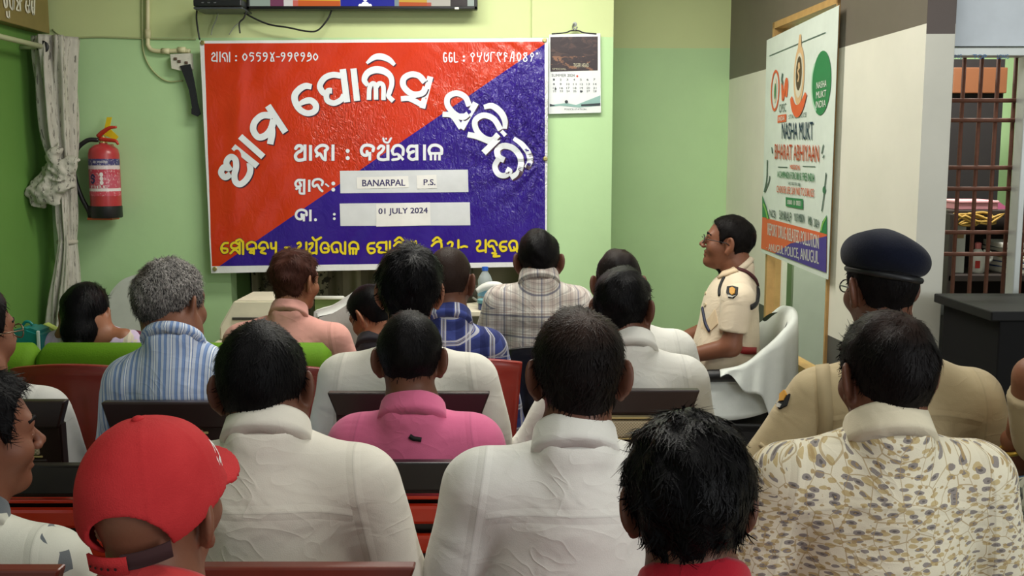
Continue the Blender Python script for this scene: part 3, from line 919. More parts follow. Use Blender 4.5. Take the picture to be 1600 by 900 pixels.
def under(o, root):
    o.parent = root; o.matrix_parent_inverse = Matrix.Translation(-Vector(root.location)) if not any(root.rotation_euler) else root.matrix_basis.inverted(); return o
bm = bmesh.new()
for a, b, c, d in ((gs0, gs0 + .028, gz0, gz1), (gs1 - .014, gs1, gz0, gz1), (gs0, gs1, gz1 - .03, gz1), (gs0, gs1, gz0, gz0 + .035)): wall_box(bm, a, b, c, d, -.06, .012)
under(bm_obj('window_frame', bm, m_wood), w1)
g = NT('window_glass'); tr = g.n('ShaderNodeBsdfTransparent'); tr.inputs[0].default_value = (.93, .97, .94, 1)
gl = g.n('ShaderNodeBsdfGlossy'); gl.inputs['Roughness'].default_value = .03
fr_ = g.n('ShaderNodeFresnel'); fr_.inputs[0].default_value = 1.5
bk_ = g.n('ShaderNodeNewGeometry').outputs['Backfacing']
mx = g.n('ShaderNodeMixShader'); g.put(mx.inputs[0], g.math('MULTIPLY', fr_.outputs[0], g.math('SUBTRACT', 1.0, bk_))); g.put(mx.inputs[1], tr.outputs[0]); g.put(mx.inputs[2], gl.outputs[0])
g.t.links.new(mx.outputs[0], g.t.nodes['Material Output'].inputs[0]); m_glass = g.m
bm = bmesh.new(); wall_box(bm, gs0 + .024, gs1 - .01, gz0 + .03, gz1 - .025, -.034, -.028); under(bm_obj('window_pane', bm, m_glass), w1)

# pillar end and window wall beside it
pe = wpt(s_end, 0)
XP1 = Xat(1484, 200, pe.y)
bm = bmesh.new(); prism(bm, [(pe.x, pe.y, 0), (XP1, pe.y - .002, 0), (XP1 + .01, pe.y + .10, 0), (pe.x + .006, pe.y + .10, 0)], (0, 0, ZC))
t = NT('pillar_paint'); z = t.sep(t.pos())[2]; nz = t.noise(t.pos(), 4, 5, .6)
t.base(t.mix(t.math('GREATER_THAN', z, Zat(53, pe.y)), t.mix(nz, RGB(184, 184, 172), RGB(206, 204, 192)), RGB(74, 62, 56))); t.rough(.5)
structure(bm_obj('wall_pillar', bm, t.m))
YG = pe.y + .06
gx0, gx1 = XP1 + .005, Xat(1640, 300, YG)
wz0, wz1 = Zat(483, YG), Zat(81, YG)
bm = bmesh.new()
add_box(bm, ((gx0 + 3.9) / 2, YG + .05, wz0 / 2 - .01), (3.9 - gx0, .10, wz0 - .02)); add_box(bm, ((gx1 + .05 + 3.9) / 2, YG + .05, ZC / 2), (3.9 - gx1 - .05, .10, ZC))
structure(bm_obj('wall_window', bm, simple('window_wall_paint', (140, 142, 138), .6)))
structure(box('trim_3', ((gx0 + gx1) / 2 + .02, YG + .05, (wz1 + .02 + ZC) / 2), (gx1 - gx0 + .06, .08, ZC - wz1 - .02), simple('pale_blue_board', (196, 204, 212), .45), bev=0))
w2 = empty('window_2', ((gx0 + gx1) / 2, YG, wz0)); structure(w2)
m_alu = simple('aluminium_frame', (176, 180, 176), .4, .5, .3)
bm = bmesh.new(); fw = .028
add_box(bm, ((gx0 + gx1) / 2, YG + .03, wz1), (gx1 - gx0, .07, fw), .003); add_box(bm, ((gx0 + gx1) / 2, YG + .03, wz0), (gx1 - gx0, .07, fw * 1.5), .003)
add_box(bm, (Xat(1597, 300, YG), YG + .03, (wz0 + wz1) / 2), (.022, .06, wz1 - wz0), .003); add_box(bm, (gx0 + .008, YG + .03, (wz0 + wz1) / 2), (.014, .06, wz1 - wz0), .003)
under(bm_obj('window_frame', bm, m_alu), w2)
F = Flat()
V, Fc = text_fit('TOP', lambda u, v: (1508 + 24 * u, 480.5 - 9 * v)); F.add((V, Fc))
m_blueink = simple('blue_ink', (28, 96, 150), .5)
def on_y(Y): return lambda x, y: P(x, y, Y)
under(F.build('lettering', on_y(YG - .008), m_blueink), w2)
F = Flat()
for x, w, s in ((1487, 16, 'ONG'), (1520, 22, 'TOP'), (1558, 18, 'LONG')):
    F.add(text_fit(s, lambda u, v: (x + w * u, 92 - 7 * v)))
build_words(F, 'tape_print', on_y(YG - .008), m_blueink, 5, w2)
gr = empty('window_grille', ((gx0 + gx1) / 2, YG + .075, wz0)); tag(gr, 'rust brown iron grille of crossed bars in the office window', 'window grille')
m_rust = simple('rusty_iron', (96, 56, 38), .7, var=.2, nscale=60)
for px in (1500, 1527, 1553, 1580, 1606):
    x = Xat(px, 280, YG + .07); dx = Xat(px, 280, YG + .07) * .0
    under(tube('upright_bar', [(x, YG + .085, wz0 - .01), (x, YG + .085, wz1 + .01)], .0075, m_rust), gr)
for py in (157, 188, 262, 295, 363, 397):
    zz = Zat(py, YG + .07)
    under(tube('cross_bar', [(gx0 - .01, YG + .070, zz), (gx1, YG + .070, zz)], .0075, m_rust), gr)

# office seen through the window
YO = 4.75
m_dark = simple('dark_board', (44, 36, 32), .6)
c = empty('office_shelf', (Xat(1545, 400, YO), YO, 0)); tag(c, 'dark office shelving with crowded boards behind the window grille', 'shelf')
sx0, sx1 = Xat(1462, 300, YO), Xat(1660, 300, YO)
def shelf(nm, z, d=.36, col=m_dark, th=.03): under(box(nm, ((sx0 + sx1) / 2, YO, z), (sx1 - sx0, d, th), col), c)
zs1, zs2 = Zat(428, YO), Zat(331, YO)
shelf('shelf_board', zs1); shelf('shelf_board', zs2, .30)
under(box('shelf_back', ((sx0 + sx1) / 2, YO + .19, (zs2) / 2), (sx1 - sx0, .02, zs2), m_dark), c)
for xx in (sx0 + .01, sx1 - .01): under(box('side_panel', (xx, YO, zs2 / 2), (.025, .36, zs2), m_dark), c)
structure(box('wall_office', (Xat(1630, 200, 5.25) + .25, 5.25, ZC / 2), (.70, .05, ZC), simple('office_partition_paint', (178, 190, 164), .7), bev=0))
structure(box('wall_office_board', (1.86, 5.62, .95), (.62, .04, 1.9), simple('grey_board', (186, 190, 178), .5), bev=0))
structure(box('dark_opening', (Xat(1521, 200, 5.24), 5.24, 1.05), (Xat(1560, 200, 5.24) - Xat(1480, 200, 5.24), .05, 2.1), simple('dark_opening_shade', (26, 22, 22), .8), bev=0))  # flat dark slab put in for the shade inside an opening
structure(box('trim_4', (Xat(1524, 200, 5.2), 5.2, Zat(126, 5.2)), (Xat(1562, 200, 5.2) - Xat(1478, 200, 5.2), .05, Zat(106, 5.2) - Zat(146, 5.2)), simple('brown_lintel_wood', (120, 74, 44), .5), bev=.004))
m_pinkbox = simple('pink_card', (206, 142, 150), .7)
def in_office(name, label, cat, px, py0, py1, w, d, mat, Y=YO - .02, group=None, zbase=None):
    z0 = zbase if zbase is not None else Zat(py0, Y); z1 = Zat(py1, Y); wx = w / FPX * Y
    r = empty(name, (Xat(px, py0, Y), Y, z0)); tag(r, label, cat, group)
    return r, z1 - z0, wx
r, hh, wx = in_office('gift_box', 'pink card box lying on the upper office shelf', 'box', 1512, 331, 312, 62, .2, m_pinkbox, zbase=zs2 + .015)
bm = bmesh.new(); add_box(bm, (0, 0, hh * .35), (wx, .2, hh * .7), .004); bm_obj('box_body', bm, m_pinkbox, r)
bm = bmesh.new(); add_box(bm, (0, 0, hh * .85), (wx * 1.03, .21, hh * .3), .004); bm_obj('box_lid', bm, simple('pink_card_lid', (222, 160, 166), .7), r)
r, hh, wx = in_office('purple_folder', 'dark magenta folder standing against the pink box', 'folder', 1556, 331, 314, 26, .2, m_pinkbox, zbase=zs2 + .015)
bm = bmesh.new(); prism(bm, [(-wx / 2, -.05, 0), (wx / 2, -.05, 0), (wx / 2 - .01, .05, hh), (-wx / 2, .05, hh)], (0, .02, 0)); bm_obj('folder_cover', bm, simple('magenta_cover', (110, 36, 72), .5), r)
m_white = simple('white_plastic', (222, 222, 216), .4)
r, hh, wx = in_office('plastic_jug', 'white plastic jug with red label on the lower office shelf', 'jug', 1526, 426, 380, 24, .1, m_white, Y=YO - .08, zbase=zs1 + .015)
lathe('jug_body', [(wx * .40, 0), (wx * .5, .01), (wx * .5, hh * .55), (wx * .3, hh * .75), (wx * .16, hh * .82)], m_white, r, 24)
lathe('cap', [(wx * .2, hh * .82), (wx * .2, hh), (wx * .1, hh + .005)], simple('pink_cap', (206, 120, 120), .4), r, 20)
tube('handle', [(wx * .4, -.02, hh * .35), (wx * .75, -.02, hh * .45), (wx * .7, -.02, hh * .68), (wx * .25, -.02, hh * .75)], .008, m_white, r, 8, 5)
bm = bmesh.new(); add_box(bm, (-wx * .2, -wx * .5, hh * .3), (wx * .3, .006, hh * .25), .001); bm_obj('red_label', bm, simple('red_label_print', (180, 50, 46), .5), r)
r, hh, wx = in_office('white_carton', 'tall white carton at the pillar end of the office shelf', 'carton', 1480, 426, 342, 26, .2, m_white, zbase=zs1 + .015)
bm = bmesh.new(); add_box(bm, (0, 0, hh / 2), (wx, .18, hh), .004); bm_obj('carton_body', bm, simple('white_card', (206, 208, 202), .7), r)
bm = bmesh.new(); add_box(bm, (0, -.092, hh * .72), (wx * .7, .004, hh * .12), .0005); bm_obj('tape', bm, simple('brown_tape', (160, 130, 90), .4), r)
rs = random.Random(5)
zz = zs1 + .015
for k, (cc, lab) in enumerate((((214, 212, 204), 'thick white paper file at the base of the office stack'), ((70, 92, 150), 'blue file with pale edge low in the office stack'), ((224, 222, 214), 'loose white paper bundle midway up the office stack'),
                               ((190, 170, 80), 'mustard yellow file high in the office stack'), ((60, 60, 70), 'charcoal file in the office stack under a white one'), ((228, 228, 222), 'white paper file topmost of the office stack'))):
    th = rs.uniform(.016, .03); f = empty('paper_file', (Xat(1584, 400, YO - .05) + rs.uniform(-.015, .015), YO - .04, zz), rs.uniform(-.2, .2)); tag(f, lab, 'file', 'files stacked on the office shelf')
    box('cover', (0, 0, th / 2), (.16, .24, th), simple('file_%d' % k, cc, .6), f, .002); box('pages', (-.004, -.006, th / 2), (.156, .236, th * .6), simple('page_edges', (216, 212, 200), .8), f, .001)
    zz += th
f = empty('yellow_garland', (Xat(1522, 344, YO - .14), YO - .16, 0)); tag(f, 'tangled yellow garland hanging from the upper office shelf', 'garland')
pts = []
for i in range(26): pts.append(Vector((math.sin(i * 1.9) * .05 + (i - 13) * .006, rs.uniform(-.012, .008), Zat(340 + rs.uniform(-7, 12), YO - .16))))
tube('garland_strand', pts, .006, simple('yellow_garland', (170, 136, 60), .7), f, 6, 3)

# dark counter by the window wall
YK = 3.02
kx0 = Xat(1548, 560, YK); kz = Zat(486, YK)
ct = empty('counter', (kx0 + .45, YK + .2, 0)); tag(ct, 'black counter block below the office window', 'counter')
m_black = simple('black_laminate', (16, 16, 17), .55, .2)
under(box('counter_top', (kx0 + .45, YK + .2, kz - .015), (.92, .42, .03), m_black), ct)
under(box('counter_body', (kx0 + .46, YK + .2, (kz - .03) / 2), (.88, .40, kz - .03), simple('black_board', (15, 15, 16), .7, .15)), ct)

# ---------------------------------------------------------------- banner
YB = YW - .075
def wr(x, z):
    """shallow creases of the hung vinyl"""
    cx, cz = P(853, 248, YB).x, P(853, 248, YB).z
    dx, dz = cx - x, z - cz; r = math.hypot(dx, dz) + 1e-6; a = math.atan2(dz, dx)
    w = .0062 * math.exp(-r * 2.6) * min(1, r * 12) * math.sin(17 * a + 1.2 * math.sin(9 * r))
    m = max(0, math.exp(-((x - .35) ** 2 + (z - 2.0) ** 2) * 3.2))
    w += .0024 * m * (math.sin(52 * x + 4 * math.sin(23 * z)) + .8 * math.sin(63 * z - 22 * x + 3 * math.sin(31 * x)))
    w += .0016 * math.sin(31 * x + 2.6 * math.sin(7 * z + 1)) * max(0, math.sin(3.4 * z - 2.0)) + .0010 * math.sin(24 * (x + .5 * z)) + .0008 * math.sin(37 * (x - .8 * z) + 1)
    w += .006 * math.exp(-((x + 1.43 - .08 * (z - 1.5)) / .04) ** 2) * max(0, math.sin(2.2 * (z - 1.0)))
    return w
def bpt(px, py, lift=0.0):
    p = P(px, py, YB); return Vector((p.x, YB - wr(p.x, p.z) - lift, p.z))
def bquad(u, v):
    a = Vector((312, 64)).lerp(Vector((857, 59)), u); b = Vector((330, 427)).lerp(Vector((854, 416)), u)
    a.y += 3.0 * math.sin(math.pi * u) * 0
    return a.lerp(b, v)
bn = empty('banner', P(590, 427, YB)); tag(bn, 'large red and blue vinyl banner with white curved lettering on green wall', 'banner')
nU, nV = 240, 160
V = []; Fq = []
for j in range(nV + 1):
    for i in range(nU + 1):
        q = bquad(i / nU, j / nV); V.append(bpt(q.x, q.y))
for j in range(nV):
    for i in range(nU):
        a = j * (nU + 1) + i; Fq.append((a, a + nU + 1, a + nU + 2, a + 1))
# back face gives it thickness
k = len(V); V += [v + Vector((0, .002, 0)) for v in V]
Fq += [tuple(x + k for x in f[::-1]) for f in Fq[:]]
t = NT('banner_vinyl'); pos = t.pos(); s = t.sep(pos)
pA, pB = P(347, 413, YB), P(852, 68, YB)     # the diagonal
nx, nz = -(pB.z - pA.z), (pB.x - pA.x)
dl = t.math('ADD', t.math('MULTIPLY', t.math('SUBTRACT', s[0], pA.x), nx), t.math('MULTIPLY', t.math('SUBTRACT', s[2], pA.z), nz))
nzz = t.noise(pos, 6, 3)
red = t.mix(nzz, RGB(186, 44, 18), RGB(204, 60, 26)); blue = t.mix(nzz, RGB(40, 18, 120), RGB(52, 25, 138))
col = t.mix(t.math('GREATER_THAN', dl, 0.0), blue, red)
# white margins: left, right, top, bottom as lines through measured points
def side(p, q):
    a, b = P(*p, YB), P(*q, YB); ex, ez = b.x - a.x, b.z - a.z; L = math.hypot(ex, ez); mx_, mz_ = -ez / L, ex / L
    return t.math('ADD', t.math('MULTIPLY', t.math('SUBTRACT', s[0], a.x), mx_), t.math('MULTIPLY', t.math('SUBTRACT', s[2], a.z), mz_))
inn = None
for p, q in (((319, 67), (331, 415)), ((331, 416), (852, 409)), ((852, 408), (851, 66)), ((851, 65), (318, 68))):
    e = t.math('GREATER_THAN', side(p, q), 0.0); inn = e if inn is None else t.math('MULTIPLY', inn, e)
t.base(t.mix(inn, RGB(226, 226, 228), col)); t.rough(.16); t.spec(.6)
h1 = t.noise(t.mapping(pos, (16, 16, 10)), 1.0, 5, .6, 1.6)
h2 = t.noise(t.mapping(pos, (34, 34, 20)), 1.0, 3, .55, 2.4)
pm = P(800, 205, YB)
dx_ = t.math('SUBTRACT', s[0], pm.x); dz_ = t.math('SUBTRACT', s[2], pm.z)
mk = t.math('EXPONENT', t.math('MULTIPLY', t.math('ADD', t.math('MULTIPLY', dx_, dx_), t.math('MULTIPLY', dz_, dz_)), -9.0))
pm2 = P(540, 200, YB); dx2 = t.math('SUBTRACT', s[0], pm2.x); dz2 = t.math('SUBTRACT', s[2], pm2.z)
mk2 = t.math('EXPONENT', t.math('MULTIPLY', t.math('ADD', t.math('MULTIPLY', dx2, dx2), t.math('MULTIPLY', dz2, dz2)), -22.0))
hh_ = t.math('ADD', t.math('MULTIPLY', h1, .10), t.math('MULTIPLY', h2, t.math('ADD', t.math('MULTIPLY', mk, 1.3), t.math('MULTIPLY', mk2, .7))))
t.bump(hh_, 1.0, .02)
m_banner = t.m
vin = mesh_obj('vinyl_sheet', V, Fq, m_banner); under(vin, bn)
# eyelets
for px, py in ((317, 67), (851, 63), (852, 248), (336, 420)):
    p = bpt(px, py, .003); V2, F2 = lathe_mesh([(.004, 0), (.011, 0), (.012, .002), (.009, .004), (.004, .003)], 16)
    V2 = [Vector((v[0], -v[2], v[1])) + p for v in V2]; under(mesh_obj('eyelet', V2, F2, simple('brass_eyelet', (190, 176, 120), .35, .5, .8)), bn)

# lettering: brush strokes traced in the banner's plane
def fr(x0, y0, s): return lambda pts: [(x0 + p[0] / s, y0 + p[1] / s) for p in pts]
A_ = fr(330, 180, 7.5); B_ = fr(440, 75, 7.5); C_ = fr(555, 75, 7.4963); D_ = fr(680, 130, 5.624)
E_ = fr(450, 210, 6.0); F_ = fr(335, 360, 5.926); G_ = fr(560, 355, 5.926); H_ = fr(320, 70, 8.0); I_ = fr(680, 70, 8.889); J_ = fr(300, 40, 4.09)
title = [
 (A_, 72 / 7.5, [(232, 690), (165, 728), (118, 672), (150, 610), (205, 622), (240, 600)], 0), (A_, 72 / 7.5, [(185, 610), (185, 535), (235, 488), (287, 520), (296, 610), (276, 700), (290, 780), (345, 808), (415, 752), (458, 660), (452, 560)], 0),
 (A_, 72 / 7.5, [(262, 368), (542, 595)], 0), (A_, 72 / 7.5, [(343, 248), (612, 488)], 0),
 (J_, 42 / 4.09, [(485, 512), (598, 682)], 0), (J_, 42 / 4.09, [(512, 575), (450, 575), (403, 615), (393, 668), (425, 712), (470, 702), (505, 660), (522, 600)], 0), (J_, 42 / 4.09, [(508, 640), (512, 690), (500, 758)], 0),
 (B_, [64 / 7.5, 72 / 7.5, 76 / 7.5, 78 / 7.5, 76 / 7.5, 72 / 7.5, 70 / 7.5, 70 / 7.5, 74 / 7.5, 74 / 7.5, 70 / 7.5, 50 / 7.5], [(352, 455), (280, 445), (205, 487), (155, 560), (168, 650), (225, 730), (310, 765), (388, 738), (402, 672), (350, 618), (280, 622), (200, 662)], 0),
 (B_, 70 / 7.5, [(695, 325), (600, 315), (505, 352), (450, 440), (480, 515), (525, 540)], 0), (B_, 66 / 7.5, [(592, 502), (545, 505), (525, 565), (545, 622), (620, 645), (700, 605), (732, 550)], 0),
 (B_, 75 / 7.5, [(718, 248), (768, 635)], 0), (B_, 72 / 7.5, [(842, 240), (884, 620)], 0),
 (C_, [30 / 7.5, 62 / 7.5, 76 / 7.5, 66 / 7.5, 40 / 7.5], [(135, 180), (215, 115), (300, 100), (395, 135), (462, 198)], 0),
 (C_, [50 / 7.5, 66 / 7.5, 76 / 7.5, 84 / 7.5, 80 / 7.5, 66 / 7.5, 58 / 7.5, 56 / 7.5, 54 / 7.5, 56 / 7.5], [(150, 440), (108, 375), (145, 295), (235, 255), (335, 270), (412, 330), (430, 420), (402, 520), (392, 565), (448, 622)], 0),
 (C_, 54 / 7.5, [(160, 607), (168, 470), (205, 415), (240, 450), (245, 605)], 0), (C_, 54 / 7.5, [(245, 460), (285, 415), (330, 450), (332, 610)], 0),
 (C_, 70 / 7.5, [(815, 400), (745, 325), (650, 310), (572, 355), (562, 435), (620, 510), (700, 545), (790, 525), (825, 460)], 0), (C_, 70 / 7.5, [(882, 335), (785, 705)], 0),
 (C_, 62 / 7.5, [(535, 595), (630, 592), (715, 630), (795, 675)], 0), (C_, 40 / 7.5, [(640, 590), (790, 535)], 0),
 (D_, 50 / 5.6, [(300, 200), (262, 120), (185, 88), (115, 120), (108, 190), (165, 265), (240, 300), (290, 270)], 0), (D_, 54 / 5.6, [(358, 172), (228, 400)], 0), (D_, 46 / 5.6, [(65, 272), (150, 288), (228, 395)], 0), (D_, 36 / 5.6, [(150, 285), (270, 285)], 0),
 (D_, 50 / 5.6, [(575, 410), (515, 315), (425, 282), (352, 328), (362, 410), (425, 478), (500, 498), (555, 450)], 0), (D_, 54 / 5.6, [(612, 428), (425, 612)], 0), (D_, 48 / 5.6, [(285, 450), (370, 470), (480, 515)], 0),
 (D_, [40 / 5.6, 52 / 5.6, 56 / 5.6, 50 / 5.6, 36 / 5.6], [(428, 210), (500, 200), (575, 255), (612, 330), (612, 400)], 0),
 (D_, 52 / 5.6, [(608, 675), (575, 660), (548, 630), (550, 580), (605, 550), (685, 572), (742, 640), (752, 720), (728, 790), (665, 832)], 0),
 (D_, 48 / 5.6, [(560, 660), (525, 730), (552, 795), (610, 812), (655, 775), (625, 755)], 0), (D_, [34 / 5.6, 46 / 5.6, 50 / 5.6, 50 / 5.6, 40 / 5.6], [(690, 485), (765, 540), (822, 620), (832, 690), (800, 745)], 0),
]
Fw = Flat(); Fs = Flat()
for fx, w, pts, cl in title:
    q = fx(pts); Fw.add(ribbon2d(q, w, 6)); Fs.add(ribbon2d([(x + 1.6, y + 1.6) for x, y in q], w, 6))
m_wink = simple('white_print', (224, 228, 234), .25, .5)
build_words(Fs, 'title_drop_shade', lambda x, y: bpt(x, y, .0012), simple('dark_print', (58, 30, 50), .3), 14, bn)
build_words(Fw, 'title_lettering', lambda x, y: bpt(x, y, .0024), m_wink, 14, bn)
body = [
 (E_, 30, [(72, 132), (92, 108), (128, 112), (126, 150), (92, 170), (70, 202), (86, 238), (130, 240), (160, 230)]), (E_, 28, [(160, 95), (160, 247)]), (E_, 28, [(212, 100), (212, 247)]),
 (E_, 28, [(348, 155), (372, 130), (348, 105), (300, 108), (262, 148), (285, 190)]), (E_, 26, [(268, 205), (300, 182), (325, 222), (350, 240)]), (E_, 26, [(350, 160), (350, 247)]), (E_, 28, [(422, 95), (422, 247)]),
 (E_, 28, [(798, 155), (800, 120), (760, 102), (710, 108), (688, 148), (702, 188), (740, 195), (742, 160)]), (E_, 26, [(768, 165), (768, 245)]),
 (E_, 26, [(846, 132), (870, 108), (900, 122), (880, 160), (850, 188), (850, 225), (888, 238), (935, 232)]), (E_, 28, [(937, 95), (937, 245)]), (E_, 18, [(893, 38), (905, 68), (940, 76), (966, 36)]),
 (E_, 26, [(975, 155), (1000, 112), (1045, 104), (1080, 135), (1078, 190)]), (E_, 24, [(978, 155), (990, 188), (1030, 186), (1040, 225), (980, 238)]), (E_, 22, [(1040, 190), (1082, 240)]),
 (E_, 28, [(1195, 112), (1145, 112), (1122, 150), (1142, 172), (1178, 160)]), (E_, 26, [(1142, 172), (1132, 212), (1165, 236), (1200, 226)]), (E_, 28, [(1208, 95), (1208, 243)]), (E_, 26, [(1280, 95), (1280, 243)]),
 (E_, 28, [(1440, 180), (1438, 130), (1395, 102), (1345, 108), (1322, 145), (1332, 185)]), (E_, 22, [(1340, 243), (1340, 178)]), (E_, 22, [(1380, 243), (1380, 178)]), (E_, 22, [(1420, 243), (1420, 178)]), (E_, 22, [(1335, 178), (1428, 178)]),
 (E_, 22, [(132, 428), (92, 430), (70, 460), (85, 490), (120, 482), (110, 450)]), (E_, 22, [(152, 418), (152, 562)]), (E_, 20, [(78, 512), (110, 500), (112, 548), (150, 556)]), (E_, 22, [(200, 425), (200, 538)]),
 (E_, 22, [(318, 475), (326, 442), (292, 420), (246, 430), (232, 465), (246, 490), (276, 472), (300, 512), (322, 532)]), (E_, 14, [(350, 462), (385, 490)]),
 (E_, 22, [(175, 758), (170, 722), (130, 706), (90, 722), (76, 760), (95, 790), (130, 790), (128, 748)]), (E_, 20, [(150, 745), (150, 815)]), (E_, 22, [(210, 705), (210, 815)]),
]
Fw = Flat(); Fs = Flat()
for fx, w, pts in body:
    q = fx(pts); Fw.add(ribbon2d(q, w / 6.0, 5, round_cap=len(pts) > 2)); Fs.add(ribbon2d(q, w / 6.0 + 1.0, 5))
for c_, r_ in (((560, 155), 19), ((560, 222), 19), ((425, 460), 18), ((425, 518), 18), ((258, 800), 14), ((920, 40), 9), ((435, 748), 13), ((435, 790), 13)):
    q = E_([c_])[0]; Fw.add(dot2d(q, r_ / 6.0))
build_words(Fs, 'line_shade', lambda x, y: bpt(x, y, .0012), simple('violet_print', (120, 70, 110), .3), 9, bn)
build_words(Fw, 'line_lettering', lambda x, y: bpt(x, y, .0024), m_wink, 9, bn)
phone = [
 (H_, 16, [(92, 120), (112, 100), (130, 130), (95, 165), (98, 200), (150, 203)]), (H_, 15, [(155, 92), (155, 212)]), (H_, 15, [(192, 92), (192, 212)]), (H_, 15, [(280, 152), (268, 108), (232, 110), (222, 150), (246, 165), (256, 205)]), (H_, 13, [(282, 140), (282, 212)]), (H_, 15, [(311, 95), (311, 212)]),
 (H_, 15, [(503, 110), (530, 150), (503, 194), (478, 150), (503, 110)]), (H_, 15, [(612, 108), (575, 102), (566, 138), (602, 140), (608, 180), (582, 206)]), (H_, 15, [(698, 108), (660, 102), (651, 138), (687, 140), (693, 180), (667, 206)]),
 (H_, 15, [(768, 142), (738, 140), (738, 108), (770, 104), (780, 145), (760, 190), (738, 206)]), (H_, 15, [(822, 100), (850, 150), (866, 205)]), (H_, 15, [(868, 98), (838, 150), (828, 200), (850, 205)]), (H_, 13, [(898, 152), (936, 152)]),
 (H_, 15, [(990, 140), (962, 138), (962, 108), (992, 104), (1000, 145), (968, 205)]), (H_, 15, [(1076, 140), (1046, 138), (1046, 108), (1078, 104), (1086, 145), (1054, 205)]), (H_, 15, [(1140, 140), (1166, 130), (1155, 102), (1130, 110), (1126, 155), (1150, 205)]),
 (H_, 15, [(1238, 140), (1208, 138), (1208, 108), (1238, 104), (1244, 145), (1214, 205)]), (H_, 15, [(1300, 100), (1290, 145), (1330, 138), (1325, 180), (1280, 205)]), (H_, 12, [(1310, 100), (1330, 130)]), (H_, 15, [(1385, 108), (1412, 150), (1385, 192), (1360, 150), (1385, 108)]),
 (I_, 17, [(152, 122), (128, 112), (118, 170), (128, 232), (155, 228), (158, 180), (140, 180)]), (I_, 17, [(228, 122), (204, 112), (194, 170), (204, 232), (231, 228), (234, 180), (216, 180)]), (I_, 17, [(266, 108), (270, 232), (312, 235)]),
 (I_, 15, [(520, 112), (545, 140), (520, 172), (495, 140), (520, 112)]), (I_, 14, [(520, 172), (522, 232)]), (I_, 15, [(585, 112), (595, 165), (640, 150), (640, 108)]), (I_, 15, [(636, 150), (612, 235)]), (I_, 15, [(690, 112), (682, 190), (712, 235), (740, 190), (732, 130), (708, 160), (745, 112)]),
 (I_, 15, [(772, 232), (776, 112), (825, 108)]), (I_, 15, [(865, 112), (878, 190), (905, 235)]), (I_, 14, [(868, 112), (895, 108), (900, 150), (925, 112)]), (I_, 15, [(1000, 130), (968, 108), (960, 142), (1000, 158), (965, 172), (968, 232)]),
 (I_, 15, [(1040, 232), (1070, 112), (1092, 112), (1090, 232)]), (I_, 13, [(1055, 180), (1090, 180)]), (I_, 15, [(1162, 108), (1188, 150), (1162, 232), (1138, 150), (1162, 108)]), (I_, 15, [(1272, 112), (1228, 130), (1276, 200), (1248, 232), (1226, 200), (1272, 140), (1240, 112)]), (I_, 14, [(1345, 112), (1366, 140), (1345, 168), (1326, 140), (1345, 112)]), (I_, 13, [(1346, 168), (1330, 228)]),
]
Fw = Flat()
for fx, w, pts in phone:
    s_ = 8.0 if fx is H_ else 8.889
    Fw.add(ribbon2d(fx(pts), w / s_, 4, round_cap=True))
for fx, c_, r_ in ((H_, (393, 142), 12), (H_, (393, 196), 12), (I_, (398, 165), 14), (I_, (398, 222), 14), (I_, (1415, 122), 14)):
    Fw.add(dot2d(fx([c_])[0], r_ / 8.0))
build_words(Fw, 'number_lettering', lambda x, y: bpt(x, y, .0022), m_wink, 4.5, bn)
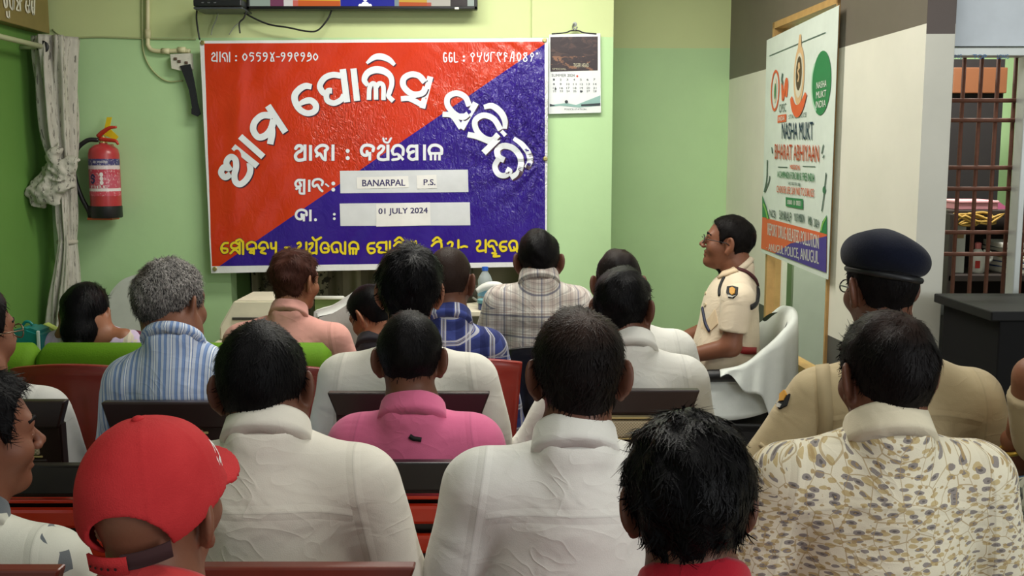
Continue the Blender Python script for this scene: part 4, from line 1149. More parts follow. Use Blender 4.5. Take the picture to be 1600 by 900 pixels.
yel = [
 (F_, [(126, 116), (88, 122), (64, 165), (82, 205), (118, 200), (120, 172), (82, 166)]), (F_, [(232, 132), (192, 112), (158, 130), (162, 160), (202, 166), (232, 150)]), (F_, [(150, 212), (192, 178), (236, 214)]), (F_, [(236, 110), (236, 215)]), (F_, [(205, 95), (240, 84), (266, 108)]), (F_, [(267, 105), (267, 218)]),
 (F_, [(388, 165), (380, 122), (342, 107), (304, 130), (306, 165)]), (F_, [(308, 176), (356, 172), (328, 204), (366, 208)]), (F_, [(366, 165), (366, 216)]), (F_, [(498, 160), (482, 117), (442, 110), (416, 140), (420, 164), (470, 164), (430, 200), (475, 214)]), (F_, [(525, 118), (532, 165), (566, 160)]), (F_, [(571, 110), (571, 216)]),
 (F_, [(656, 160), (696, 160)]), (F_, [(770, 122), (792, 112), (800, 140), (775, 165), (790, 205), (845, 205)]), (F_, [(852, 112), (852, 214)]), (F_, [(880, 126), (910, 116), (905, 150), (880, 180), (892, 210), (940, 205)]), (F_, [(946, 110), (946, 215)]), (F_, [(910, 66), (936, 92), (988, 66)]),
 (F_, [(1060, 150), (1040, 116), (1002, 120), (986, 160), (1002, 200), (1048, 200), (1058, 172), (1022, 166)]), (F_, [(1096, 192), (1086, 142), (1120, 112), (1164, 126), (1170, 188), (1192, 214)]), (F_, [(1100, 200), (1140, 200), (1130, 172)]), (F_, [(1211, 108), (1211, 216)]),
 (F_, [(1334, 172), (1325, 126), (1286, 107), (1252, 130), (1252, 166)]), (F_, [(1256, 216), (1256, 172), (1312, 172), (1312, 216)]), (F_, [(1285, 216), (1285, 172)]), (F_, [(1480, 116), (1432, 126), (1420, 170), (1442, 210), (1480, 200), (1478, 172), (1428, 166)]), (F_, [(1580, 112), (1522, 116), (1506, 150), (1540, 162), (1532, 166), (1522, 200), (1572, 206)]), (F_, [(1592, 105), (1592, 214)]),
 (G_, [(292, 133), (292, 228)]), (G_, [(338, 125), (380, 94), (418, 124)]), (G_, [(330, 172), (372, 136), (415, 160), (415, 228)]), (G_, [(455, 165), (490, 136), (530, 160), (500, 195), (455, 180)]), (G_, [(531, 130), (531, 230)]), (G_, [(690, 125), (730, 94), (768, 124)]), (G_, [(680, 172), (722, 136), (766, 142), (770, 225)]),
 (G_, [(828, 152), (850, 136), (872, 152), (850, 215)]), (G_, [(926, 120), (926, 190)]), (G_, [(950, 186), (980, 176), (1006, 182)]), (G_, [(1096, 132), (1122, 126), (1126, 160), (1100, 190), (1112, 220), (1160, 215)]), (G_, [(1179, 120), (1179, 230)]),
 (G_, [(1282, 165), (1265, 132), (1225, 126), (1202, 155), (1216, 180), (1240, 174), (1266, 222)]), (G_, [(1240, 240), (1276, 246), (1250, 270), (1306, 268)]), (G_, [(1370, 132), (1326, 140), (1310, 180), (1332, 220), (1366, 210), (1364, 186), (1320, 180)]), (G_, [(1410, 202), (1396, 160), (1422, 127), (1464, 140), (1470, 224)]), (G_, [(1412, 216), (1450, 210), (1440, 186)]),
]
Fw = Flat(); Fs = Flat()
for fx, pts in yel: Fw.add(ribbon2d(fx(pts), 21 / 5.926, 5, round_cap=True)); Fs.add(ribbon2d(fx(pts), 30 / 5.926, 5))
build_words(Fs, 'sponsor_line_shade', lambda x, y: bpt(x, y, .0012), simple('navy_print', (24, 12, 70), .3), 9, bn)
build_words(Fw, 'sponsor_lettering', lambda x, y: bpt(x, y, .0024), simple('yellow_print', (226, 204, 40), .3), 9, bn)
def flat_rect(name, q, lift, mat, parent, place=bpt, nx=16, ny=4):
    V = []; F = []
    for j in range(ny + 1):
        for i in range(nx + 1):
            u, v = i / nx, j / ny
            a = (q[0][0] + (q[1][0] - q[0][0]) * u, q[0][1] + (q[1][1] - q[0][1]) * u); b = (q[3][0] + (q[2][0] - q[3][0]) * u, q[3][1] + (q[2][1] - q[3][1]) * u)
            V.append(place(a[0] + (b[0] - a[0]) * v, a[1] + (b[1] - a[1]) * v, lift))
    for j in range(ny):
        for i in range(nx):
            a = j * (nx + 1) + i; F.append((a, a + nx + 1, a + nx + 2, a + 1))
    return under(mesh_obj(name, V, F, mat, smooth=True), parent)
m_panel = simple('white_fill_panel', (208, 210, 214), .35); m_slip = simple('paper_slip', (226, 224, 222), .7)
flat_rect('fill_in_panel', [(531, 267), (731, 265), (732, 300), (532, 302)], .0014, m_panel, bn)
flat_rect('fill_in_panel', [(531, 318), (734, 316), (735, 352), (532, 353)], .0014, m_panel, bn)
flat_rect('paper_slip', [(557, 277), (638, 275), (639, 293), (558, 295)], .003, m_slip, bn)
flat_rect('paper_slip', [(651, 274), (682, 273), (683, 294), (652, 295)], .003, m_slip, bn)
flat_rect('paper_slip', [(588, 319), (672, 316), (673, 352), (588, 354)], .003, m_slip, bn)
m_ink = simple('violet_ink', (44, 34, 92), .5)
for s_, (x0, y0, x1, y1, sk) in (('BANARPAL', (566, 291, 633, 281, -1)), ('P.S.', (662, 289, 680, 280, 0)), ('01 JULY 2024', (591.5, 337, 668, 325.5, -1.5))):
    F = Flat(); F.add(text_fit(s_, lambda u, v: (x0 + (x1 - x0) * u, y0 + (y1 - y0) * v + sk * u)))
    for k in (.45,):
        F.add(text_fit(s_, lambda u, v: (x0 + k + (x1 - x0) * u, y0 + (y1 - y0) * v + sk * u)))
    under(F.build('slip_lettering', lambda x, y: bpt(x, y, .0042), m_ink), bn)

# ---------------------------------------------------------------- wall things
# television
YT = YW - .10
tx0, tx1 = Xat(386, 8, YT), Xat(746, 8, YT); tz0 = Zat(15, YT); tw = tx1 - tx0; thh = tw * .58
tv = empty('television', ((tx0 + tx1) / 2, YT, tz0)); tag(tv, 'wide black television mounted high on wall above banner', 'television')
m_tvb = simple('tv_black', (14, 14, 16), .3)
box('casing', (0, .03, thh / 2), (tw, .05, thh), m_tvb, tv, .008)
bm = bmesh.new(); b_ = .016
add_box(bm, (0, -.004, b_ / 2), (tw, .02, b_), .003); add_box(bm, (0, -.004, thh - b_ / 2), (tw, .02, b_), .003)
for sx in (-1, 1): add_box(bm, (sx * (tw / 2 - b_ / 2), -.004, thh / 2), (b_, .02, thh), .003)
bm_obj('bezel', bm, m_tvb, tv)
t = NT('tv_picture'); s = t.sep(t.obj()); f = t.math('DIVIDE', t.math('ADD', s[0], tw / 2), tw)
c1 = t.ramp(f, [(0, RGB(150, 165, 150)), (.10, RGB(120, 60, 90)), (.16, RGB(225, 222, 214)), (.22, RGB(240, 200, 60)), (.405, RGB(20, 30, 170)), (.64, RGB(150, 170, 170)), (.66, RGB(240, 190, 70)), (.78, RGB(220, 214, 196)), (.88, RGB(40, 20, 24)), (.955, RGB(190, 205, 190))], 'CONSTANT')
low = t.math('LESS_THAN', t.math('ADD', s[2], t.math('MULTIPLY', f, .02)), .05)
rd = t.math('MULTIPLY', low, t.math('MULTIPLY', t.math('GREATER_THAN', f, .20), t.math('MULTIPLY', t.math('LESS_THAN', f, .80), t.math('ADD', t.math('LESS_THAN', f, .405), t.math('GREATER_THAN', f, .66)))))
pic = t.mix(t.math('MULTIPLY', rd, .85), c1, RGB(214, 62, 30))
t.put(t.b.inputs['Emission Color'], pic); t.b.inputs['Emission Strength'].default_value = .75; t.base((.01, .01, .01, 1)); t.rough(.2)
box('screen', (0, -.001, thh / 2), (tw - 2 * b_, .006, thh - 2 * b_), t.m, tv, 0)
F = Flat(); F.add(dot2d((570.5, -1), 3.2)).add(dot2d((570.5, 7), 6, ry=4.5)).add(dot2d((563, 9), 3)).add(dot2d((578, 9), 3))
tf = F.build('screen_figure', lambda x, y: P(x, y, YT - .0052), NTm := None)
t = NT('screen_white'); t.put(t.b.inputs['Emission Color'], RGB(226, 226, 226)); t.b.inputs['Emission Strength'].default_value = .7; tf.data.materials.clear(); tf.data.materials.append(t.m); under(tf, tv)
box('sensor', (Xat(714, 15, YT) - (tx0 + tx1) / 2, -.012, .004), (.022, .012, .01), m_white, tv, .002)
# set-top box on a bracket
sb = empty('set_top_box', P(347, 14, YT - .03)); tag(sb, 'flat black set-top box on small shelf beside the television', 'set-top box')
w = 72 / FPX * YT
box('case', (0, 0, .018), (w, .17, .035), simple('satin_black', (30, 31, 34), .35), sb, .006); box('shelf_bracket', (0, .02, -.006), (w * 1.02, .19, .010), simple('grey_glass_shelf', (70, 74, 78), .3), sb, .003)
for k in range(3): box('indicator_button', (-w * .3 + k * .03, -.086, .018), (.012, .004, .006), simple('button_grey', (90, 92, 96), .4), sb, .001)
# cables
def cable(label, pts, Y, rad, mat, cat='cable', name='cable', group=None):
    q = [P(x, y, Y) for x, y in pts]; r = tube(name, [p for p in q], rad, mat, None, 8, 6); tag(r, label, cat, group); return r
m_cab = simple('black_cable', (22, 22, 24), .45); m_wire = simple('pale_wire', (168, 176, 128), .6)
cable('black cable drooping under the television from the box', [(374, 14), (392, 26), (420, 38), (450, 43), (480, 49), (497, 47), (512, 30), (519, 14)], YT + .03, .0045, m_cab)
cable('black cable dropping from the box to the banner corner', [(308, 12), (307, 28), (309, 45), (312, 62)], YT + .03, .0045, m_cab)
cable('thin black loop of cable over the set-top box', [(310, 10), (318, 1), (335, 2), (352, 1), (372, 6), (384, 16), (381, 28), (374, 36), (375, 52)], YT - .02, .004, m_cab)
cable('grey twin wire hanging under the box towards the banner', [(376, 34), (366, 42), (358, 54)], YT + .06, .003, simple('grey_wire', (150, 156, 140), .5))
cable('short grey wire loop below the set-top box', [(341, 19), (338, 30), (332, 44), (330, 55)], YT + .06, .003, simple('grey_wire', (150, 156, 140), .5))
cable('pale painted wire running along the green wall to the conduit', [(82, 46), (96, 56), (115, 59), (160, 58), (215, 60), (260, 61), (306, 61)], YW - .006, .0045, m_wire)
cable('slack thin wire looping down to the switch box', [(222, -6), (222, 30), (223, 70), (229, 95), (243, 115), (262, 127), (286, 126)], YW - .008, .004, m_wire)
cd = empty('conduit_pipe', P(232, 40, YW - .02)); tag(cd, 'cream plastic conduit pipe bending to the switch box', 'pipe')
m_pvc = simple('cream_pvc', (206, 200, 160), .5)
q = [P(x, y, YW - .02) for x, y in ((231, -20), (231, 60), (232, 72), (240, 79), (262, 80), (280, 79), (297, 80))]
under(tube('pipe_run', q, .011, m_pvc, None, 12, 6), cd)
for px, py, l in ((231, 53, 'v'), (259, 80, 'h'), (284, 78, 'h')):
    p = P(px, py, YW - .02); d = Vector((0, 0, .022)) if l == 'v' else Vector((.02, 0, 0)); under(tube('coupling', [p - d, p + d], .015, m_pvc, None, 12), cd)
sw_ = empty('switch_box', P(283, 112, YW - .02)); tag(sw_, 'tilted white switch box hanging from the conduit', 'switch box')
bm = bmesh.new(); prism(bm, [P(x, y, YW - .045) for x, y in ((266, 85), (297, 83), (299, 108), (290, 112), (268, 107))], (0, .04, 0)); under(bm_obj('box_body', bm, simple('grimy_white', (206, 202, 190), .55, var=.12, nscale=40)), sw_)
for px, py in ((274, 92), (280, 96), (291, 98)):
    bm = bmesh.new(); add_box(bm, P(px, py, YW - .047), (.016, .008, .014), .002); under(bm_obj('switch', bm, simple('switch_dark', (90, 70, 60), .5)), sw_)
st = empty('black_strap', P(295, 180, YW - .03)); tag(st, 'black cloth strap hanging beside the banner from the switch box', 'strap')
bm = bmesh.new(); prism(bm, [P(x, y, YW - .052) for x, y in ((281, 103), (297, 100), (302, 122), (307, 150), (310, 178), (301, 174), (295, 140), (287, 118))], (0, .012, 0)); under(bm_obj('strap_band', bm, simple('black_webbing', (22, 24, 30), .8)), st)
bm = bmesh.new(); prism(bm, [P(x, y, YW - .055) for x, y in ((299, 170), (308, 160), (313, 178), (308, 182), (299, 178))], (0, .012, 0)); under(bm_obj('strap_end', bm, simple('black_webbing', (22, 24, 30), .8)), st)
# calendar on a hook
YCal = YW - .045
cal = empty('wall_calendar', P(898, 177, YCal)); tag(cal, 'white wall calendar with dark picture hanging from a nail', 'calendar')
def on_cal(x, y, lift=0.0): return P(x, y, YCal - lift)
bm = bmesh.new(); prism(bm, [P(x, y, YCal) for x, y in ((858, 54), (938, 52), (939, 176), (857, 178))], (0, .006, 0)); under(bm_obj('calendar_sheet', bm, simple('calendar_paper', (222, 226, 226), .4)), cal)
t = NT('calendar_photo'); o = t.pos()
n1 = t.noise(t.mapping(o, (14, 14, 30)), 1, 5, .65, 1.0); z_ = t.sep(o)[2]
lw = t.math('LESS_THAN', z_, P(898, 88, YCal).z)
t.base(t.mix(t.math('MULTIPLY', t.math('GREATER_THAN', n1, .56), t.math('ADD', t.math('MULTIPLY', lw, .6), .12)), t.mix(n1, RGB(40, 32, 36), RGB(74, 62, 64)), RGB(150, 108, 82))); t.rough(.3)
flat_rect('picture', [(860, 58), (934, 57), (934, 110), (860, 112)], .0012, t.m, cal, on_cal, 2, 2)
F = Flat(); F.add(text_fit('TIGER HEAD', lambda u, v: (896 + 24 * u, 105 - 6 * v)))
F.add(text_fit('SPECIAL', lambda u, v: (863 + 22 * u, 109 - 2.6 * v)))
build_words(F, 'picture_lettering', lambda x, y: on_cal(x, y, .002), simple('pale_print', (190, 186, 160), .5), 4, cal)
F = Flat(); F.add(text_fit('SUMMER 2024', lambda u, v: (862 + 36 * u, 120 - 4.5 * v)))
for j, yy in enumerate((126, 133, 139, 144)):
    for i in range(7):
        xx = 864 + 10.5 * i; F.add(text_fit(str(1 + i + 7 * j), lambda u, v: (xx + (3 if i + 7 * j < 9 else 5) * u, yy - 3.2 * v)))
F.add(text_fit('POLICE STATION', lambda u, v: (882 + 34 * u, 172 - 2.6 * v))); F.add(dot2d((868, 139), 1.6)).add(dot2d((908, 143), 1.8))
build_words(F, 'date_lettering', lambda x, y: on_cal(x, y, .0015), simple('grey_print', (84, 88, 96), .5), 4, cal)
F = Flat(); F.add(dot2d((902, 119), 1.6)); under(F.build('red_dot', lambda x, y: on_cal(x, y, .0015), simple('red_print', (196, 60, 40), .5)), cal)
F = Flat(); F.add(([(859, 167), (859, 164), (885, 161), (900, 164), (915, 158), (938, 149), (938, 165), (905, 168), (875, 165)], [tuple(range(9))])); under(F.build('hill_print', lambda x, y: on_cal(x, y, .0012), simple('teal_print', (136, 172, 166), .5)), cal)
F = Flat(); F.add(([(859, 162), (868, 165), (859, 166)], [(0, 1, 2)])).add(([(908, 163), (938, 161), (938, 165), (908, 166)], [(0, 1, 2, 3)])).add(dot2d((885, 159), 2.6)); build_words(F, 'dark_print', lambda x, y: on_cal(x, y, .002), simple('slate_print', (44, 52, 58), .5), 3, cal)
under(tube('hanging_loop', [P(x, y, YCal) for x, y in ((862, 53), (884, 51), (892, 48), (904, 48), (912, 51), (932, 53))], .0035, m_cab, None, 8, 4), cal)
nl = empty('wall_hook', P(898, 42, YW - .02)); tag(nl, 'small grey metal hook above the calendar', 'hook')
under(tube('hook_bend', [P(898, 36, YW - .016), P(895, 41, YW - .04), P(898, 47, YW - .05), P(902, 42, YW - .05)], .004, simple('zinc', (130, 132, 130), .4, .5, .7), None, 8, 4), nl)
under(lathe('hook_plate', [(.001, 0), (.012, 0), (.012, .004), (.001, .005)], simple('zinc', (130, 132, 130), .4, .5, .7), None, 16), nl)
pl = bpy.data.objects['hook_plate']; pl.parent = nl; pl.matrix_parent_inverse = Matrix.Identity(4); pl.location = (0, .0, .012); pl.rotation_euler = (math.pi / 2, 0, 0)

# fire extinguisher
YX = YW - .10
ex = empty('fire_extinguisher', P(167, 340, YX)); tag(ex, 'red fire extinguisher with black hose hung on green wall', 'fire extinguisher')
er = 23.0 / FPX * YX; ez = Zat(225, YX) - Zat(340, YX)
m_xr = simple('extinguisher_red', (176, 54, 58), .3); m_xb = simple('extinguisher_black', (26, 26, 28), .45)
lathe('cylinder', [(er * .99, ez * .15), (er, ez * .17), (er, ez * .86), (er * .92, ez * .93), (er * .6, ez * .985), (er * .28, ez * 1.0), (er * .24, ez * 1.03)], m_xr, ex, 40)
lathe('base_boot', [(er * .98, 0), (er * 1.03, .005), (er * 1.03, ez * .16), (er * .98, ez * .165)], m_xb, ex, 40)
lathe('valve', [(er * .25, ez * 1.0), (er * .27, ez * 1.02), (er * .2, ez * 1.05), (er * .2, ez * 1.10), (er * .1, ez * 1.11)], simple('brass', (190, 170, 110), .35, .5, .7), ex, 20)
t = NT('extinguisher_label'); s = t.sep(t.obj()); zf = t.math('DIVIDE', s[2], ez); nb_ = t.noise(t.mapping(t.obj(), (120, 120, 90)), 1, 2)
cl = t.ramp(zf, [(0, RGB(196, 70, 86)), (.36, RGB(226, 216, 216)), (.40, RGB(190, 80, 100)), (.58, RGB(186, 60, 80)), (.66, RGB(214, 196, 200)), (.71, RGB(64, 58, 110)), (.80, RGB(170, 60, 76))], 'CONSTANT')
t.base(t.mix(t.math('MULTIPLY', t.math('GREATER_THAN', nb_, .60), .35), cl, RGB(236, 228, 226))); t.rough(.3)
V = []; F = []
n = 24
for j, zz in enumerate((ez * .30, ez * .80)):
    for i in range(n + 1):
        a = -math.pi + .02 + (math.pi * 1.02) * i / n; V.append((er * 1.012 * math.cos(a), er * 1.012 * math.sin(a), zz))
for i in range(n): F.append((i, i + 1, i + n + 2, i + n + 1))
mesh_obj('paper_label', V, F, t.m, ex)
def on_cyl(u, z): a = -math.pi / 2 + u / er; return (er * 1.02 * math.cos(a), er * 1.02 * math.sin(a), z)
F = Flat(); F.add(ribbon2d([(-.022, ez * .55), (-.035, ez * .585), (-.047, ez * .55), (-.026, ez * .52), (-.036, ez * .475), (-.050, ez * .50)], .010, 5)); F.build('emblem', on_cyl, simple('navy_print2', (40, 40, 90), .4), ex)
F = Flat()
for k in range(3): F.add(dot2d((.012, ez * (.48 + .055 * k)), .009, ry=.011))
F.build('label_print', on_cyl, simple('white_label_print', (232, 226, 226), .4), ex); F = Flat()
F.add(text_fit('FIRE', lambda u, v: (-.05 + .09 * u, ez * (.405 + .035 * v)))); F.build('label_lettering', on_cyl, simple('white_label_print', (232, 226, 226), .4), ex); F = Flat(); F.add(text_fit('ABC POWDER', lambda u, v: (-.03 + .075 * u, ez * (.74 + .03 * v))))
F.build('label_lettering', on_cyl, simple('white_label_print', (232, 226, 226), .4), ex)
m_lev = simple('lever_red', (190, 52, 36), .4)
z1 = ez * 1.07
tube('carry_lever', [(-.012, -.01, z1), (.03, -.02, z1 - .006), (.075, -.03, z1 - .012), (.088, -.03, z1 - .03)], [.011, .010, .009, .006], m_lev, ex, 8, 4)
tube('squeeze_lever', [(-.02, -.012, z1 + .012), (.012, -.022, z1 + .035), (.05, -.03, z1 + .055), (.084, -.03, z1 + .058)], [.012, .012, .009, .006], m_lev, ex, 8, 4)
bm = bmesh.new(); prism(bm, [(-.004, .012, z1 + .02), (.02, .012, z1 + .11), (.045, .012, z1 + .11), (.03, .012, z1 + .055), (.075, .012, z1 + .01), (.06, .012, z1 - .005)], (0, .006, 0)); bm_obj('yellow_tag', bm, simple('yellow_plastic', (222, 190, 30), .4), ex)
hz = [(-.02, -.01, z1 - .006), (-.07, -.02, z1 - .008), (-.125, -.02, z1 - .05), (-.155, -.01, z1 - .12), (-.152, 0, z1 - .21), (-.125, 0, z1 - .30), (-.092, 0, z1 - .37), (-.083, 0, z1 - .415)]
tube('hose', hz, .0115, m_xb, ex, 10, 6)
tube('hose_nozzle', [(-.083, 0, .06), (-.082, 0, .02), (-.08, 0, .0)], [.014, .016, .017], m_xb, ex, 10)
box('wall_bracket', (-.01, er + .03, ez * .55), (.05, .055, ez * .9), simple('bracket_red', (150, 60, 40), .5), ex, .003); box('bracket_foot', (-.03, .03, -.006), (.13, .10, .012), simple('bracket_orange', (190, 90, 50), .5), ex, .002)

# signboard over the side doorway, rod and tied curtain
XS = XL + .06
def on_left(px, py, x): 
    d = ray(px, py); k = x / d.x; return Vector((x, d.y * k, CAM_H + d.z * k))
a = on_left(78, 53, XS); y1 = a.y; zS = a.z
sg = empty('sign_board', (XS, y1 - .6, zS)); tag(sg, 'mustard brown sign box with white lettering above the side doorway', 'sign')
under(box('board', (XS - .05, y1 - .9, zS + .30), (.10, 1.8, .60), simple('mustard_board', (132, 116, 66), .5, var=.08)), sg)
F = Flat(); K_ = fr(0, 0, 7.5)
for pts, w in (([(45, -20), (62, 80), (82, 70), (80, -10)], 20), ([(110, -20), (122, 90)], 18), ([(125, 85), (150, 110), (155, -10)], 18), ([(165, -10), (160, 112)], 16), ([(190, -10), (215, 40), (195, 110), (240, 125)], 18), ([(240, 130), (232, 0)], 18), ([(258, -10), (250, 20)], 12),
               ([(310, 5), (302, 90), (330, 150), (342, 80), (318, 60)], 18), ([(345, -10), (348, 150)], 14), ([(375, 5), (372, 90), (398, 175), (405, 0)], 18), ([(380, 90), (402, 90)], 14), ([(78, 130), (85, 190), (112, 210)], 18), ([(108, 125), (112, 212)], 14)):
    F.add(ribbon2d(K_(pts), w / 7.5, 4))
under(F.build('sign_lettering', lambda x, y: on_left(x, y, XS + .004), simple('white_sign_paint', (226, 222, 206), .5)), sg)
m_rod = simple('rod_cream', (190, 196, 160), .45)
XRd = XL + .16
p_end = P(66, 73, 5.12); rod = empty('curtain_rod', p_end); tag(rod, 'pale curtain rod running along the side wall doorway', 'curtain rod')
p_st = on_left(-60, 30, p_end.x)
under(tube('rod_bar', [Vector((p_end.x, 3.4, p_end.z + .0)), p_end + Vector((0, .22, 0))], .013, m_rod, None, 14), rod)
under(lathe('rod_finial', [(.002, 0), (.018, .004), (.022, .015), (.018, .028), (.002, .032)], m_xb, None, 16), rod)
bpy.data.objects['rod_finial'].matrix_parent_inverse = Matrix.Identity(4); bpy.data.objects['rod_finial'].location = (0, .22, 0); bpy.data.objects['rod_finial'].rotation_euler = (-math.pi / 2, 0, 0)
for k in range(2):
    yy = 3.7 + k * 1.45; under(tube('rod_holder', [(XL, yy, p_end.z), (p_end.x, yy, p_end.z)], .010, m_rod, None, 10), rod)
cu = empty('curtain', P(100, 300, 5.2)); tag(cu, 'grey striped curtain tied in a knot at the wall corner', 'curtain')
t = NT('curtain_cloth'); s = t.sep(t.attr('pat').outputs['Vector']); nz = t.noise(t.mapping(t.obj(), (30, 30, 10)), 1, 4, .6)
b1 = t.math('GREATER_THAN', t.math('FRACT', t.math('MULTIPLY', s[0], 9.0)), .62)
b2 = t.math('GREATER_THAN', t.noise(t.mapping(t.attr('pat').outputs['Vector'], (40, 18, 1)), 1, 3, .6), .55)
t.base(t.mix(t.math('MULTIPLY', t.math('MULTIPLY', b1, b2), .75), t.mix(nz, RGB(150, 146, 132), RGB(206, 202, 192)), RGB(70, 66, 60))); t.rough(.8); t.bump(nz, .3, .01)
m_cur = t.m
def curtain_part(name, prof, folds, depth, seed, parent):
    """gathered cloth: prof rows (px centre, px half width, py), folds as a closed fluted section"""
    V = []; F = []; PA = []; n = 120
    rows = catmull([(c_, w_, y_) for c_, w_, y_ in prof], 8)
    for r_ in rows:
        p0 = P(r_[0], r_[2], 5.22); hw = r_[1] / FPX * 5.22
        for i in range(n):
            a = 2 * math.pi * i / n
            fl = 1 + .20 * math.sin(folds * a + seed + .9 * math.sin(r_[2] * .02 + seed)) + .08 * math.sin(folds * 2.3 * a + r_[2] * .01)
            V.append(p0 + Vector((hw * .86 * fl * math.cos(a), min(depth, hw * .9 + .02) * fl * math.sin(a) * 1.0, 0))); PA.append((i / n * 3.0, r_[2] / 300.0, 0))
    m = len(rows)
    for j in range(m - 1):
        for i in range(n): a = j * n + i; b = j * n + (i + 1) % n; F.append((a, b, b + n, a + n))
    F.append(tuple(range(n))); F.append(tuple(range((m - 1) * n, m * n))[::-1])
    o = mesh_obj(name, V, F, m_cur); set_attr(o, 'pat', np.array(PA)); return under(o, parent)
curtain_part('upper_drop', [(88, 31, 58), (88, 30, 100), (91, 28, 160), (94, 26, 205), (98, 22, 238), (102, 18, 255)], 7, .12, 1, cu)
curtain_part('lower_drop', [(101, 14, 262), (103, 14, 300), (105, 14, 345), (106, 12, 372), (106, 13, 384), (105, 18, 420), (102, 23, 470), (100, 26, 540), (99, 27, 640), (98, 27, 700)], 6, .10, 3, cu)
# knot: crumpled lobes
lo = [-.22, -.16, -.20]; Q = grid(lo, [.16, .14, .17], .006)
d = ell(Q, (-.01, 0, .0), (.075, .07, .07))
for c_, r_, az, ay in (((.05, -.03, .04), (.045, .04, .075), .3, .6), ((-.07, -.02, -.05), (.085, .05, .05), .4, -.5), ((-.03, -.05, -.09), (.06, .04, .05), 0, .4), ((-.10, -.02, -.12), (.05, .035, .035), .3, .9), ((.03, -.03, -.05), (.06, .045, .035), .2, -.3), ((-.005, -.03, .09), (.035, .04, .07), 0, .2)):
    d = smin(d, rot_ell(Q, c_, r_, az=az, ay=ay), .018)
d = d + lump(Q, 70, 4, .010) + lump(Q, 130, 9, .004)
V, F = surface_nets(d, lo, .006); V = relax(V, F, 1); kp = P(92, 275, 5.16)
ko = mesh_obj('knot', V + np.array(kp), F, m_cur); set_attr(ko, 'pat', np.stack([V[:, 0] * 3, V[:, 2] * 3, V[:, 1]], 1)); under(ko, cu)
V, F = lathe_mesh([(.042, -.012), (.052, -.006), (.052, .006), (.042, .012)], 28); pt = P(105, 378, 5.22); under(mesh_obj('tie_band', [Vector(v) + pt for v in V], F, simple('tie_cloth', (176, 170, 156), .8)), cu)
V, F = lathe_mesh([(.018, 0), (.030, 0), (.030, .008), (.018, .008)], 24); pt = P(66, 73, 5.10)
under(mesh_obj('grommet', [Vector((v[0], v[2], v[1])) + pt for v in V], F, m_xb), cu)

# ---------------------------------------------------------------- poster on the partition
ps = empty('campaign_poster', on_wall(1245, 415, .02)); tag(ps, 'tall white drug awareness poster hanging over the glazed partition', 'poster')
# poster plane follows the partition; quad given by its four seen corners
PQ = [on_wall(1198, 63, .03), on_wall(1311, 8, .03), on_wall(1294, 437, .03), on_wall(1190, 394, .03)]
pc = [Vector((1198, 63)), Vector((1311, 8)), Vector((1294, 437)), Vector((1190, 394))]
def pp(u, v, lift=0.0):
    """u across 0..1, v down 0..1 on the poster sheet"""
    a = PQ[0].lerp(PQ[1], u); b = PQ[3].lerp(PQ[2], u); p = a.lerp(b, v)
    return p - WN * (lift + .0012 * math.sin(3.1 * v + 1) * math.sin(3.14 * u))
V = []; F = []; n, m = 24, 30
for side_ in (0, 1):
    for j in range(m + 1):
        for i in range(n + 1): V.append(pp(i / n, j / m, -.0015 * side_))
k = (n + 1) * (m + 1)
for j in range(m):
    for i in range(n):
        a = j * (n + 1) + i; F.append((a, a + n + 1, a + n + 2, a + 1)); F.append(tuple(x + k for x in (a, a + 1, a + n + 2, a + n + 1)))
under(mesh_obj('poster_sheet', V, F, simple('poster_white', (208, 216, 208), .4)), ps)
VS = .735
def pflat(name, shapes, mat, lift=.0025):
    F = Flat()
    for s_ in shapes: F.add(s_)
    return under(F.build(name, lambda u, v: pp(u, v * VS, lift), mat), ps)
def ptext(name, s_, u0, u1, v0, v1, mat, lift=.003, sk=0.0):
    return pflat(name, [text_fit(s_, lambda a, b: (u0 + (u1 - u0) * a, v1 + (v0 - v1) * b + sk * a))], mat, lift)
def grid_rect(u0, v0, u1, v1, n=10):
    V = []; F = []
    for j in range(2):
        for i in range(n + 1): V.append((u0 + (u1 - u0) * i / n, (v0, v1)[j]))
    for i in range(n): F.append((i, i + n + 1, i + n + 2, i + 1))
    return V, F
m_pg = simple('poster_green', (40, 120, 70), .45); m_po = simple('poster_orange', (208, 92, 52), .45); m_pn = simple('poster_navy', (30, 60, 88), .45); m_pp = simple('poster_purple', (66, 44, 132), .45); m_pd = simple('poster_slate', (70, 92, 84), .45)
m_pw = simple('poster_print_white', (222, 222, 214), .45); m_pl = simple('poster_light_green', (120, 176, 80), .45); m_br = simple('poster_brown', (78, 62, 46), .45); m_tan = simple('poster_tan', (206, 170, 128), .45)
pflat('top_rule', [grid_rect(.06, .105, .86, .110)], m_pd)
pflat('red_ring', [ribbon2d([(.17 + .062 * math.cos(a), .335 + .118 * math.sin(a)) for a in np.linspace(0, 2 * math.pi, 24)], .017, 2)], m_po)
pflat('inner_seed', [dot2d((.17, .335), .028, 20, .075)], simple('poster_cream', (216, 206, 186), .45)); pflat('inner_leaf', [dot2d((.175, .34), .014, 14, .05)], m_pg, .0035)
pflat('orange_figure', [ribbon2d([(.28, .30), (.29, .36), (.30, .40), (.33, .33), (.345, .29), (.36, .32), (.35, .39)], .03, 4)], m_po); pflat('figure_stem', [ribbon2d([(.285, .245), (.275, .28), (.295, .31)], .022, 4)], m_pd)
ptext('small_caption', 'OPSC', .245, .355, .425, .475, m_pd); pflat('orange_tab', [grid_rect(.225, .49, .36, .535)], m_po); ptext('tab_lettering', 'INDIA', .245, .34, .5, .525, m_pw, .004)
pflat('crest_halo', [dot2d((.53, .285), .075, 28, .165)], m_tan); pflat('crest_face', [dot2d((.53, .285), .056, 28, .125)], simple('crest_cream', (206, 200, 180), .45), .003)
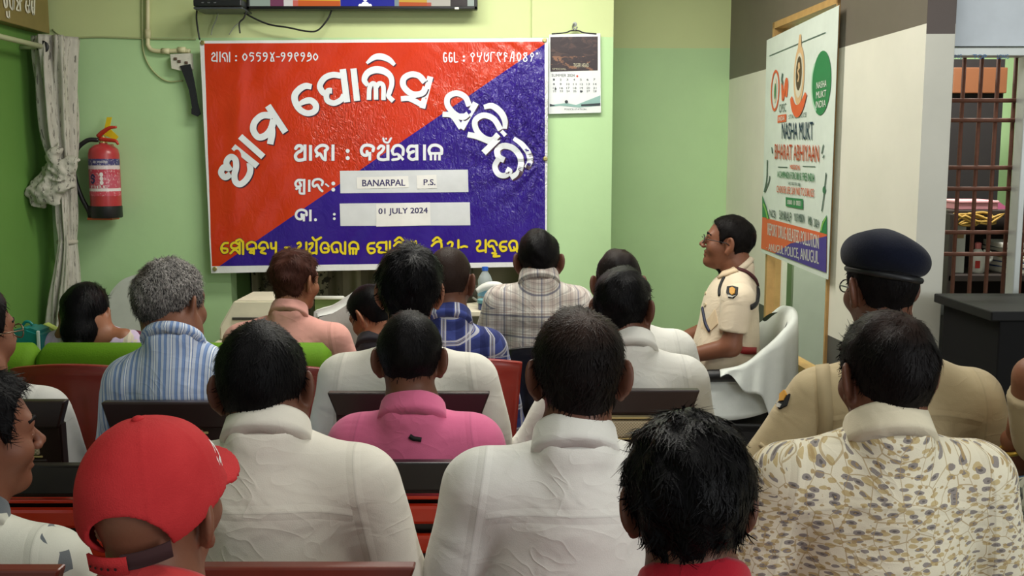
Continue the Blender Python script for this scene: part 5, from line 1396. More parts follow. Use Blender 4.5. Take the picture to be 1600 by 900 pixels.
pflat('crest_core', [dot2d((.53, .275), .042, 24, .095)], m_br, .0035); pflat('crest_mark', [ribbon2d([(.545, .24), (.515, .26), (.535, .29), (.52, .32)], .014, 4), dot2d((.53, .23), .014, 12, .018)], m_tan, .004)
pflat('crest_top', [ribbon2d([(.53, .13), (.53, .06)], [.05, .025])], m_tan, .0032); pflat('crest_ribbon', [ribbon2d([(.43, .40), (.47, .46), (.53, .485), (.59, .455), (.64, .395)], [.03, .055, .07, .055, .03], 5)], m_po, .0045)
ptext('crest_caption', 'STATE POLICE', .40, .65, .498, .522, m_pd)
pflat('green_seal', [dot2d((.83, .36), .118, 32, .165)], m_pg)
pflat('seal_edge', [ribbon2d([(.74, .25), (.715, .30), (.712, .38), (.735, .45), (.78, .50)], .016, 5)], simple('seal_pale', (160, 200, 170), .45), .0032)
for k, s_ in enumerate(('NASHA', 'MUKT', 'INDIA')): ptext('seal_lettering', s_, .775, .90, .35 + k * .05, .385 + k * .05, m_pw, .004)
V_ = None
def fitline(s_, px0, py0t, py0b, px1, py1t, py1b, name, mat):
    """text line given by its seen corners"""
    q = [on_wall(px0, py0t, .03), on_wall(px1, py1t, .03), on_wall(px1, py1b, .03), on_wall(px0, py0b, .03)]
    def pl_(u, v):
        a = q[3].lerp(q[2], u); b = q[0].lerp(q[1], u); return a.lerp(b, v) - WN * .0052
    V, F = text_geo(s_); lo = V.min(0); hi = V.max(0); V = (V - lo) / np.maximum(hi - lo, 1e-6)
    Vb = [pl_(a, b) for a, b, _ in V]; Vc = [p + WD * .0018 for p in Vb]
    k = len(Vb); return under(mesh_obj(name, Vb + Vc, F + [tuple(i + k for i in f) for f in F], mat, smooth=False), ps)
fitline('NASHA MUKT', 1223, 192, 217, 1272, 190, 219, 'campaign_title', m_pn)
fitline('BHARAT ABHIYAAN', 1212, 225, 248, 1281, 227, 253, 'campaign_title', m_po)
fitline('MISSION', 1236, 257, 264, 1251, 258, 266, 'small_caption', m_po)
pflat('short_rule', [grid_rect(.25, .800, .40, .805), grid_rect(.62, .790, .79, .795)], m_pd)
fitline('A CAMPAIGN FOR DRUG FREE INDIA', 1216, 267, 277, 1274, 271, 284, 'small_caption', m_pg)
fitline('SAY YES TO LIFE', 1233, 284, 288, 1252, 286, 291, 'small_caption', m_pd)
fitline('CHOOSE LIFE, SAY NO TO DRUGS', 1215, 290, 302, 1273, 295, 310, 'campaign_line', m_po)
p0 = [on_wall(*q, .03) for q in ((1229, 308), (1256, 311), (1256, 327), (1229, 322))]
F = Flat(); under(mesh_obj('green_pill', [p - WN * .0042 for p in p0], [(0, 3, 2, 1)], m_pg, smooth=False), ps); fitline('1800 11 0031', 1232, 312, 319, 1253, 314, 322, 'pill_lettering', m_pw)
for s_, c_ in (('NCB', (1204, 327, 338, 1213, 329, 341)), ('SANKALP', (1219, 328, 342, 1238, 332, 347)), ('YOUTH MISSION', (1242, 333, 345, 1258, 335, 348)), ('NMBA', (1264, 337, 350, 1270, 339, 353)), ('2024', (1273, 341, 354, 1281, 343, 356))): fitline(s_, *c_, 'sponsor_mark', m_pd)
def pquad(name, pts, mat, lift):
    V = [on_wall(x, y, .03) - WN * lift for x, y in pts]; return under(mesh_obj(name, V, [tuple(range(len(V)))[::-1]], mat, smooth=False), ps)
pquad('orange_footer', [(1192, 339), (1293, 366), (1292, 425), (1190, 388)], m_po, .0030)
pquad('purple_footer', [(1212, 396), (1237, 380), (1262, 376), (1293, 369), (1292, 426)], m_pp, .0038)
pquad('green_corner', [(1192, 305), (1198, 322), (1203, 341), (1192, 339)], m_pg, .0034); pquad('green_corner', [(1293, 336), (1286, 346), (1282, 363), (1293, 366)], m_pg, .0034)
for pts in ([(1194, 318), (1197, 326), (1201, 342)], [(1292, 340), (1287, 350), (1284, 361)]):
    F = Flat(); F.add(ribbon2d(pts, 2.2, 5)); under(F.build('light_stripe', lambda x, y: on_wall(x, y, .03) - WN * .0045, m_pl), ps)
for pts in ([(1195, 300), (1199, 280), (1200, 250)], [(1196, 300), (1202, 285), (1204, 275)], [(1285, 330), (1288, 310), (1292, 270)], [(1207, 230), (1208, 240)], [(1285, 240), (1288, 226)], [(1287, 247), (1289, 242)]):
    F = Flat(); F.add(ribbon2d(pts, 1.5, 5)); under(F.build('leaf_stroke', lambda x, y: on_wall(x, y, .03) - WN * .0040, m_pd), ps)
F = Flat(); F.add(dot2d((1289, 297), 2.4, 12, 6)); under(F.build('leaf_stroke', lambda x, y: on_wall(x, y, .03) - WN * .0040, m_pg), ps)
fitline('REPORT DRUG RELATED POLLUTION', 1201, 348, 367, 1281, 367, 389, 'footer_lettering', m_pw)
fitline('- ANUGUL POLICE, ANUGUL', 1199, 380, 392, 1281, 392, 416, 'footer_lettering', m_pw)

# ---------------------------------------------------------------- table, niche curtain and what stands there
t = NT('niche_curtain_cloth'); o = t.pos(); s = t.sep(o)
st_ = t.math('FRACT', t.math('MULTIPLY', s[0], 5.2)); nz = t.noise(t.mapping(o, (26, 1, 22)), 1, 4, .6)
cc = t.mix(t.math('GREATER_THAN', st_, .55), RGB(150, 138, 116), RGB(112, 100, 82))
t.base(t.mix(t.math('MULTIPLY', t.math('GREATER_THAN', nz, .57), t.math('LESS_THAN', t.math('FRACT', t.math('MULTIPLY', s[0], 2.6)), .45)), cc, RGB(58, 50, 40))); t.rough(.8)
V = []; F = []; n = 160
nc = empty('niche_curtain', ((NX0 + NX1) / 2, YW + .36, NZ0)); tag(nc, 'beige patterned curtain hanging in niche under the banner', 'curtain')
nx1 = Xat(735, 440, YW + .3)
for j, zz in enumerate((NZ0 + .01, NZ1 - .02)):
    for i in range(n + 1):
        u = i / n; V.append((NX0 + .01 + (nx1 - NX0) * u, YW + .38 + .02 * math.sin(u * 75) + .01 * math.sin(u * 31 + 1), zz))
for i in range(n): F.append((i, i + 1, i + n + 2, i + n + 1))
o_ = mesh_obj('curtain_cloth', V, F, t.m); md = o_.modifiers.new('thick', 'SOLIDIFY'); md.thickness = .003; under(o_, nc)
under(tube('curtain_wire', [(NX0 + .005, YW + .38, NZ1 - .02), (nx1, YW + .38, NZ1 - .02)], .004, m_alu), nc)
YTb = 4.95
tb = empty('office_table', (Xat(450, 480, YTb), YTb, 0)); tag(tb, 'cream topped table standing below the banner', 'table')
tzz = .75; tX0, tX1 = Xat(352, 480, YTb), Xat(775, 480, YTb)
m_cream = simple('cream_laminate', (222, 214, 190), .4)
under(box('table_top', ((tX0 + tX1) / 2, YTb, tzz - .015), (tX1 - tX0, .62, .03), m_cream), tb)
for xx in (tX0 + .06, tX1 - .06):
    for yy in (-.26, .26): under(box('leg', (xx, YTb + yy, (tzz - .03) / 2), (.045, .045, tzz - .03), simple('table_leg_wood', (110, 80, 54), .5)), tb)
under(box('modesty_panel', ((tX0 + tX1) / 2, YTb + .24, tzz - .24), (tX1 - tX0 - .16, .02, .4), simple('table_leg_wood', (110, 80, 54), .5)), tb)
pr = empty('printer', (Xat(408, 490, YTb), YTb, tzz)); tag(pr, 'cream slope sided printer on table below the banner', 'printer')
w = 104 / FPX * YTb; hgt = Zat(467, YTb - .1) - tzz
bm = bmesh.new(); prism(bm, [(-w / 2, -.16, 0), (w / 2, -.16, 0), (w / 2, -.16, hgt), (-w / 2 + .075, -.16, hgt), (-w / 2, -.16, hgt * .35)], (0, .34, 0)); bmesh.ops.bevel(bm, geom=bm.edges[:], offset=.008, segments=2, affect='EDGES'); bm_obj('printer_case', bm, simple('cream_plastic', (226, 220, 198), .45), pr)
box('paper_tray', (0, -.18, .012), (w * .7, .06, .012), simple('tray_grey', (180, 178, 168), .5), pr, .003); box('paper_slot', (.0, -.162, hgt * .55), (w * .6, .01, .012), simple('slot_dark', (60, 58, 54), .5), pr, .001)
md_ = empty('glass_board', (Xat(515, 480, YTb), YTb + .1, tzz)); tag(md_, 'slanted white rimmed glass board standing on the table', 'board')
bm = bmesh.new(); prism(bm, [P(x, y, YTb + .08) for x, y in ((492, 466), (540, 466), (545, 470), (508, 487), (508, 560), (492, 560))], (0, .03, 0)); under(bm_obj('board_face', bm, simple('green_glass', (96, 118, 70), .15)), md_)
q = [P(x, y, YTb + .075) for x, y in ((492, 465), (536, 465), (546, 469), (508, 488))]; under(tube('board_rim', q, .009, m_white, None, 8), md_)
wc = empty('draped_chair', (Xat(552, 500, 4.52), 4.52, 0)); tag(wc, 'chair under a white cloth beyond the dark haired woman', 'chair')
pts = [(488, 500), (495, 486), (515, 480), (535, 468), (552, 457), (568, 452), (590, 458), (606, 476), (612, 520), (610, 600), (500, 600)]
bm = bmesh.new(); prism(bm, [P(x, y, 4.50) for x, y in catmull(pts, 3, True)], (0, .10, 0)); bmesh.ops.bevel(bm, geom=[e for e in bm.edges if len(e.link_faces) == 2 and e.calc_face_angle(0) > 1.0], offset=.03, segments=3, affect='EDGES')
under(bm_obj('white_cover', bm, simple('white_cloth_cover', (222, 222, 220), .8, bump=.3, bscale=30), None, True, 50), wc)
for px in (510, 598):
    x = Xat(px, 560, 4.55); under(tube('leg', [(x, 4.56, 0), (x, 4.56, .5)], .018, m_xb), wc)
zst = Zat(484, YTb - .22)
sd_ = empty('desk_stand', (Xat(742, 500, YTb), YTb - .02, tzz)); tag(sd_, 'low cream stand on the table carrying bottle and lamp', 'stand')
box('stand_top', (0, 0, zst - tzz - .012), (.36, .50, .024), m_cream, sd_, .004)
for sx in (-1, 1): box('stand_side', (sx * .165, 0, (zst - tzz - .024) / 2), (.02, .46, zst - tzz - .024), m_cream, sd_, .003)
tzz = zst
bt = empty('water_bottle', (Xat(758, 460, YTb - .15), YTb - .15, tzz)); tag(bt, 'clear plastic water bottle with blue cap on table', 'bottle')
bh = Zat(417, YTb - .15) - tzz; rr = 11.5 / FPX * YTb
g = NT('bottle_plastic'); g.base(RGB(206, 214, 214)).rough(.12); g.b.inputs['Transmission Weight'].default_value = .55; g.b.inputs['IOR'].default_value = 1.2
lathe('bottle_body', [(rr * .8, 0), (rr, .01), (rr, bh * .5), (rr * .93, bh * .6), (rr, bh * .66), (rr * .75, bh * .78), (rr * .38, bh * .88), (rr * .36, bh * .92)], g.m, bt, 24)
lathe('cap', [(rr * .42, bh * .91), (rr * .42, bh), (rr * .3, bh * 1.005)], simple('blue_cap', (36, 92, 190), .4), bt, 20)
lathe('bottle_label', [(rr * 1.01, bh * .30), (rr * 1.015, bh * .31), (rr * 1.015, bh * .48), (rr * 1.01, bh * .49)], simple('bottle_blue_label', (130, 180, 206), .4), bt, 24)
tp_ = empty('desk_lamp', (Xat(748, 470, YTb - .2), YTb - .2, tzz)); tag(tp_, 'white curved desk lamp bending over the table edge', 'lamp')
qa = [P(x, y, YTb - .2) for x, y in ((745, 455), (756, 449), (768, 446), (780, 447), (790, 454))]
under(tube('lamp_head', qa, [.012, .018, .020, .018, .014], m_white, None, 12, 5), tp_)
under(tube('lamp_stem', [qa[-1], qa[-1] + Vector((.02, 0, -.05)), Vector((qa[-1].x + .02, YTb - .2, tzz + .01))], .009, m_white, None, 10), tp_)
V, F = lathe_mesh([(.05, 0), (.052, .006), (.03, .014), (.01, .016)], 24); under(mesh_obj('lamp_base', [Vector(v) + Vector((qa[-1].x + .02, YTb - .2, tzz)) for v in V], F, m_white), tp_)
tub = empty('teal_tub', (Xat(757, 478, YTb - .22), YTb - .22, tzz)); tag(tub, 'small pale teal tub on blue base beside the lamp', 'tub')
lathe('tub_body', [(.026, 0), (.03, .005), (.03, .03), (.026, .032)], simple('blue_tub', (40, 66, 120), .4), tub, 20); lathe('lid', [(.033, .032), (.034, .036), (.034, .048), (.028, .052)], simple('teal_lid', (110, 160, 166), .4), tub, 20)
nkb = empty('dark_bag', (Xat(730, 470, YTb + .05), YTb + .05, tzz)); tag(nkb, 'dark slumped bag with cable on table behind the bottle', 'bag')
lo = [-.13, -.10, -.01]; Q = grid(lo, [.13, .10, .18], .007); d = smin(ell(Q, (-.02, 0, .04), (.09, .07, .06)), ell(Q, (-.04, .01, .10), (.05, .05, .055)), .04) + lump(Q, 60, 3, .006); d = np.maximum(d, -Q[2])
V, F = surface_nets(d, lo, .007); mesh_obj('bag_body', V, F, simple('dark_bag_cloth', (52, 50, 40), .8), nkb); tube('bag_strap', [(.03, -.07, .03), (.06, -.09, .015), (.09, -.08, .012), (.11, -.07, .014)], .006, simple('grey_strap', (120, 120, 112), .6), nkb, 8, 4)
# white covered chair against the back wall at the left
rc = empty('white_round_chair', (Xat(232, 500, 5.15), 5.12, 0)); tag(rc, 'round backed white chair against green wall behind grey-haired man', 'chair')
pts = [(150, 560), (154, 505), (165, 468), (185, 441), (210, 430), (240, 428), (268, 432), (292, 448), (308, 480), (314, 520), (316, 560)]
q = [P(x, y, 5.12) for x, y in catmull(pts, 5)]; q = [q[0] + Vector((.02, 0, -.45))] + q + [q[-1] + Vector((-.02, 0, -.45))]
bm = bmesh.new(); prism(bm, q, (0, .05, 0)); bmesh.ops.bevel(bm, geom=[e for e in bm.edges if abs((e.verts[0].co - e.verts[1].co).y) < .01], offset=.015, segments=2, affect='EDGES')
under(bm_obj('chair_back', bm, simple('white_chair_plastic', (206, 206, 202), .5), None, True, 45), rc)
under(box('seat', (rc.location.x, 4.92, .44), (.48, .42, .05), simple('white_chair_plastic', (206, 206, 202), .5), bev=.02), rc)
for sx in (-1, 1):
    for yy in (4.75, 5.10): under(tube('leg', [(rc.location.x + sx * .2, yy, .44), (rc.location.x + sx * .22, yy, 0)], .02, simple('white_chair_plastic', (206, 206, 202), .5)), rc)

# green sofa seen from behind
YSf = 3.60
so = empty('sofa', (Xat(270, 560, YSf), YSf + .4, 0)); tag(so, 'lime green sofa seen from behind with rounded back roll', 'sofa')
m_lime = simple('lime_fabric', (94, 136, 26), .75, .2, bump=.25, bscale=160)
zr = Zat(541, YSf); zr0 = Zat(568, YSf); rad = (zr - zr0) / 2
xs = [Xat(-60, 553, YSf), Xat(48, 553, YSf), Xat(512, 553, YSf)]
for k in range(2):
    x0, x1 = xs[k] + .004, xs[k + 1] - .004; q = []; nseg = 14
    pts = [(x0, YSf + .07, zr - .075), (x0 + .03, YSf + .07, zr - .075), (x1 - .03, YSf + .07, zr - .075), (x1, YSf + .07, zr - .075)]
    V, F = tube_mesh(pts, [.045, .075, .075, .045], 24); under(mesh_obj('back_roll', V, F, m_lime), so)
    under(box('back_panel', ((x0 + x1) / 2, YSf + .08, (zr - .1 + .25) / 2), (x1 - x0, .12, zr - .1 - .25), m_lime, bev=.03), so)
    under(box('seat_cushion', ((x0 + x1) / 2, YSf + .42, .38), (x1 - x0, .58, .16), m_lime, bev=.04), so)
under(box('base', ((xs[0] + xs[2]) / 2, YSf + .40, .20), (xs[2] - xs[0], .64, .16), simple('sofa_base_dark', (40, 44, 30), .7), bev=.02), so)
for x in (xs[0] + .08, xs[2] - .08):
    for y in (YSf + .12, YSf + .66): under(tube('leg', [(x, y, 0), (x, y, .13)], .022, m_xb), so)
# bags on the sofa
zsf = .46
bg = empty('teal_bag', (Xat(32, 530, YSf + .3), YSf + .32, zsf)); tag(bg, 'teal shopping bag with white edges on green sofa', 'bag')
zt = Zat(513, YSf + .3) - zsf
bm = bmesh.new(); w = 54 / FPX * 3.9
prism(bm, [(-w / 2, 0, 0), (w / 2 - .01, 0, 0), (w / 2, 0, zt * .96), (w * .1, 0, zt), (-w / 2 + .01, 0, zt * .97)], (0, .12, 0)); bmesh.ops.bevel(bm, geom=bm.edges[:], offset=.012, segments=2, affect='EDGES'); bm_obj('bag_body', bm, simple('teal_plastic', (20, 122, 116), .4), bg)
box('edge_strip', (w / 2 - .004, -.004, zt / 2), (.012, .01, zt * .95), simple('strip_white', (210, 222, 216), .4), bg, .003); tube('bag_handle', [(-w * .2, .06, zt), (-w * .12, .06, zt + .012), (0, .06, zt + .012), (w * .1, .06, zt)], .006, simple('teal_plastic', (20, 122, 116), .4), bg, 8, 4)
b2_ = empty('lime_bag', (Xat(51, 530, YSf + .3), YSf + .46, zsf)); tag(b2_, 'pale lime bag with teal edge leaning beside the teal bag', 'bag')
z2 = Zat(519, YSf + .46) - zsf; w = 52 / FPX * 4.0
bm = bmesh.new(); prism(bm, [(-w * .5, 0, 0), (w * .5, 0, 0), (w * .5, 0, z2 * .95), (-w * .3, 0, z2 * 1.08)], (0, .06, 0)); bmesh.ops.bevel(bm, geom=bm.edges[:], offset=.008, segments=2, affect='EDGES'); bm_obj('bag_body', bm, simple('lime_plastic', (176, 196, 96), .4), b2_)
box('edge_strip', (w * .47, -.004, z2 * .47), (.03, .012, z2 * .94), simple('teal_plastic', (20, 122, 116), .4), b2_, .003)

# ---------------------------------------------------------------- chairs
def plastic_chair(label, pxl, pxr, pyt, Yb, rgb, name='plastic_chair', group=None, taper=.88, arms=False, seat_z=.44):
    """moulded chair seen from behind: back top edge at pyt between pxl..pxr at depth Yb"""
    zt = Zat(pyt, Yb); x0, x1 = Xat(pxl, pyt, Yb), Xat(pxr, pyt, Yb); w = x1 - x0
    r = empty(name, ((x0 + x1) / 2, Yb + .22, 0)); tag(r, label, 'chair', group)
    m = simple('chair_plastic_%d_%d_%d' % rgb, rgb, .32, .5)
    V = []; F = []; nx, nz = 24, 16; hb = zt - seat_z
    for side in (0, 1):
        for j in range(nz + 1):
            v = j / nz
            for i in range(nx + 1):
                u = i / nx * 2 - 1; ww = w / 2 * (taper + (1 - taper) * v)
                z = seat_z + hb * v - .018 * (u * u) * v ** 4 * 1.0
                y = -.22 + .06 * (1 - v) - .035 * (1 - u * u) + side * .014 + (-.016 if (side == 0 and v > .95) else 0)
                rib = .005 * (1 if (.12 < v < .86 and abs(math.sin(u * 9.4)) > .93) else 0)
                V.append((u * ww, y + (rib if side == 0 else 0), z))
    k = (nx + 1) * (nz + 1)
    for j in range(nz):
        for i in range(nx): a = j * (nx + 1) + i; F.append((a, a + 1, a + nx + 2, a + nx + 1)); F.append(tuple(q + k for q in (a, a + nx + 1, a + nx + 2, a + 1)))
    for i in range(nx): a = nz * (nx + 1) + i; F.append((a, a + 1, a + 1 + k, a + k)); F.append((i, i + k, i + 1 + k, i + 1))
    for j in range(nz): a = j * (nx + 1); F.append((a, a + nx + 1, a + nx + 1 + k, a + k)); b = a + nx; F.append((b, b + k, b + nx + 1 + k, b + nx + 1))
    mesh_obj('backrest', V, F, m, r)
    bm = bmesh.new(); add_box(bm, (0, .02, seat_z - .012), (w * taper * 1.02, .42, .03), .012); bm_obj('seat', bm, m, r)
    for sx in (-1, 1):
        for y, yt in ((-.2, -.16), (.2, .18)):
            tube('leg', [(sx * (w * taper / 2 - .03), yt, seat_z - .02), (sx * (w * taper / 2 - .005), y, 0)], [.024, .018], m, r, 8)
        if arms:
            tube('armrest', [(sx * (w / 2 - .01), -.2, seat_z + .24), (sx * (w / 2 + .015), .02, seat_z + .22), (sx * (w / 2), .2, seat_z + .2), (sx * (w / 2 - .02), .2, seat_z)], .018, m, r, 8, 5)
    return r
plastic_chair('maroon plastic chair back between green sofa and striped shirt man', 18, 206, 566, 2.98, (128, 36, 30), group='maroon plastic chairs')
plastic_chair('maroon plastic chair back mostly hidden between two white shirts', 330, 510, 567, 2.98, (128, 36, 30), group='maroon plastic chairs')
plastic_chair('red plastic chair behind the blue plaid shirt man', 652, 816, 557, 2.98, (150, 40, 30), taper=.72)
plastic_chair('black plastic chair behind the white plaid shirt man', 795, 915, 538, 3.40, (24, 22, 24), arms=True)

def wood_chair(label, pxl, pxr, pyt, Yb, kind, group, rows=2, taper=.84, ears=True, seat_z=.45, tilt=0.0):
    zt = Zat(pyt, Yb); x0, x1 = Xat(pxl, pyt, Yb), Xat(pxr, pyt, Yb); w = x1 - x0
    r = empty('wooden_chair', ((x0 + x1) / 2, Yb + .24, 0)); tag(r, label, 'chair', group)
    dark = {'cane': (40, 24, 22), 'red': (22, 16, 18), 'brown': (112, 52, 40)}[kind]
    md = simple('chair_wood_%d_%d_%d' % dark, dark, .32, .5, var=.15)
    def bx(name, cx, cz, ww, hh, th, mat, y=0.0, bev=.004, tp=True):
        f = (taper + (1 - taper) * (cz - seat_z) / (zt - seat_z)); yy = -.24 + .07 * (1 - (cz - seat_z) / (zt - seat_z)) + y
        bm = bmesh.new(); add_box(bm, (0, 0, 0), (ww, th, hh), bev)
        for v in bm.verts: v.co.y += -.012 * (1 - (2 * v.co.x / w) ** 2) if tp else 0
        bmesh.ops.transform(bm, matrix=Matrix.Translation((cx * f, yy, cz)), verts=bm.verts)
        return bm_obj(name, bm, mat, r)
    H_b = zt - seat_z
    for s in (-1, 1):
        q = [(s * (w / 2 - .034) * taper * .93, -.17, seat_z - .05), (s * (w / 2 * .885 - .026), -.232, zt - .05)]
        bm = bmesh.new(); a, b = Vector(q[0]), Vector(q[1])
        prof = [(-.028, -.016), (.028, -.016), (.028, .016), (-.028, .016)]
        va = [bm.verts.new(a + Vector((px_, py_, 0))) for px_, py_ in prof]; vb = [bm.verts.new(b + Vector((px_ * 1.05, py_, .006 * s * 0))) for px_, py_ in prof]
        bm.faces.new(va[::-1]); bm.faces.new(vb)
        for i in range(4): bm.faces.new((va[i], va[(i + 1) % 4], vb[(i + 1) % 4], vb[i]))
        bmesh.ops.bevel(bm, geom=bm.edges[:], offset=.004, segments=2, affect='EDGES'); bm_obj('back_post', bm, md, r)
    o_ = bx('top_rail', 0, zt - .030, w, .060, .028, md, -.002)
    for v in o_.data.vertices: v.co.x *= 1 - .115 * (zt - v.co.z) / .06
    z = zt - .064
    if kind == 'cane':
        mg = simple('gold_edge', (190, 168, 110), .4); mp = NT('cane_panel'); ck = mp.n('ShaderNodeTexChecker'); mp.put(ck.inputs[0], mp.obj()); ck.inputs['Scale'].default_value = 260
        ck.inputs[1].default_value = RGB(196, 182, 148); ck.inputs[2].default_value = RGB(150, 136, 106); mp.base(ck.outputs[0]).rough(.6); mp = mp.m
        bx('backing_panel', 0, z - .11, w - .11, .22, .012, md, .012)
        for k in range(rows):
            bx('gold_strip', 0, z - .008, w - .12, .005, .020, mg, 0, .001); bx('cane_panel', 0, z - .038, w - .13, .044, .018, mp, 0, .006); bx('gold_strip', 0, z - .063, w - .12, .004, .020, mg, 0, .001)
            bx('cross_rail', 0, z - .077, w - .10, .018, .024, md); z -= .088
    else:
        ms = simple('red_lacquer', (190, 48, 24), .18, .6) if kind == 'red' else md
        bx('backing_panel', 0, z - .15, w - .10, .30, .010, md, .014)
        bx('thin_slat', 0, z - .012, w - .11, .008, .018, ms, 0, .002); z -= .028
        for k in range(3): bx('slat', 0, z - .022, w - .11, .042, .020, ms, 0, .008); z -= .066
    bm = bmesh.new(); add_box(bm, (0, .03, seat_z - .02), (w * taper, .44, .035), .008); bm_obj('seat', bm, md, r)
    for s in (-1, 1):
        for y in (-.18, .22): box('leg', (s * (w * taper / 2 - .03), y, (seat_z - .04) / 2), (.036, .036, seat_z - .04), md, r, .004)
    return r
G1 = 'dark wooden chairs with cane panels'; G2 = 'black chairs with red slats'
wood_chair('dark wooden cane panel chair behind the capped man in white', -118, 105, 625, 2.19, 'cane', G1, 3)
wood_chair('dark wooden cane panel chair behind the blue striped shirt', 160, 366, 627, 2.29, 'cane', G1)
wood_chair('dark wooden chair between the pink shirt and the broad white shirt', 512, 766, 612, 2.47, 'cane', G1)
wood_chair('dark wooden cane panel chair beside the seated police officer', 868, 1093, 608, 2.50, 'cane', G1)
wood_chair('black chair with red slats behind the bright pink shirt', 512, 792, 720, 2.02, 'red', G2)
wood_chair('black chair with red slats beside the red cap', -112, 232, 725, 1.98, 'red', G2)
wood_chair('reddish brown chair top behind the man beside the red cap', 262, 650, 882, 1.50, 'brown', 'reddish brown chairs')
wood_chair('reddish brown chair top below the grey striped shirt', -228, 98, 886, 1.50, 'brown', 'reddish brown chairs')
# ---------------------------------------------------------------- the audience
R90 = math.pi / 2
D = math.radians
def HK(**k): return dict(k)
# front row: red cap, black wet hair
def cap_solid(Q):
    return smin(ell(Q, (0, -.010, .045), (.089, .108, .092)), ell(Q, (0, -.004, .015), (.089, .112, .058)), .02)
S = person('person in a red baseball cap with white emblem, back turned', 1.25, 243, 653, 250, 985, 235, yaw=D(-14), pitch=D(5), roll=D(-5), edz=-.016, hs=.90, skin='a', seed=11, shirt_rgb=(196, 60, 60), sleeve='half',
           hair=None)
# the cap
m_cap = NT('red_cap_cloth'); nz = m_cap.noise(m_cap.obj(), 16, 4, .6); m_cap.base(m_cap.mix(nz, RGB(168, 34, 38), RGB(196, 54, 56))).rough(.85).spec(.2); wv = m_cap.noise(m_cap.obj(), 520, 2); m_cap.bump(m_cap.math('ADD', wv, m_cap.math('MULTIPLY', nz, 2.0)), .25, .003); m_cap = m_cap.m
def build_cap(S):
    o, R, hs, rt = S['o'], S['R'], S['hs'] * 1.0, S['root']
    Rn = np.array(R)
    lo = (-.115, -.14, -.06); h = .0033; Q = grid(lo, (.115, .13, .16), h); X, Y, Z = Q
    out = cap_solid(Q) - .004 + lump(Q, 34, 3, .0014)
    inn_ = cap_solid(Q) + .003
    az = np.arctan2(X, Y)                                   # panel seams
    for k in range(6): out = out - .0010 * np.exp(-(np.abs((az - (k * math.pi / 3 + .52) + math.pi) % (2 * math.pi) - math.pi) * np.hypot(X, Y) / .0028) ** 2)
    d = np.maximum(out, -inn_)
    hem = .012 - .044 * np.clip(-Y / .1, 0, 1) + .02 * np.clip(Y / .1, 0, 1)
    d = np.maximum(d, hem - Z)
    arch = ell(Q, (.018, -.122, -.022), (.062, .072, .064))     # the opening over the strap
    d = smax(d, -arch, .004)
    V, F = surface_nets(d, lo, h); V = relax(V, F, 1, .4)
    def W(V): return (np.asarray(V) * hs) @ Rn.T + o
    cr = mesh_obj('cap_crown', W(V), F, m_cap, rt)
    bm = bmesh.new(); bmesh.ops.create_uvsphere(bm, u_segments=18, v_segments=10, radius=.0085)
    for v in bm.verts: v.co = Vector(W([(v.co.x, v.co.y - .012, v.co.z * .6 + .1415)])[0])
    bm_obj('cap_button', bm, m_cap, cr, smooth=True)
    # brim
    lo2 = (-.10, .02, -.05); Q = grid(lo2, (.10, .20, .08), .0035); X, Y, Z = Q
    top = Z - (.046 - 5.0 * X * X - .10 * (Y - .08))
    b = np.maximum(np.abs(top) - .0035, np.sqrt((X / .080) ** 2 + ((Y - .070) / .086) ** 2) * .085 - .085)
    b = np.maximum(b, -(np.sqrt((X / .088) ** 2 + (Y / .105) ** 2) - .97) * .09)
    V, F = surface_nets(b, lo2, .0035); V = relax(V, F, 1, .4); mesh_obj('cap_brim', W(V), F, m_cap, rt)
    # strap with holes across the back opening
    def strap(name, a0, a1, mat, zc, wd, off=0.0):
        V = []; F = []; n = 24
        for i in range(n + 1):
            a = a0 + (a1 - a0) * i / n
            for z in (zc - wd / 2, zc + wd / 2):
                for rr in (0, .004): V.append(((.093 + off + rr) * math.sin(a), -.008 - (.112 + off + rr) * math.cos(a), z - .006 * math.cos(a * 1.6)))
        for i in range(n):
            a = i * 4
            for p, q in ((0, 1), (1, 3), (3, 2), (2, 0)): F.append((a + p, a + q, a + 4 + q, a + 4 + p))
        return mesh_obj(name, W(V), F, mat, rt)
    strap('cap_strap', -.44, .26, m_cap, -.019, .024)
    strap('cap_strap', .16, .84, simple('dark_velcro', (52, 22, 24), .9), -.016, .022, -.003)
    V2 = []; F2 = []
    for k in range(5):
        a = -.34 + .11 * k; c = ((.0985) * math.sin(a), -.008 - .1185 * math.cos(a), -.021)
        V_, F_2 = dot2d((0, 0), .0022, 10)
        for x, y in V_: V2.append((c[0] + x * math.cos(a), c[1] + x * math.sin(a), c[2] + y - .006 * math.cos(a * 1.6)))
        F2 += [tuple(i + 10 * k for i in range(10))]
    mesh_obj('strap_hole', W(V2), F2, simple('hole_dark', (50, 10, 12), .9), rt)
    # emblem on the front panel, wrapped round towards the side
    def on_cap(a, z):
        p = np.array((.0 + .0945 * math.sin(a), -.008 + .1135 * math.cos(a), z)); c = np.array((0, -.01, .045))
        zz = np.clip((z - .045) / .092, -1, 1); k = math.sqrt(max(.05, 1 - zz * zz))
        return W([((.0945) * math.sin(a) * k, -.010 + .1135 * math.cos(a) * k, z)])[0]
    F = Flat()
    for q in ([(.62, .035), (.62, .085), (.80, .075)], [(.62, .06), (.76, .058)], [(.62, .035), (.78, .04)], [(.84, .034), (.86, .078), (.95, .062), (.98, .036)]): F.add(ribbon2d([(x * .1, y) for x, y in q], .0075, 5))
    F.build('cap_emblem', lambda x, y: Vector(on_cap(x / .1 + .34, y)), simple('white_embroidery', (226, 220, 216), .7), rt)
build_cap(S)

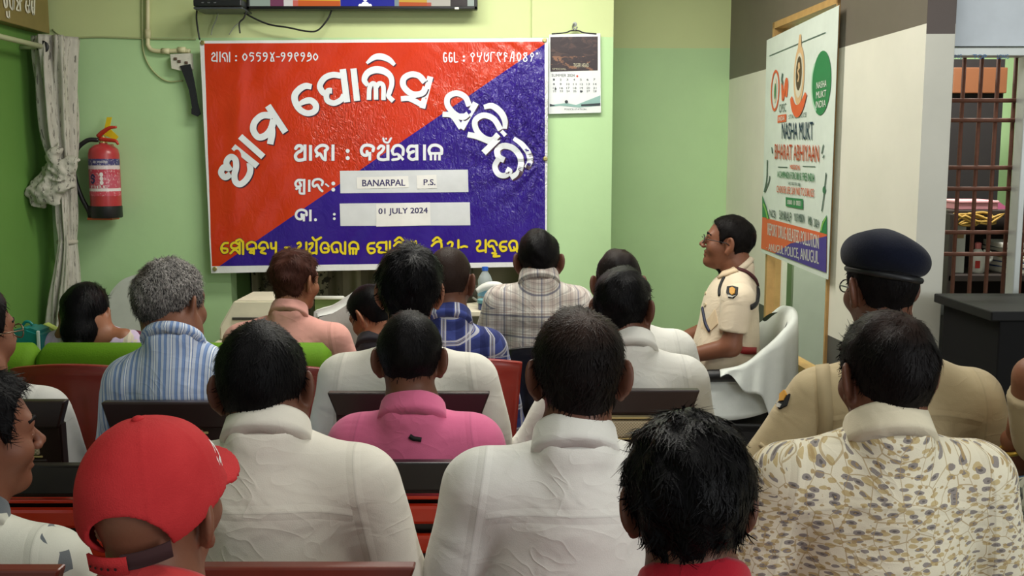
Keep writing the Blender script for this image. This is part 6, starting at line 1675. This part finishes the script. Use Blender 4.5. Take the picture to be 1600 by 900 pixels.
person('person with thick wet black hair and red collar, back turned', 1.25, 1075, 655, 1085, 970, 230, hs=.90, cy=886, skin='b', seed=12, shirt_rgb=(170, 20, 40), collar_h=.0315, pitch=D(-4), neck_z=.012,
       hair=HK(T=.0240, Tlow=.0078, strands=5200, slen=.026, swid=.0017, lumps=(95, .0045), lift=.22, whorl=(.0, .03, .15), h=.0034), hair_rgb=(13, 12, 13), hair_rough=.3, fold=.7)
# second row
person('person in cream white shirt beside the red cap, back turned', 1.72, 408, 503, 432, 706, 196, hs=.93, cy=637, skin='b', seed=21, shirt_rgb=(228, 222, 208), roll=D(-2),
       hair=HK(T=.0136, Tlow=.0036, strands=3200, slen=.020, swid=.0013, lumps=(60, .002)), hair_rgb=(15, 14, 15), yaw=D(4), collar_h=.0238)
person('person in white shirt with thinning crown, back turned', 1.72, 905, 480, 893, 712, 204, hs=.95, cy=652, skin='b', seed=22, shirt_rgb=(226, 224, 216), collar_h=.0322, neck_z=.008,
       hair=HK(T=.0128, Tlow=.0042, strands=2600, slen=.024, swid=.0013, lumps=(60, .003), thin=[((.0, -.05, .12), (.075, .075, .06), .55)], lift=.5), hair_rgb=(22, 18, 17))
person('person in cream shirt with grey and tan leaf print', 1.72, 1387, 486, 1377, 700, 212, hs=.92, cy=634, skin='b', seed=23, shirt_rgb=(222, 214, 190), shirt_kind='floral', sleeve='half', collar_rgb=(218, 208, 182), collar_h=.0322, neck_z=.006, yaw=D(10),
       hair=HK(T=.0136, Tlow=.0042, strands=2800, slen=.020, swid=.0013, lumps=(60, .003), thin=[((.0, -.03, .125), (.07, .08, .06), .4)]), hair_rgb=(18, 15, 15), fold=.8, belly=1.1)
person('person in white shirt with grey stripes at the picture edge', 1.72, -38, 578, -52, 838, 196, hs=.95, skin='a', seed=24, shirt_rgb=(206, 206, 192), shirt_kind='greystripe', yaw=D(-48), pitch=D(2),
       hair=HK(T=.0176, Tlow=.0060, strands=2400, slen=.026, swid=.0015, lumps=(90, .004)), hair_rgb=(18, 17, 18), eyes=True)
person('person in dark leaf print shirt beside the cream leaf shirt', 1.78, 1752, 500, 1748, 760, 196, hs=1.05, skin='b', seed=25, shirt_rgb=(150, 150, 132), shirt_kind='darkfloral', sleeve='half',
       hair=HK(T=.0128, Tlow=.0036, strands=400, slen=.02, swid=.0015))
# third row
Sp = person('person in bright pink shirt with short black hair, back turned', 2.22, 640, 485, 650, 655, 140, hs=.88, cy=615, skin='b', seed=31, shirt_rgb=(222, 112, 152), collar_h=.0252,
       hair=HK(T=.0120, Tlow=.0030, strands=2600, slen=.018, swid=.0013, lumps=(70, .002)), hair_rgb=(16, 14, 15), belly=.95)
Sb = person('police officer in khaki shirt and navy beret, back turned', 2.30, 1378, 372, 1398, 582, 168, hs=.92, cy=528, skin='b', seed=32, shirt_rgb=(190, 172, 136), sleeve='half', yaw=D(14), trousers=(150, 134, 104),
       hair=HK(T=.0080, Tlow=.0036, strands=1400, slen=.016, swid=.0014, lumps=(70, .002)), hair_rgb=(16, 14, 15), collar_h=.0021, fold=.7, arms={-1: dict(el=(-.34, .04, .80)), 1: dict(el=(.30, .06, .78))})
Sk = person('person in khaki sleeve holding papers at the picture edge', 2.10, 1760, 470, 1752, 640, 168, hs=1.04, skin='c', seed=33, shirt_rgb=(186, 168, 134), sleeve='half', trousers=(150, 134, 104),
       hair=HK(T=.0096, Tlow=.0036, strands=300, slen=.02, swid=.0015), arms={-1: dict(el=P(1618, 590, 2.06) - Vector((Xat(1752, 640, 2.10), 2.10, 0)), wr=P(1588, 703, 2.16) - Vector((Xat(1752, 640, 2.10), 2.10, 0)), dir=(.45, .35, -.8), up=(-.6, -.6, .3), curl=.8)})
# fourth row
Sg = person('person in white shirt and steel glasses beside the maroon chair', 2.40, -52, 436, -22, 612, 132, hs=1.06, skin='a', seed=41, shirt_rgb=(222, 220, 214), yaw=D(-28), eyes=True,
       hair=HK(T=.0096, Tlow=.0036, strands=900, slen=.018, swid=.0014), collar_h=.0021)
person('person with bristly grey hair in blue striped shirt', 2.48, 266, 404, 284, 562, 122, hs=.92, cy=505, skin='a', seed=42, shirt_rgb=(204, 214, 232), shirt_kind='bluestripe', yaw=D(-24), pitch=D(0), grey=1.0, hair_rgb=(44, 42, 42), collar_h=.0021,
       hair=HK(T=.0136, Tlow=.0042, strands=4200, slen=.020, swid=.0011, lumps=(110, .0035), lift=.8, thin=[((-.012, -.075, .095), (.032, .04, .035), .8)]), hair_rough=.6)
person('person with thick black hair in broad white shirt', 2.68, 640, 388, 637, 558, 142, hs=.95, cy=522, skin='c', seed=43, shirt_rgb=(226, 222, 210), hair=HK(T=.0240, Tlow=.0096, strands=4200, slen=.028, swid=.0015, lumps=(80, .004), lift=.5), hair_rgb=(13, 12, 14), hair_rough=.3, collar_h=.0021)
person('person in white shirt seated beside the police officer chair', 2.72, 974, 417, 985, 562, 122, hs=.92, cy=514, skin='b', seed=44, shirt_rgb=(226, 224, 216), yaw=D(-16), hair=HK(T=.0144, Tlow=.0048, strands=2600, slen=.02, swid=.0013, lumps=(70, .003)), hair_rgb=(14, 13, 14), hair_rough=.35,
       arms={-1: dict(el=(-.30, .0, .78), wr=(-.30, .10, .66), dir=(-.1, .6, -.8), curl=.8)})
# fifth row
person('person in navy blue plaid shirt on the red chair', 3.22, 702, 383, 702, 520, 92, hs=.94, cy=474, skin='b', seed=51, shirt_rgb=(66, 78, 146), shirt_kind='blueplaid', yaw=D(-14), hair=HK(T=.0056, Tlow=.0018, strands=900, slen=.010, swid=.0012, lumps=(60, .001), thin=[((0, 0, .1), (.2, .2, .2), .25)]), hair_rgb=(30, 23, 21), collar_h=.0238)
person('person in white shirt half hidden behind the black haired man', 3.28, 966, 387, 985, 520, 104, hs=.95, cy=492, skin='b', seed=52, shirt_rgb=(222, 220, 212), hair=HK(T=.0080, Tlow=.0024, strands=1400, slen=.014, swid=.0012, thin=[((0, -.02, .12), (.07, .07, .06), .3)]), hair_rgb=(22, 18, 18))
person('person in white plaid shirt sitting highest before the banner', 3.68, 842, 357, 842, 450, 88, hs=.96, cy=414, skin='b', seed=53, shirt_rgb=(222, 216, 208), shirt_kind='whiteplaid', hair=HK(T=.0104, Tlow=.0036, strands=1800, slen=.014, swid=.0013), hair_rgb=(16, 14, 15), collar_h=.0294)
# on the sofa
person('person with reddish brown hair in pale pink shirt on sofa', 3.98, 462, 391, 449, 508, 100, hs=.98, cy=467, skin='c', seed=61, shirt_rgb=(216, 158, 148), yaw=D(-34), sit=.54, hair=HK(T=.0176, Tlow=.0054, strands=3200, slen=.022, swid=.0016, lumps=(90, .005), nape=-.006), hair_rgb=(62, 36, 30), collar_h=.0294, eyes=True)
Sw = person('person with black hair bun in lavender sari on sofa', 4.02, 133, 441, 150, 520, 86, hs=1.06, skin='c', seed=62, shirt_rgb=(196, 178, 206), shirt_kind='sari', collar=False, woman=True, sleeve='half', sit=.54, hair=HK(T=.0144, Tlow=.0072, strands=2600, slen=.03, swid=.0014, lumps=(50, .001), lift=.1), hair_rgb=(14, 13, 15), hair_rough=.28, name='person')
person('person with bowed head and sleek black hair beyond the sofa', 4.30, 580, 446, 588, 550, 74, hs=1.02, skin='c', seed=63, shirt_rgb=(40, 38, 44), yaw=D(58), pitch=D(-28), sit=.54, hair=HK(T=.0144, Tlow=.0072, strands=1500, slen=.026, swid=.0014, lumps=(50, .001), lift=.1), hair_rgb=(14, 13, 15), hair_rough=.28, eyes=True)
# the officer in profile
So = person('police officer with glasses seated sideways in beige uniform', 4.40, 1136, 334, 1143, 437, 100, sl=.70, tyaw=D(84), yaw=D(80), pitch=D(12), hs=1.0, cy=404, rn=.058, skin='a', seed=71, shirt_rgb=(222, 206, 182), sleeve='half', trousers=(214, 204, 178), eyes=True,
            hair=HK(T=.0120, Tlow=.0036, strands=2200, slen=.016, swid=.0014, lumps=(70, .002)), hair_rgb=(18, 15, 15), collar_h=.0028, fold=.45, belly=1.08, sit=.60,
            arms={-1: dict(el=(-.235, .02, .835), wr=(-.16, .27, .755), dir=(.25, 1, -.15)), 1: dict(el=(.25, .06, .835), wr=(.12, .30, .755))})

# ---------------------------------------------------------------- things worn
from mathutils.bvhtree import BVHTree
def bvh_of(o):
    bpy.context.view_layer.update(); mw = o.matrix_world; me = o.data
    return BVHTree.FromPolygons([mw @ v.co for v in me.vertices], [tuple(p.vertices) for p in me.polygons])
def hit(B, px, py, lift=.004):
    d = ray(px, py).normalized(); r = B.ray_cast(Vector((0, 0, CAM_H)), d)
    if r[0] is None: return None
    n = r[1] if r[1].dot(d) < 0 else -r[1]
    return r[0] + n * lift, n
def worn_band(name, B, pts, w, mat, root, lift=.005, n=5):
    """flat strap lying on a garment along the seen points; w metres"""
    q = [hit(B, *p, lift) for p in catmull([(x, y) for x, y in pts], n)]; q = [k for k in q if k]
    V = []; F = []; m = len(q)
    for i, (p, nn) in enumerate(q):
        t_ = q[min(i + 1, m - 1)][0] - q[max(i - 1, 0)][0]; s_ = nn.cross(t_).normalized() * w / 2
        for o_ in (-nn * .006, nn * .001): V.append(p - s_ + o_); V.append(p + s_ + o_)
    for i in range(m - 1):
        a = 4 * i
        for x, y in ((0, 1), (1, 3), (3, 2), (2, 0)): F.append((a + x, a + y, a + 4 + y, a + 4 + x))
    if m > 1: F.append((0, 2, 3, 1)); F.append((4 * m - 4, 4 * m - 3, 4 * m - 1, 4 * m - 2))
    return under(mesh_obj(name, V, F, mat), root)
def worn_poly(name, B, pts, mat, root, lift=.004):
    q = [hit(B, x, y, lift) for x, y in pts]; q = [k for k in q if k]
    if len(q) < 3: return None
    nn = sum((k[1] for k in q), Vector()).normalized(); k = len(q)
    V = [p for p, _ in q] + [p - nn * .005 for p, _ in q]
    F = [tuple(range(k)), tuple(range(k, 2 * k))[::-1]] + [(i, (i + 1) % k, (i + 1) % k + k, i + k) for i in range(k)]
    return under(mesh_obj(name, V, F, mat, smooth=False), root)
def head_pt(S, p): return Vector(S['o']) + S['R'] @ (Vector((p[0] * SXH, p[1], p[2])) * S['hs'])
def glasses(S, mat, name='spectacles'):
    rt = S['root']
    g = mesh_obj(name, *tube_mesh([head_pt(S, p) for p in ((-.013, .106, .012), (-.005, .109, .014), (.005, .109, .014), (.013, .106, .012))], .0016, 6), mat, rt)
    for s in (-1, 1):
        q = [head_pt(S, (s * (.033 + .0215 * math.cos(a)), .103 - .006 * abs(math.cos(a)), .006 + .016 * math.sin(a))) for a in np.linspace(0, 2 * math.pi, 25)]
        mesh_obj('lens_rim', *tube_mesh(q, .0017, 6), mat, g)
        mesh_obj('lens', q[:-1], [tuple(range(24))], m_glass, g, smooth=False)
        mesh_obj('temple_arm', *tube_mesh([head_pt(S, p) for p in ((s * .054, .098, .010), (s * .070, .070, .012), (s * .086, .005, .014), (s * .088, -.012, .006))], .0018, 6), mat, g)
glasses(So, simple('dark_frame', (30, 28, 30), .3)); glasses(Sg, simple('steel_frame', (120, 100, 80), .3, .5, .6)); glasses(Sb, simple('dark_frame', (30, 28, 30), .3))
# beret
o_, R_, hs_ = Sb['o'], np.array(Sb['R']), Sb['hs']
lo = (-.15, -.15, .0); Q = grid(lo, (.15, .15, .19), .0038)
qb = [Q[0] / SXH, Q[1], Q[2]]
d = rot_ell(qb, (.010, -.012, .086), (.100, .117, .062), ay=.16, ax=-.04)
d = smin(d, rot_ell(qb, (-.03, -.012, .100), (.070, .100, .058), ay=.2), .03)
d = d + lump(Q, 34, 6, .003)
d = smax(d, (.052 - Q[2] - .16 * Q[0]), .012)
V, F = surface_nets(d, lo, .0038); V = relax(V, F, 2, .45)
m_ber = NT('navy_felt'); nz = m_ber.noise(m_ber.obj(), 260, 3); m_ber.base(m_ber.mix(nz, RGB(12, 15, 28), RGB(20, 24, 40))).rough(.95).spec(.1); m_ber.b.inputs['Sheen Weight'].default_value = .1; m_ber.bump(nz, .3, .002); m_ber = m_ber.m
br_ = mesh_obj('beret', (V * hs_) @ R_.T + o_, F, m_ber, Sb['root'])
q = [Vector(o_) + Sb['R'] @ (Vector((.0815 * SXH * math.cos(a), -.012 + .103 * math.sin(a), .047 - .16 * .0815 * math.cos(a))) * hs_) for a in np.linspace(0, 2 * math.pi, 40)]
mesh_obj('beret_band', *tube_mesh(q, .0085 * hs_, 8), simple('black_leather_band', (14, 15, 20), .5), br_)
# officer seen from behind: straps, patch
Bb = bvh_of(Sb['shirt']); m_kh = simple('khaki_strap', (176, 158, 122), .8); m_mar = simple('maroon_edge', (70, 24, 28), .7)
worn_band('shoulder_strap', Bb, [(1262, 572), (1280, 564), (1300, 556)], .036, m_mar, Sb['root'], .007)
worn_band('shoulder_strap', Bb, [(1530, 556), (1512, 548), (1496, 542)], .030, m_mar, Sb['root'], .007)
worn_band('shoulder_tab', Bb, [(1285, 572), (1288, 610), (1290, 660), (1284, 700)], .030, m_kh, Sb['root'], .004)
m_shield = simple('patch_black', (22, 22, 26), .7); m_gold = simple('patch_gold', (196, 140, 44), .6); m_sil = simple('patch_silver', (190, 186, 176), .6)
worn_poly('arm_patch', Bb, [(1216, 618), (1228, 605), (1236, 616), (1230, 634), (1219, 640), (1215, 632)], m_shield, Sb['root'], .006)
worn_poly('patch_emblem', Bb, [(1222, 618), (1229, 611), (1232, 618), (1227, 627), (1221, 628)], m_gold, Sb['root'], .008)
worn_poly('patch_edge', Bb, [(1217, 630), (1224, 633), (1221, 638), (1217, 637)], m_sil, Sb['root'], .008)
worn_band('sleeve_hem', Bb, [(1188, 694), (1205, 708), (1226, 726)], .010, m_kh, Sb['root'], .002)
# officer in profile
Bo = bvh_of(So['shirt']); ro = So['root']; m_be = simple('beige_strap', (214, 192, 160), .8)
worn_band('shoulder_strap', Bo, [(1126, 431), (1138, 427), (1150, 422)], .040, m_be, ro, .008)
worn_band('cross_strap', Bo, [(1152, 421), (1166, 426), (1178, 436), (1183, 446)], .016, m_mar, ro, .008)
worn_band('cross_strap', Bo, [(1183, 450), (1183, 462), (1180, 474), (1172, 480)], .022, m_shield, ro, .008)
worn_band('lanyard', Bo, [(1132, 434), (1128, 442), (1125, 452), (1125, 462)], .012, m_shield, ro, .006)
worn_band('lanyard', Bo, [(1099, 481), (1101, 492), (1104, 506), (1110, 518)], .012, simple('navy_cord', (40, 44, 70), .6), ro, .008)
worn_poly('arm_patch', Bo, [(1137, 449), (1145, 448), (1153, 450), (1152, 460), (1146, 466), (1139, 465), (1136, 458)], m_shield, ro, .006)
worn_poly('patch_emblem', Bo, [(1141, 452), (1145, 450), (1149, 453), (1148, 459), (1144, 461), (1141, 458)], m_gold, ro, .008)
worn_poly('patch_edge', Bo, [(1138, 461), (1145, 463), (1150, 462), (1145, 465), (1139, 464)], m_sil, ro, .008)
worn_poly('chest_pocket', Bo, [(1096, 478), (1118, 484), (1122, 506), (1108, 520), (1096, 512)], m_be, ro, .003)
for y in (440, 458, 476): worn_poly('button', Bo, [(1102 + (476 - y) * .0 + 2 * math.cos(a), y + 2.4 * math.sin(a)) for a in np.linspace(0, 6.0, 9)], simple('button_pale', (196, 180, 150), .4), ro, .005)
worn_band('belt', Bo, [(1152, 545), (1160, 547), (1170, 548), (1180, 548)], .030, simple('red_belt', (150, 40, 40), .5), ro, .006)
# black snag on the pink shirt
Bp = bvh_of(Sp['shirt']); worn_band('black_snag', Bp, [(640, 681), (646, 685), (652, 686), (658, 687)], .010, simple('black_thread', (16, 14, 16), .7), Sp['root'], .003)
# hair tie and earring
bm = bmesh.new(); bmesh.ops.create_uvsphere(bm, u_segments=12, v_segments=8, radius=.006); bmesh.ops.translate(bm, verts=bm.verts, vec=head_pt(Sw, (.081, .0, -.045))); bm_obj('earring', bm, simple('gold', (220, 180, 80), .3, .5, .8), Sw['root'], smooth=True)
# gold bracelet, paper and blue cloth at the picture edge
w_ = P(1586, 700, 2.15); q = [w_ + Vector((.030 * math.cos(a), .030 * math.sin(a), .012 * math.cos(a))) for a in np.linspace(0, 2 * math.pi, 25)]
o2 = mesh_obj('gold_bracelet', *tube_mesh(q, .0055, 8), simple('gold', (220, 180, 80), .3, .5, .8)); tag(o2, 'gold bracelet on the wrist at the picture edge', 'bracelet')
bm = bmesh.new(); prism(bm, [P(x, y, 2.2) for x, y in ((1588, 655), (1640, 640), (1650, 700), (1594, 705))], (0, .004, 0)); o2 = bm_obj('paper_sheet', bm, simple('white_paper', (206, 210, 216), .7)); tag(o2, 'white paper held by the khaki sleeved person', 'paper')
lo = (-.10, -.06, -.08); Q = grid(lo, (.10, .06, .08), .006); d = smin(ell(Q, (0, 0, 0), (.085, .04, .05)), ell(Q, (-.03, 0, -.03), (.05, .04, .04)), .02) + lump(Q, 60, 8, .007)
V, F = surface_nets(d, lo, .006); o2 = mesh_obj('blue_cloth', V + np.array(P(1622, 772, 2.12)), F, simple('sky_blue_cloth', (96, 150, 206), .8, bump=.3, bscale=90)); tag(o2, 'crumpled sky blue cloth below the hand with gold bracelet', 'cloth')

# officer's black armchair under a white sheet
oc = empty('armchair', (ro.location.x, ro.location.y, 0), D(84)); tag(oc, 'black plastic armchair under a draped white sheet by the partition', 'chair')
m_blk = simple('black_chair_plastic', (20, 19, 21), .4)
box('seat', (0, .02, .49), (.50, .48, .05), m_blk, oc, .015)
for s in (-1, 1):
    tube('leg', [(s * .22, .22, .48), (s * .25, .26, 0)], [.026, .02], m_blk, oc, 10); tube('leg', [(s * .22, -.22, .48), (s * .25, -.25, 0)], [.03, .022], m_blk, oc, 10)
    tube('armrest', [(s * .25, -.18, .74), (s * .275, -.05, .725), (s * .275, .14, .715), (s * .26, .22, .68), (s * .25, .22, .49)], [.022, .026, .026, .022, .02], m_blk, oc, 10, 5)
    box('side_skirt', (s * .235, .0, .465), (.03, .44, .10), m_blk, oc, .01)
V = []; F = []
nx = 20
for sd in (0, 1):
    for j in range(9):
        for i in range(nx + 1):
            u = i / nx * 2 - 1; v = j / 8; V.append((u * (.24 + .02 * v), -.185 - .05 * v + .06 * u * u - sd * .016, .50 + .43 * v - .05 * u ** 4 * v))
k = 9 * (nx + 1)
for j in range(8):
    for i in range(nx): a = j * (nx + 1) + i; F.append((a, a + 1, a + nx + 2, a + nx + 1)); F.append(tuple(q + k for q in (a, a + nx + 1, a + nx + 2, a + 1)))
mesh_obj('backrest', V, F, m_blk, oc)
sh_ = empty('white_sheet', (ro.location.x, ro.location.y, 0), D(84)); tag(sh_, 'white cotton sheet draped over the officer chair back and arm', 'sheet')
path = catmull([(-.312, .07), (-.315, -.02), (-.312, -.10), (-.275, -.19), (-.17, -.255), (0, -.27), (.17, -.255), (.275, -.19), (.31, -.06), (.305, .1)], 8)
tops = catmull([(.745, 0, 0), (.77, 0, 0), (.83, 0, 0), (.90, 0, 0), (.945, 0, 0), (.965, 0, 0), (.945, 0, 0), (.87, 0, 0), (.79, 0, 0), (.74, 0, 0)], 8)
hems = catmull([(.73, 0, 0), (.69, 0, 0), (.62, 0, 0), (.40, 0, 0), (.22, 0, 0), (.15, 0, 0), (.15, 0, 0), (.25, 0, 0), (.4, 0, 0), (.5, 0, 0)], 8)
V = []; F = []; m = len(path)
rows = [(-.085, -.30), (-.06, -.12), (-.045, -.03), (-.022, .004), (0, .0)]
for i, (p, tz, hz_) in enumerate(zip(path, tops, hems)):
    a = path[max(i - 1, 0)]; b = path[min(i + 1, m - 1)]; t_ = (b - a)[:2]; t_ = t_ / (np.hypot(*t_) + 1e-9); nrm = np.array((-t_[1], t_[0])) ; nrm = nrm if nrm.dot(p[:2]) > 0 else -nrm
    for off, dz in rows:
        q = p[:2] + nrm * off; V.append((q[0], q[1], max(tz[0] + dz, .56)))
    for j in range(1, 13):
        v = j / 12; z = tz[0] + (hz_[0] - tz[0]) * v; wv = .014 * v * math.sin(i * .9 + 1.5 * v) + .010 * v * math.sin(i * .37 + 2)
        q = p[:2] + nrm * (.004 + .012 * v + wv * .7); V.append((q[0], q[1], z + .02 * v * math.sin(i * .5)))
nn = len(rows) + 12
for i in range(m - 1):
    for j in range(nn - 1): a = i * nn + j; F.append((a, a + 1, a + nn + 1, a + nn))
so_ = mesh_obj('sheet_cloth', V, F, simple('white_cotton', (214, 218, 212), .85, .2, bump=.35, bscale=26), sh_); md = so_.modifiers.new('thick', 'SOLIDIFY'); md.thickness = .004

V = []; F = []; n = 28; m = 8
for i in range(n + 1):
    u = i / n; y = -.20 + .46 * u; hem = .62 - .085 * math.sin(math.pi * min(1, u * 1.05)) ** .7
    for j in range(m + 1):
        v = j / m; z = .70 + (hem - .70) * v
        V.append((-.262 - .018 * v - .008 * math.sin(9 * u + 2 * v) * v, y + .012 * math.sin(7 * v + 3 * u), z))
for i in range(n):
    for j in range(m): a = i * (m + 1) + j; F.append((a, a + 1, a + m + 2, a + m + 1))
so_ = mesh_obj('side_drape', V, F, bpy.data.objects['sheet_cloth'].data.materials[0], sh_); md = so_.modifiers.new('thick', 'SOLIDIFY'); md.thickness = .004
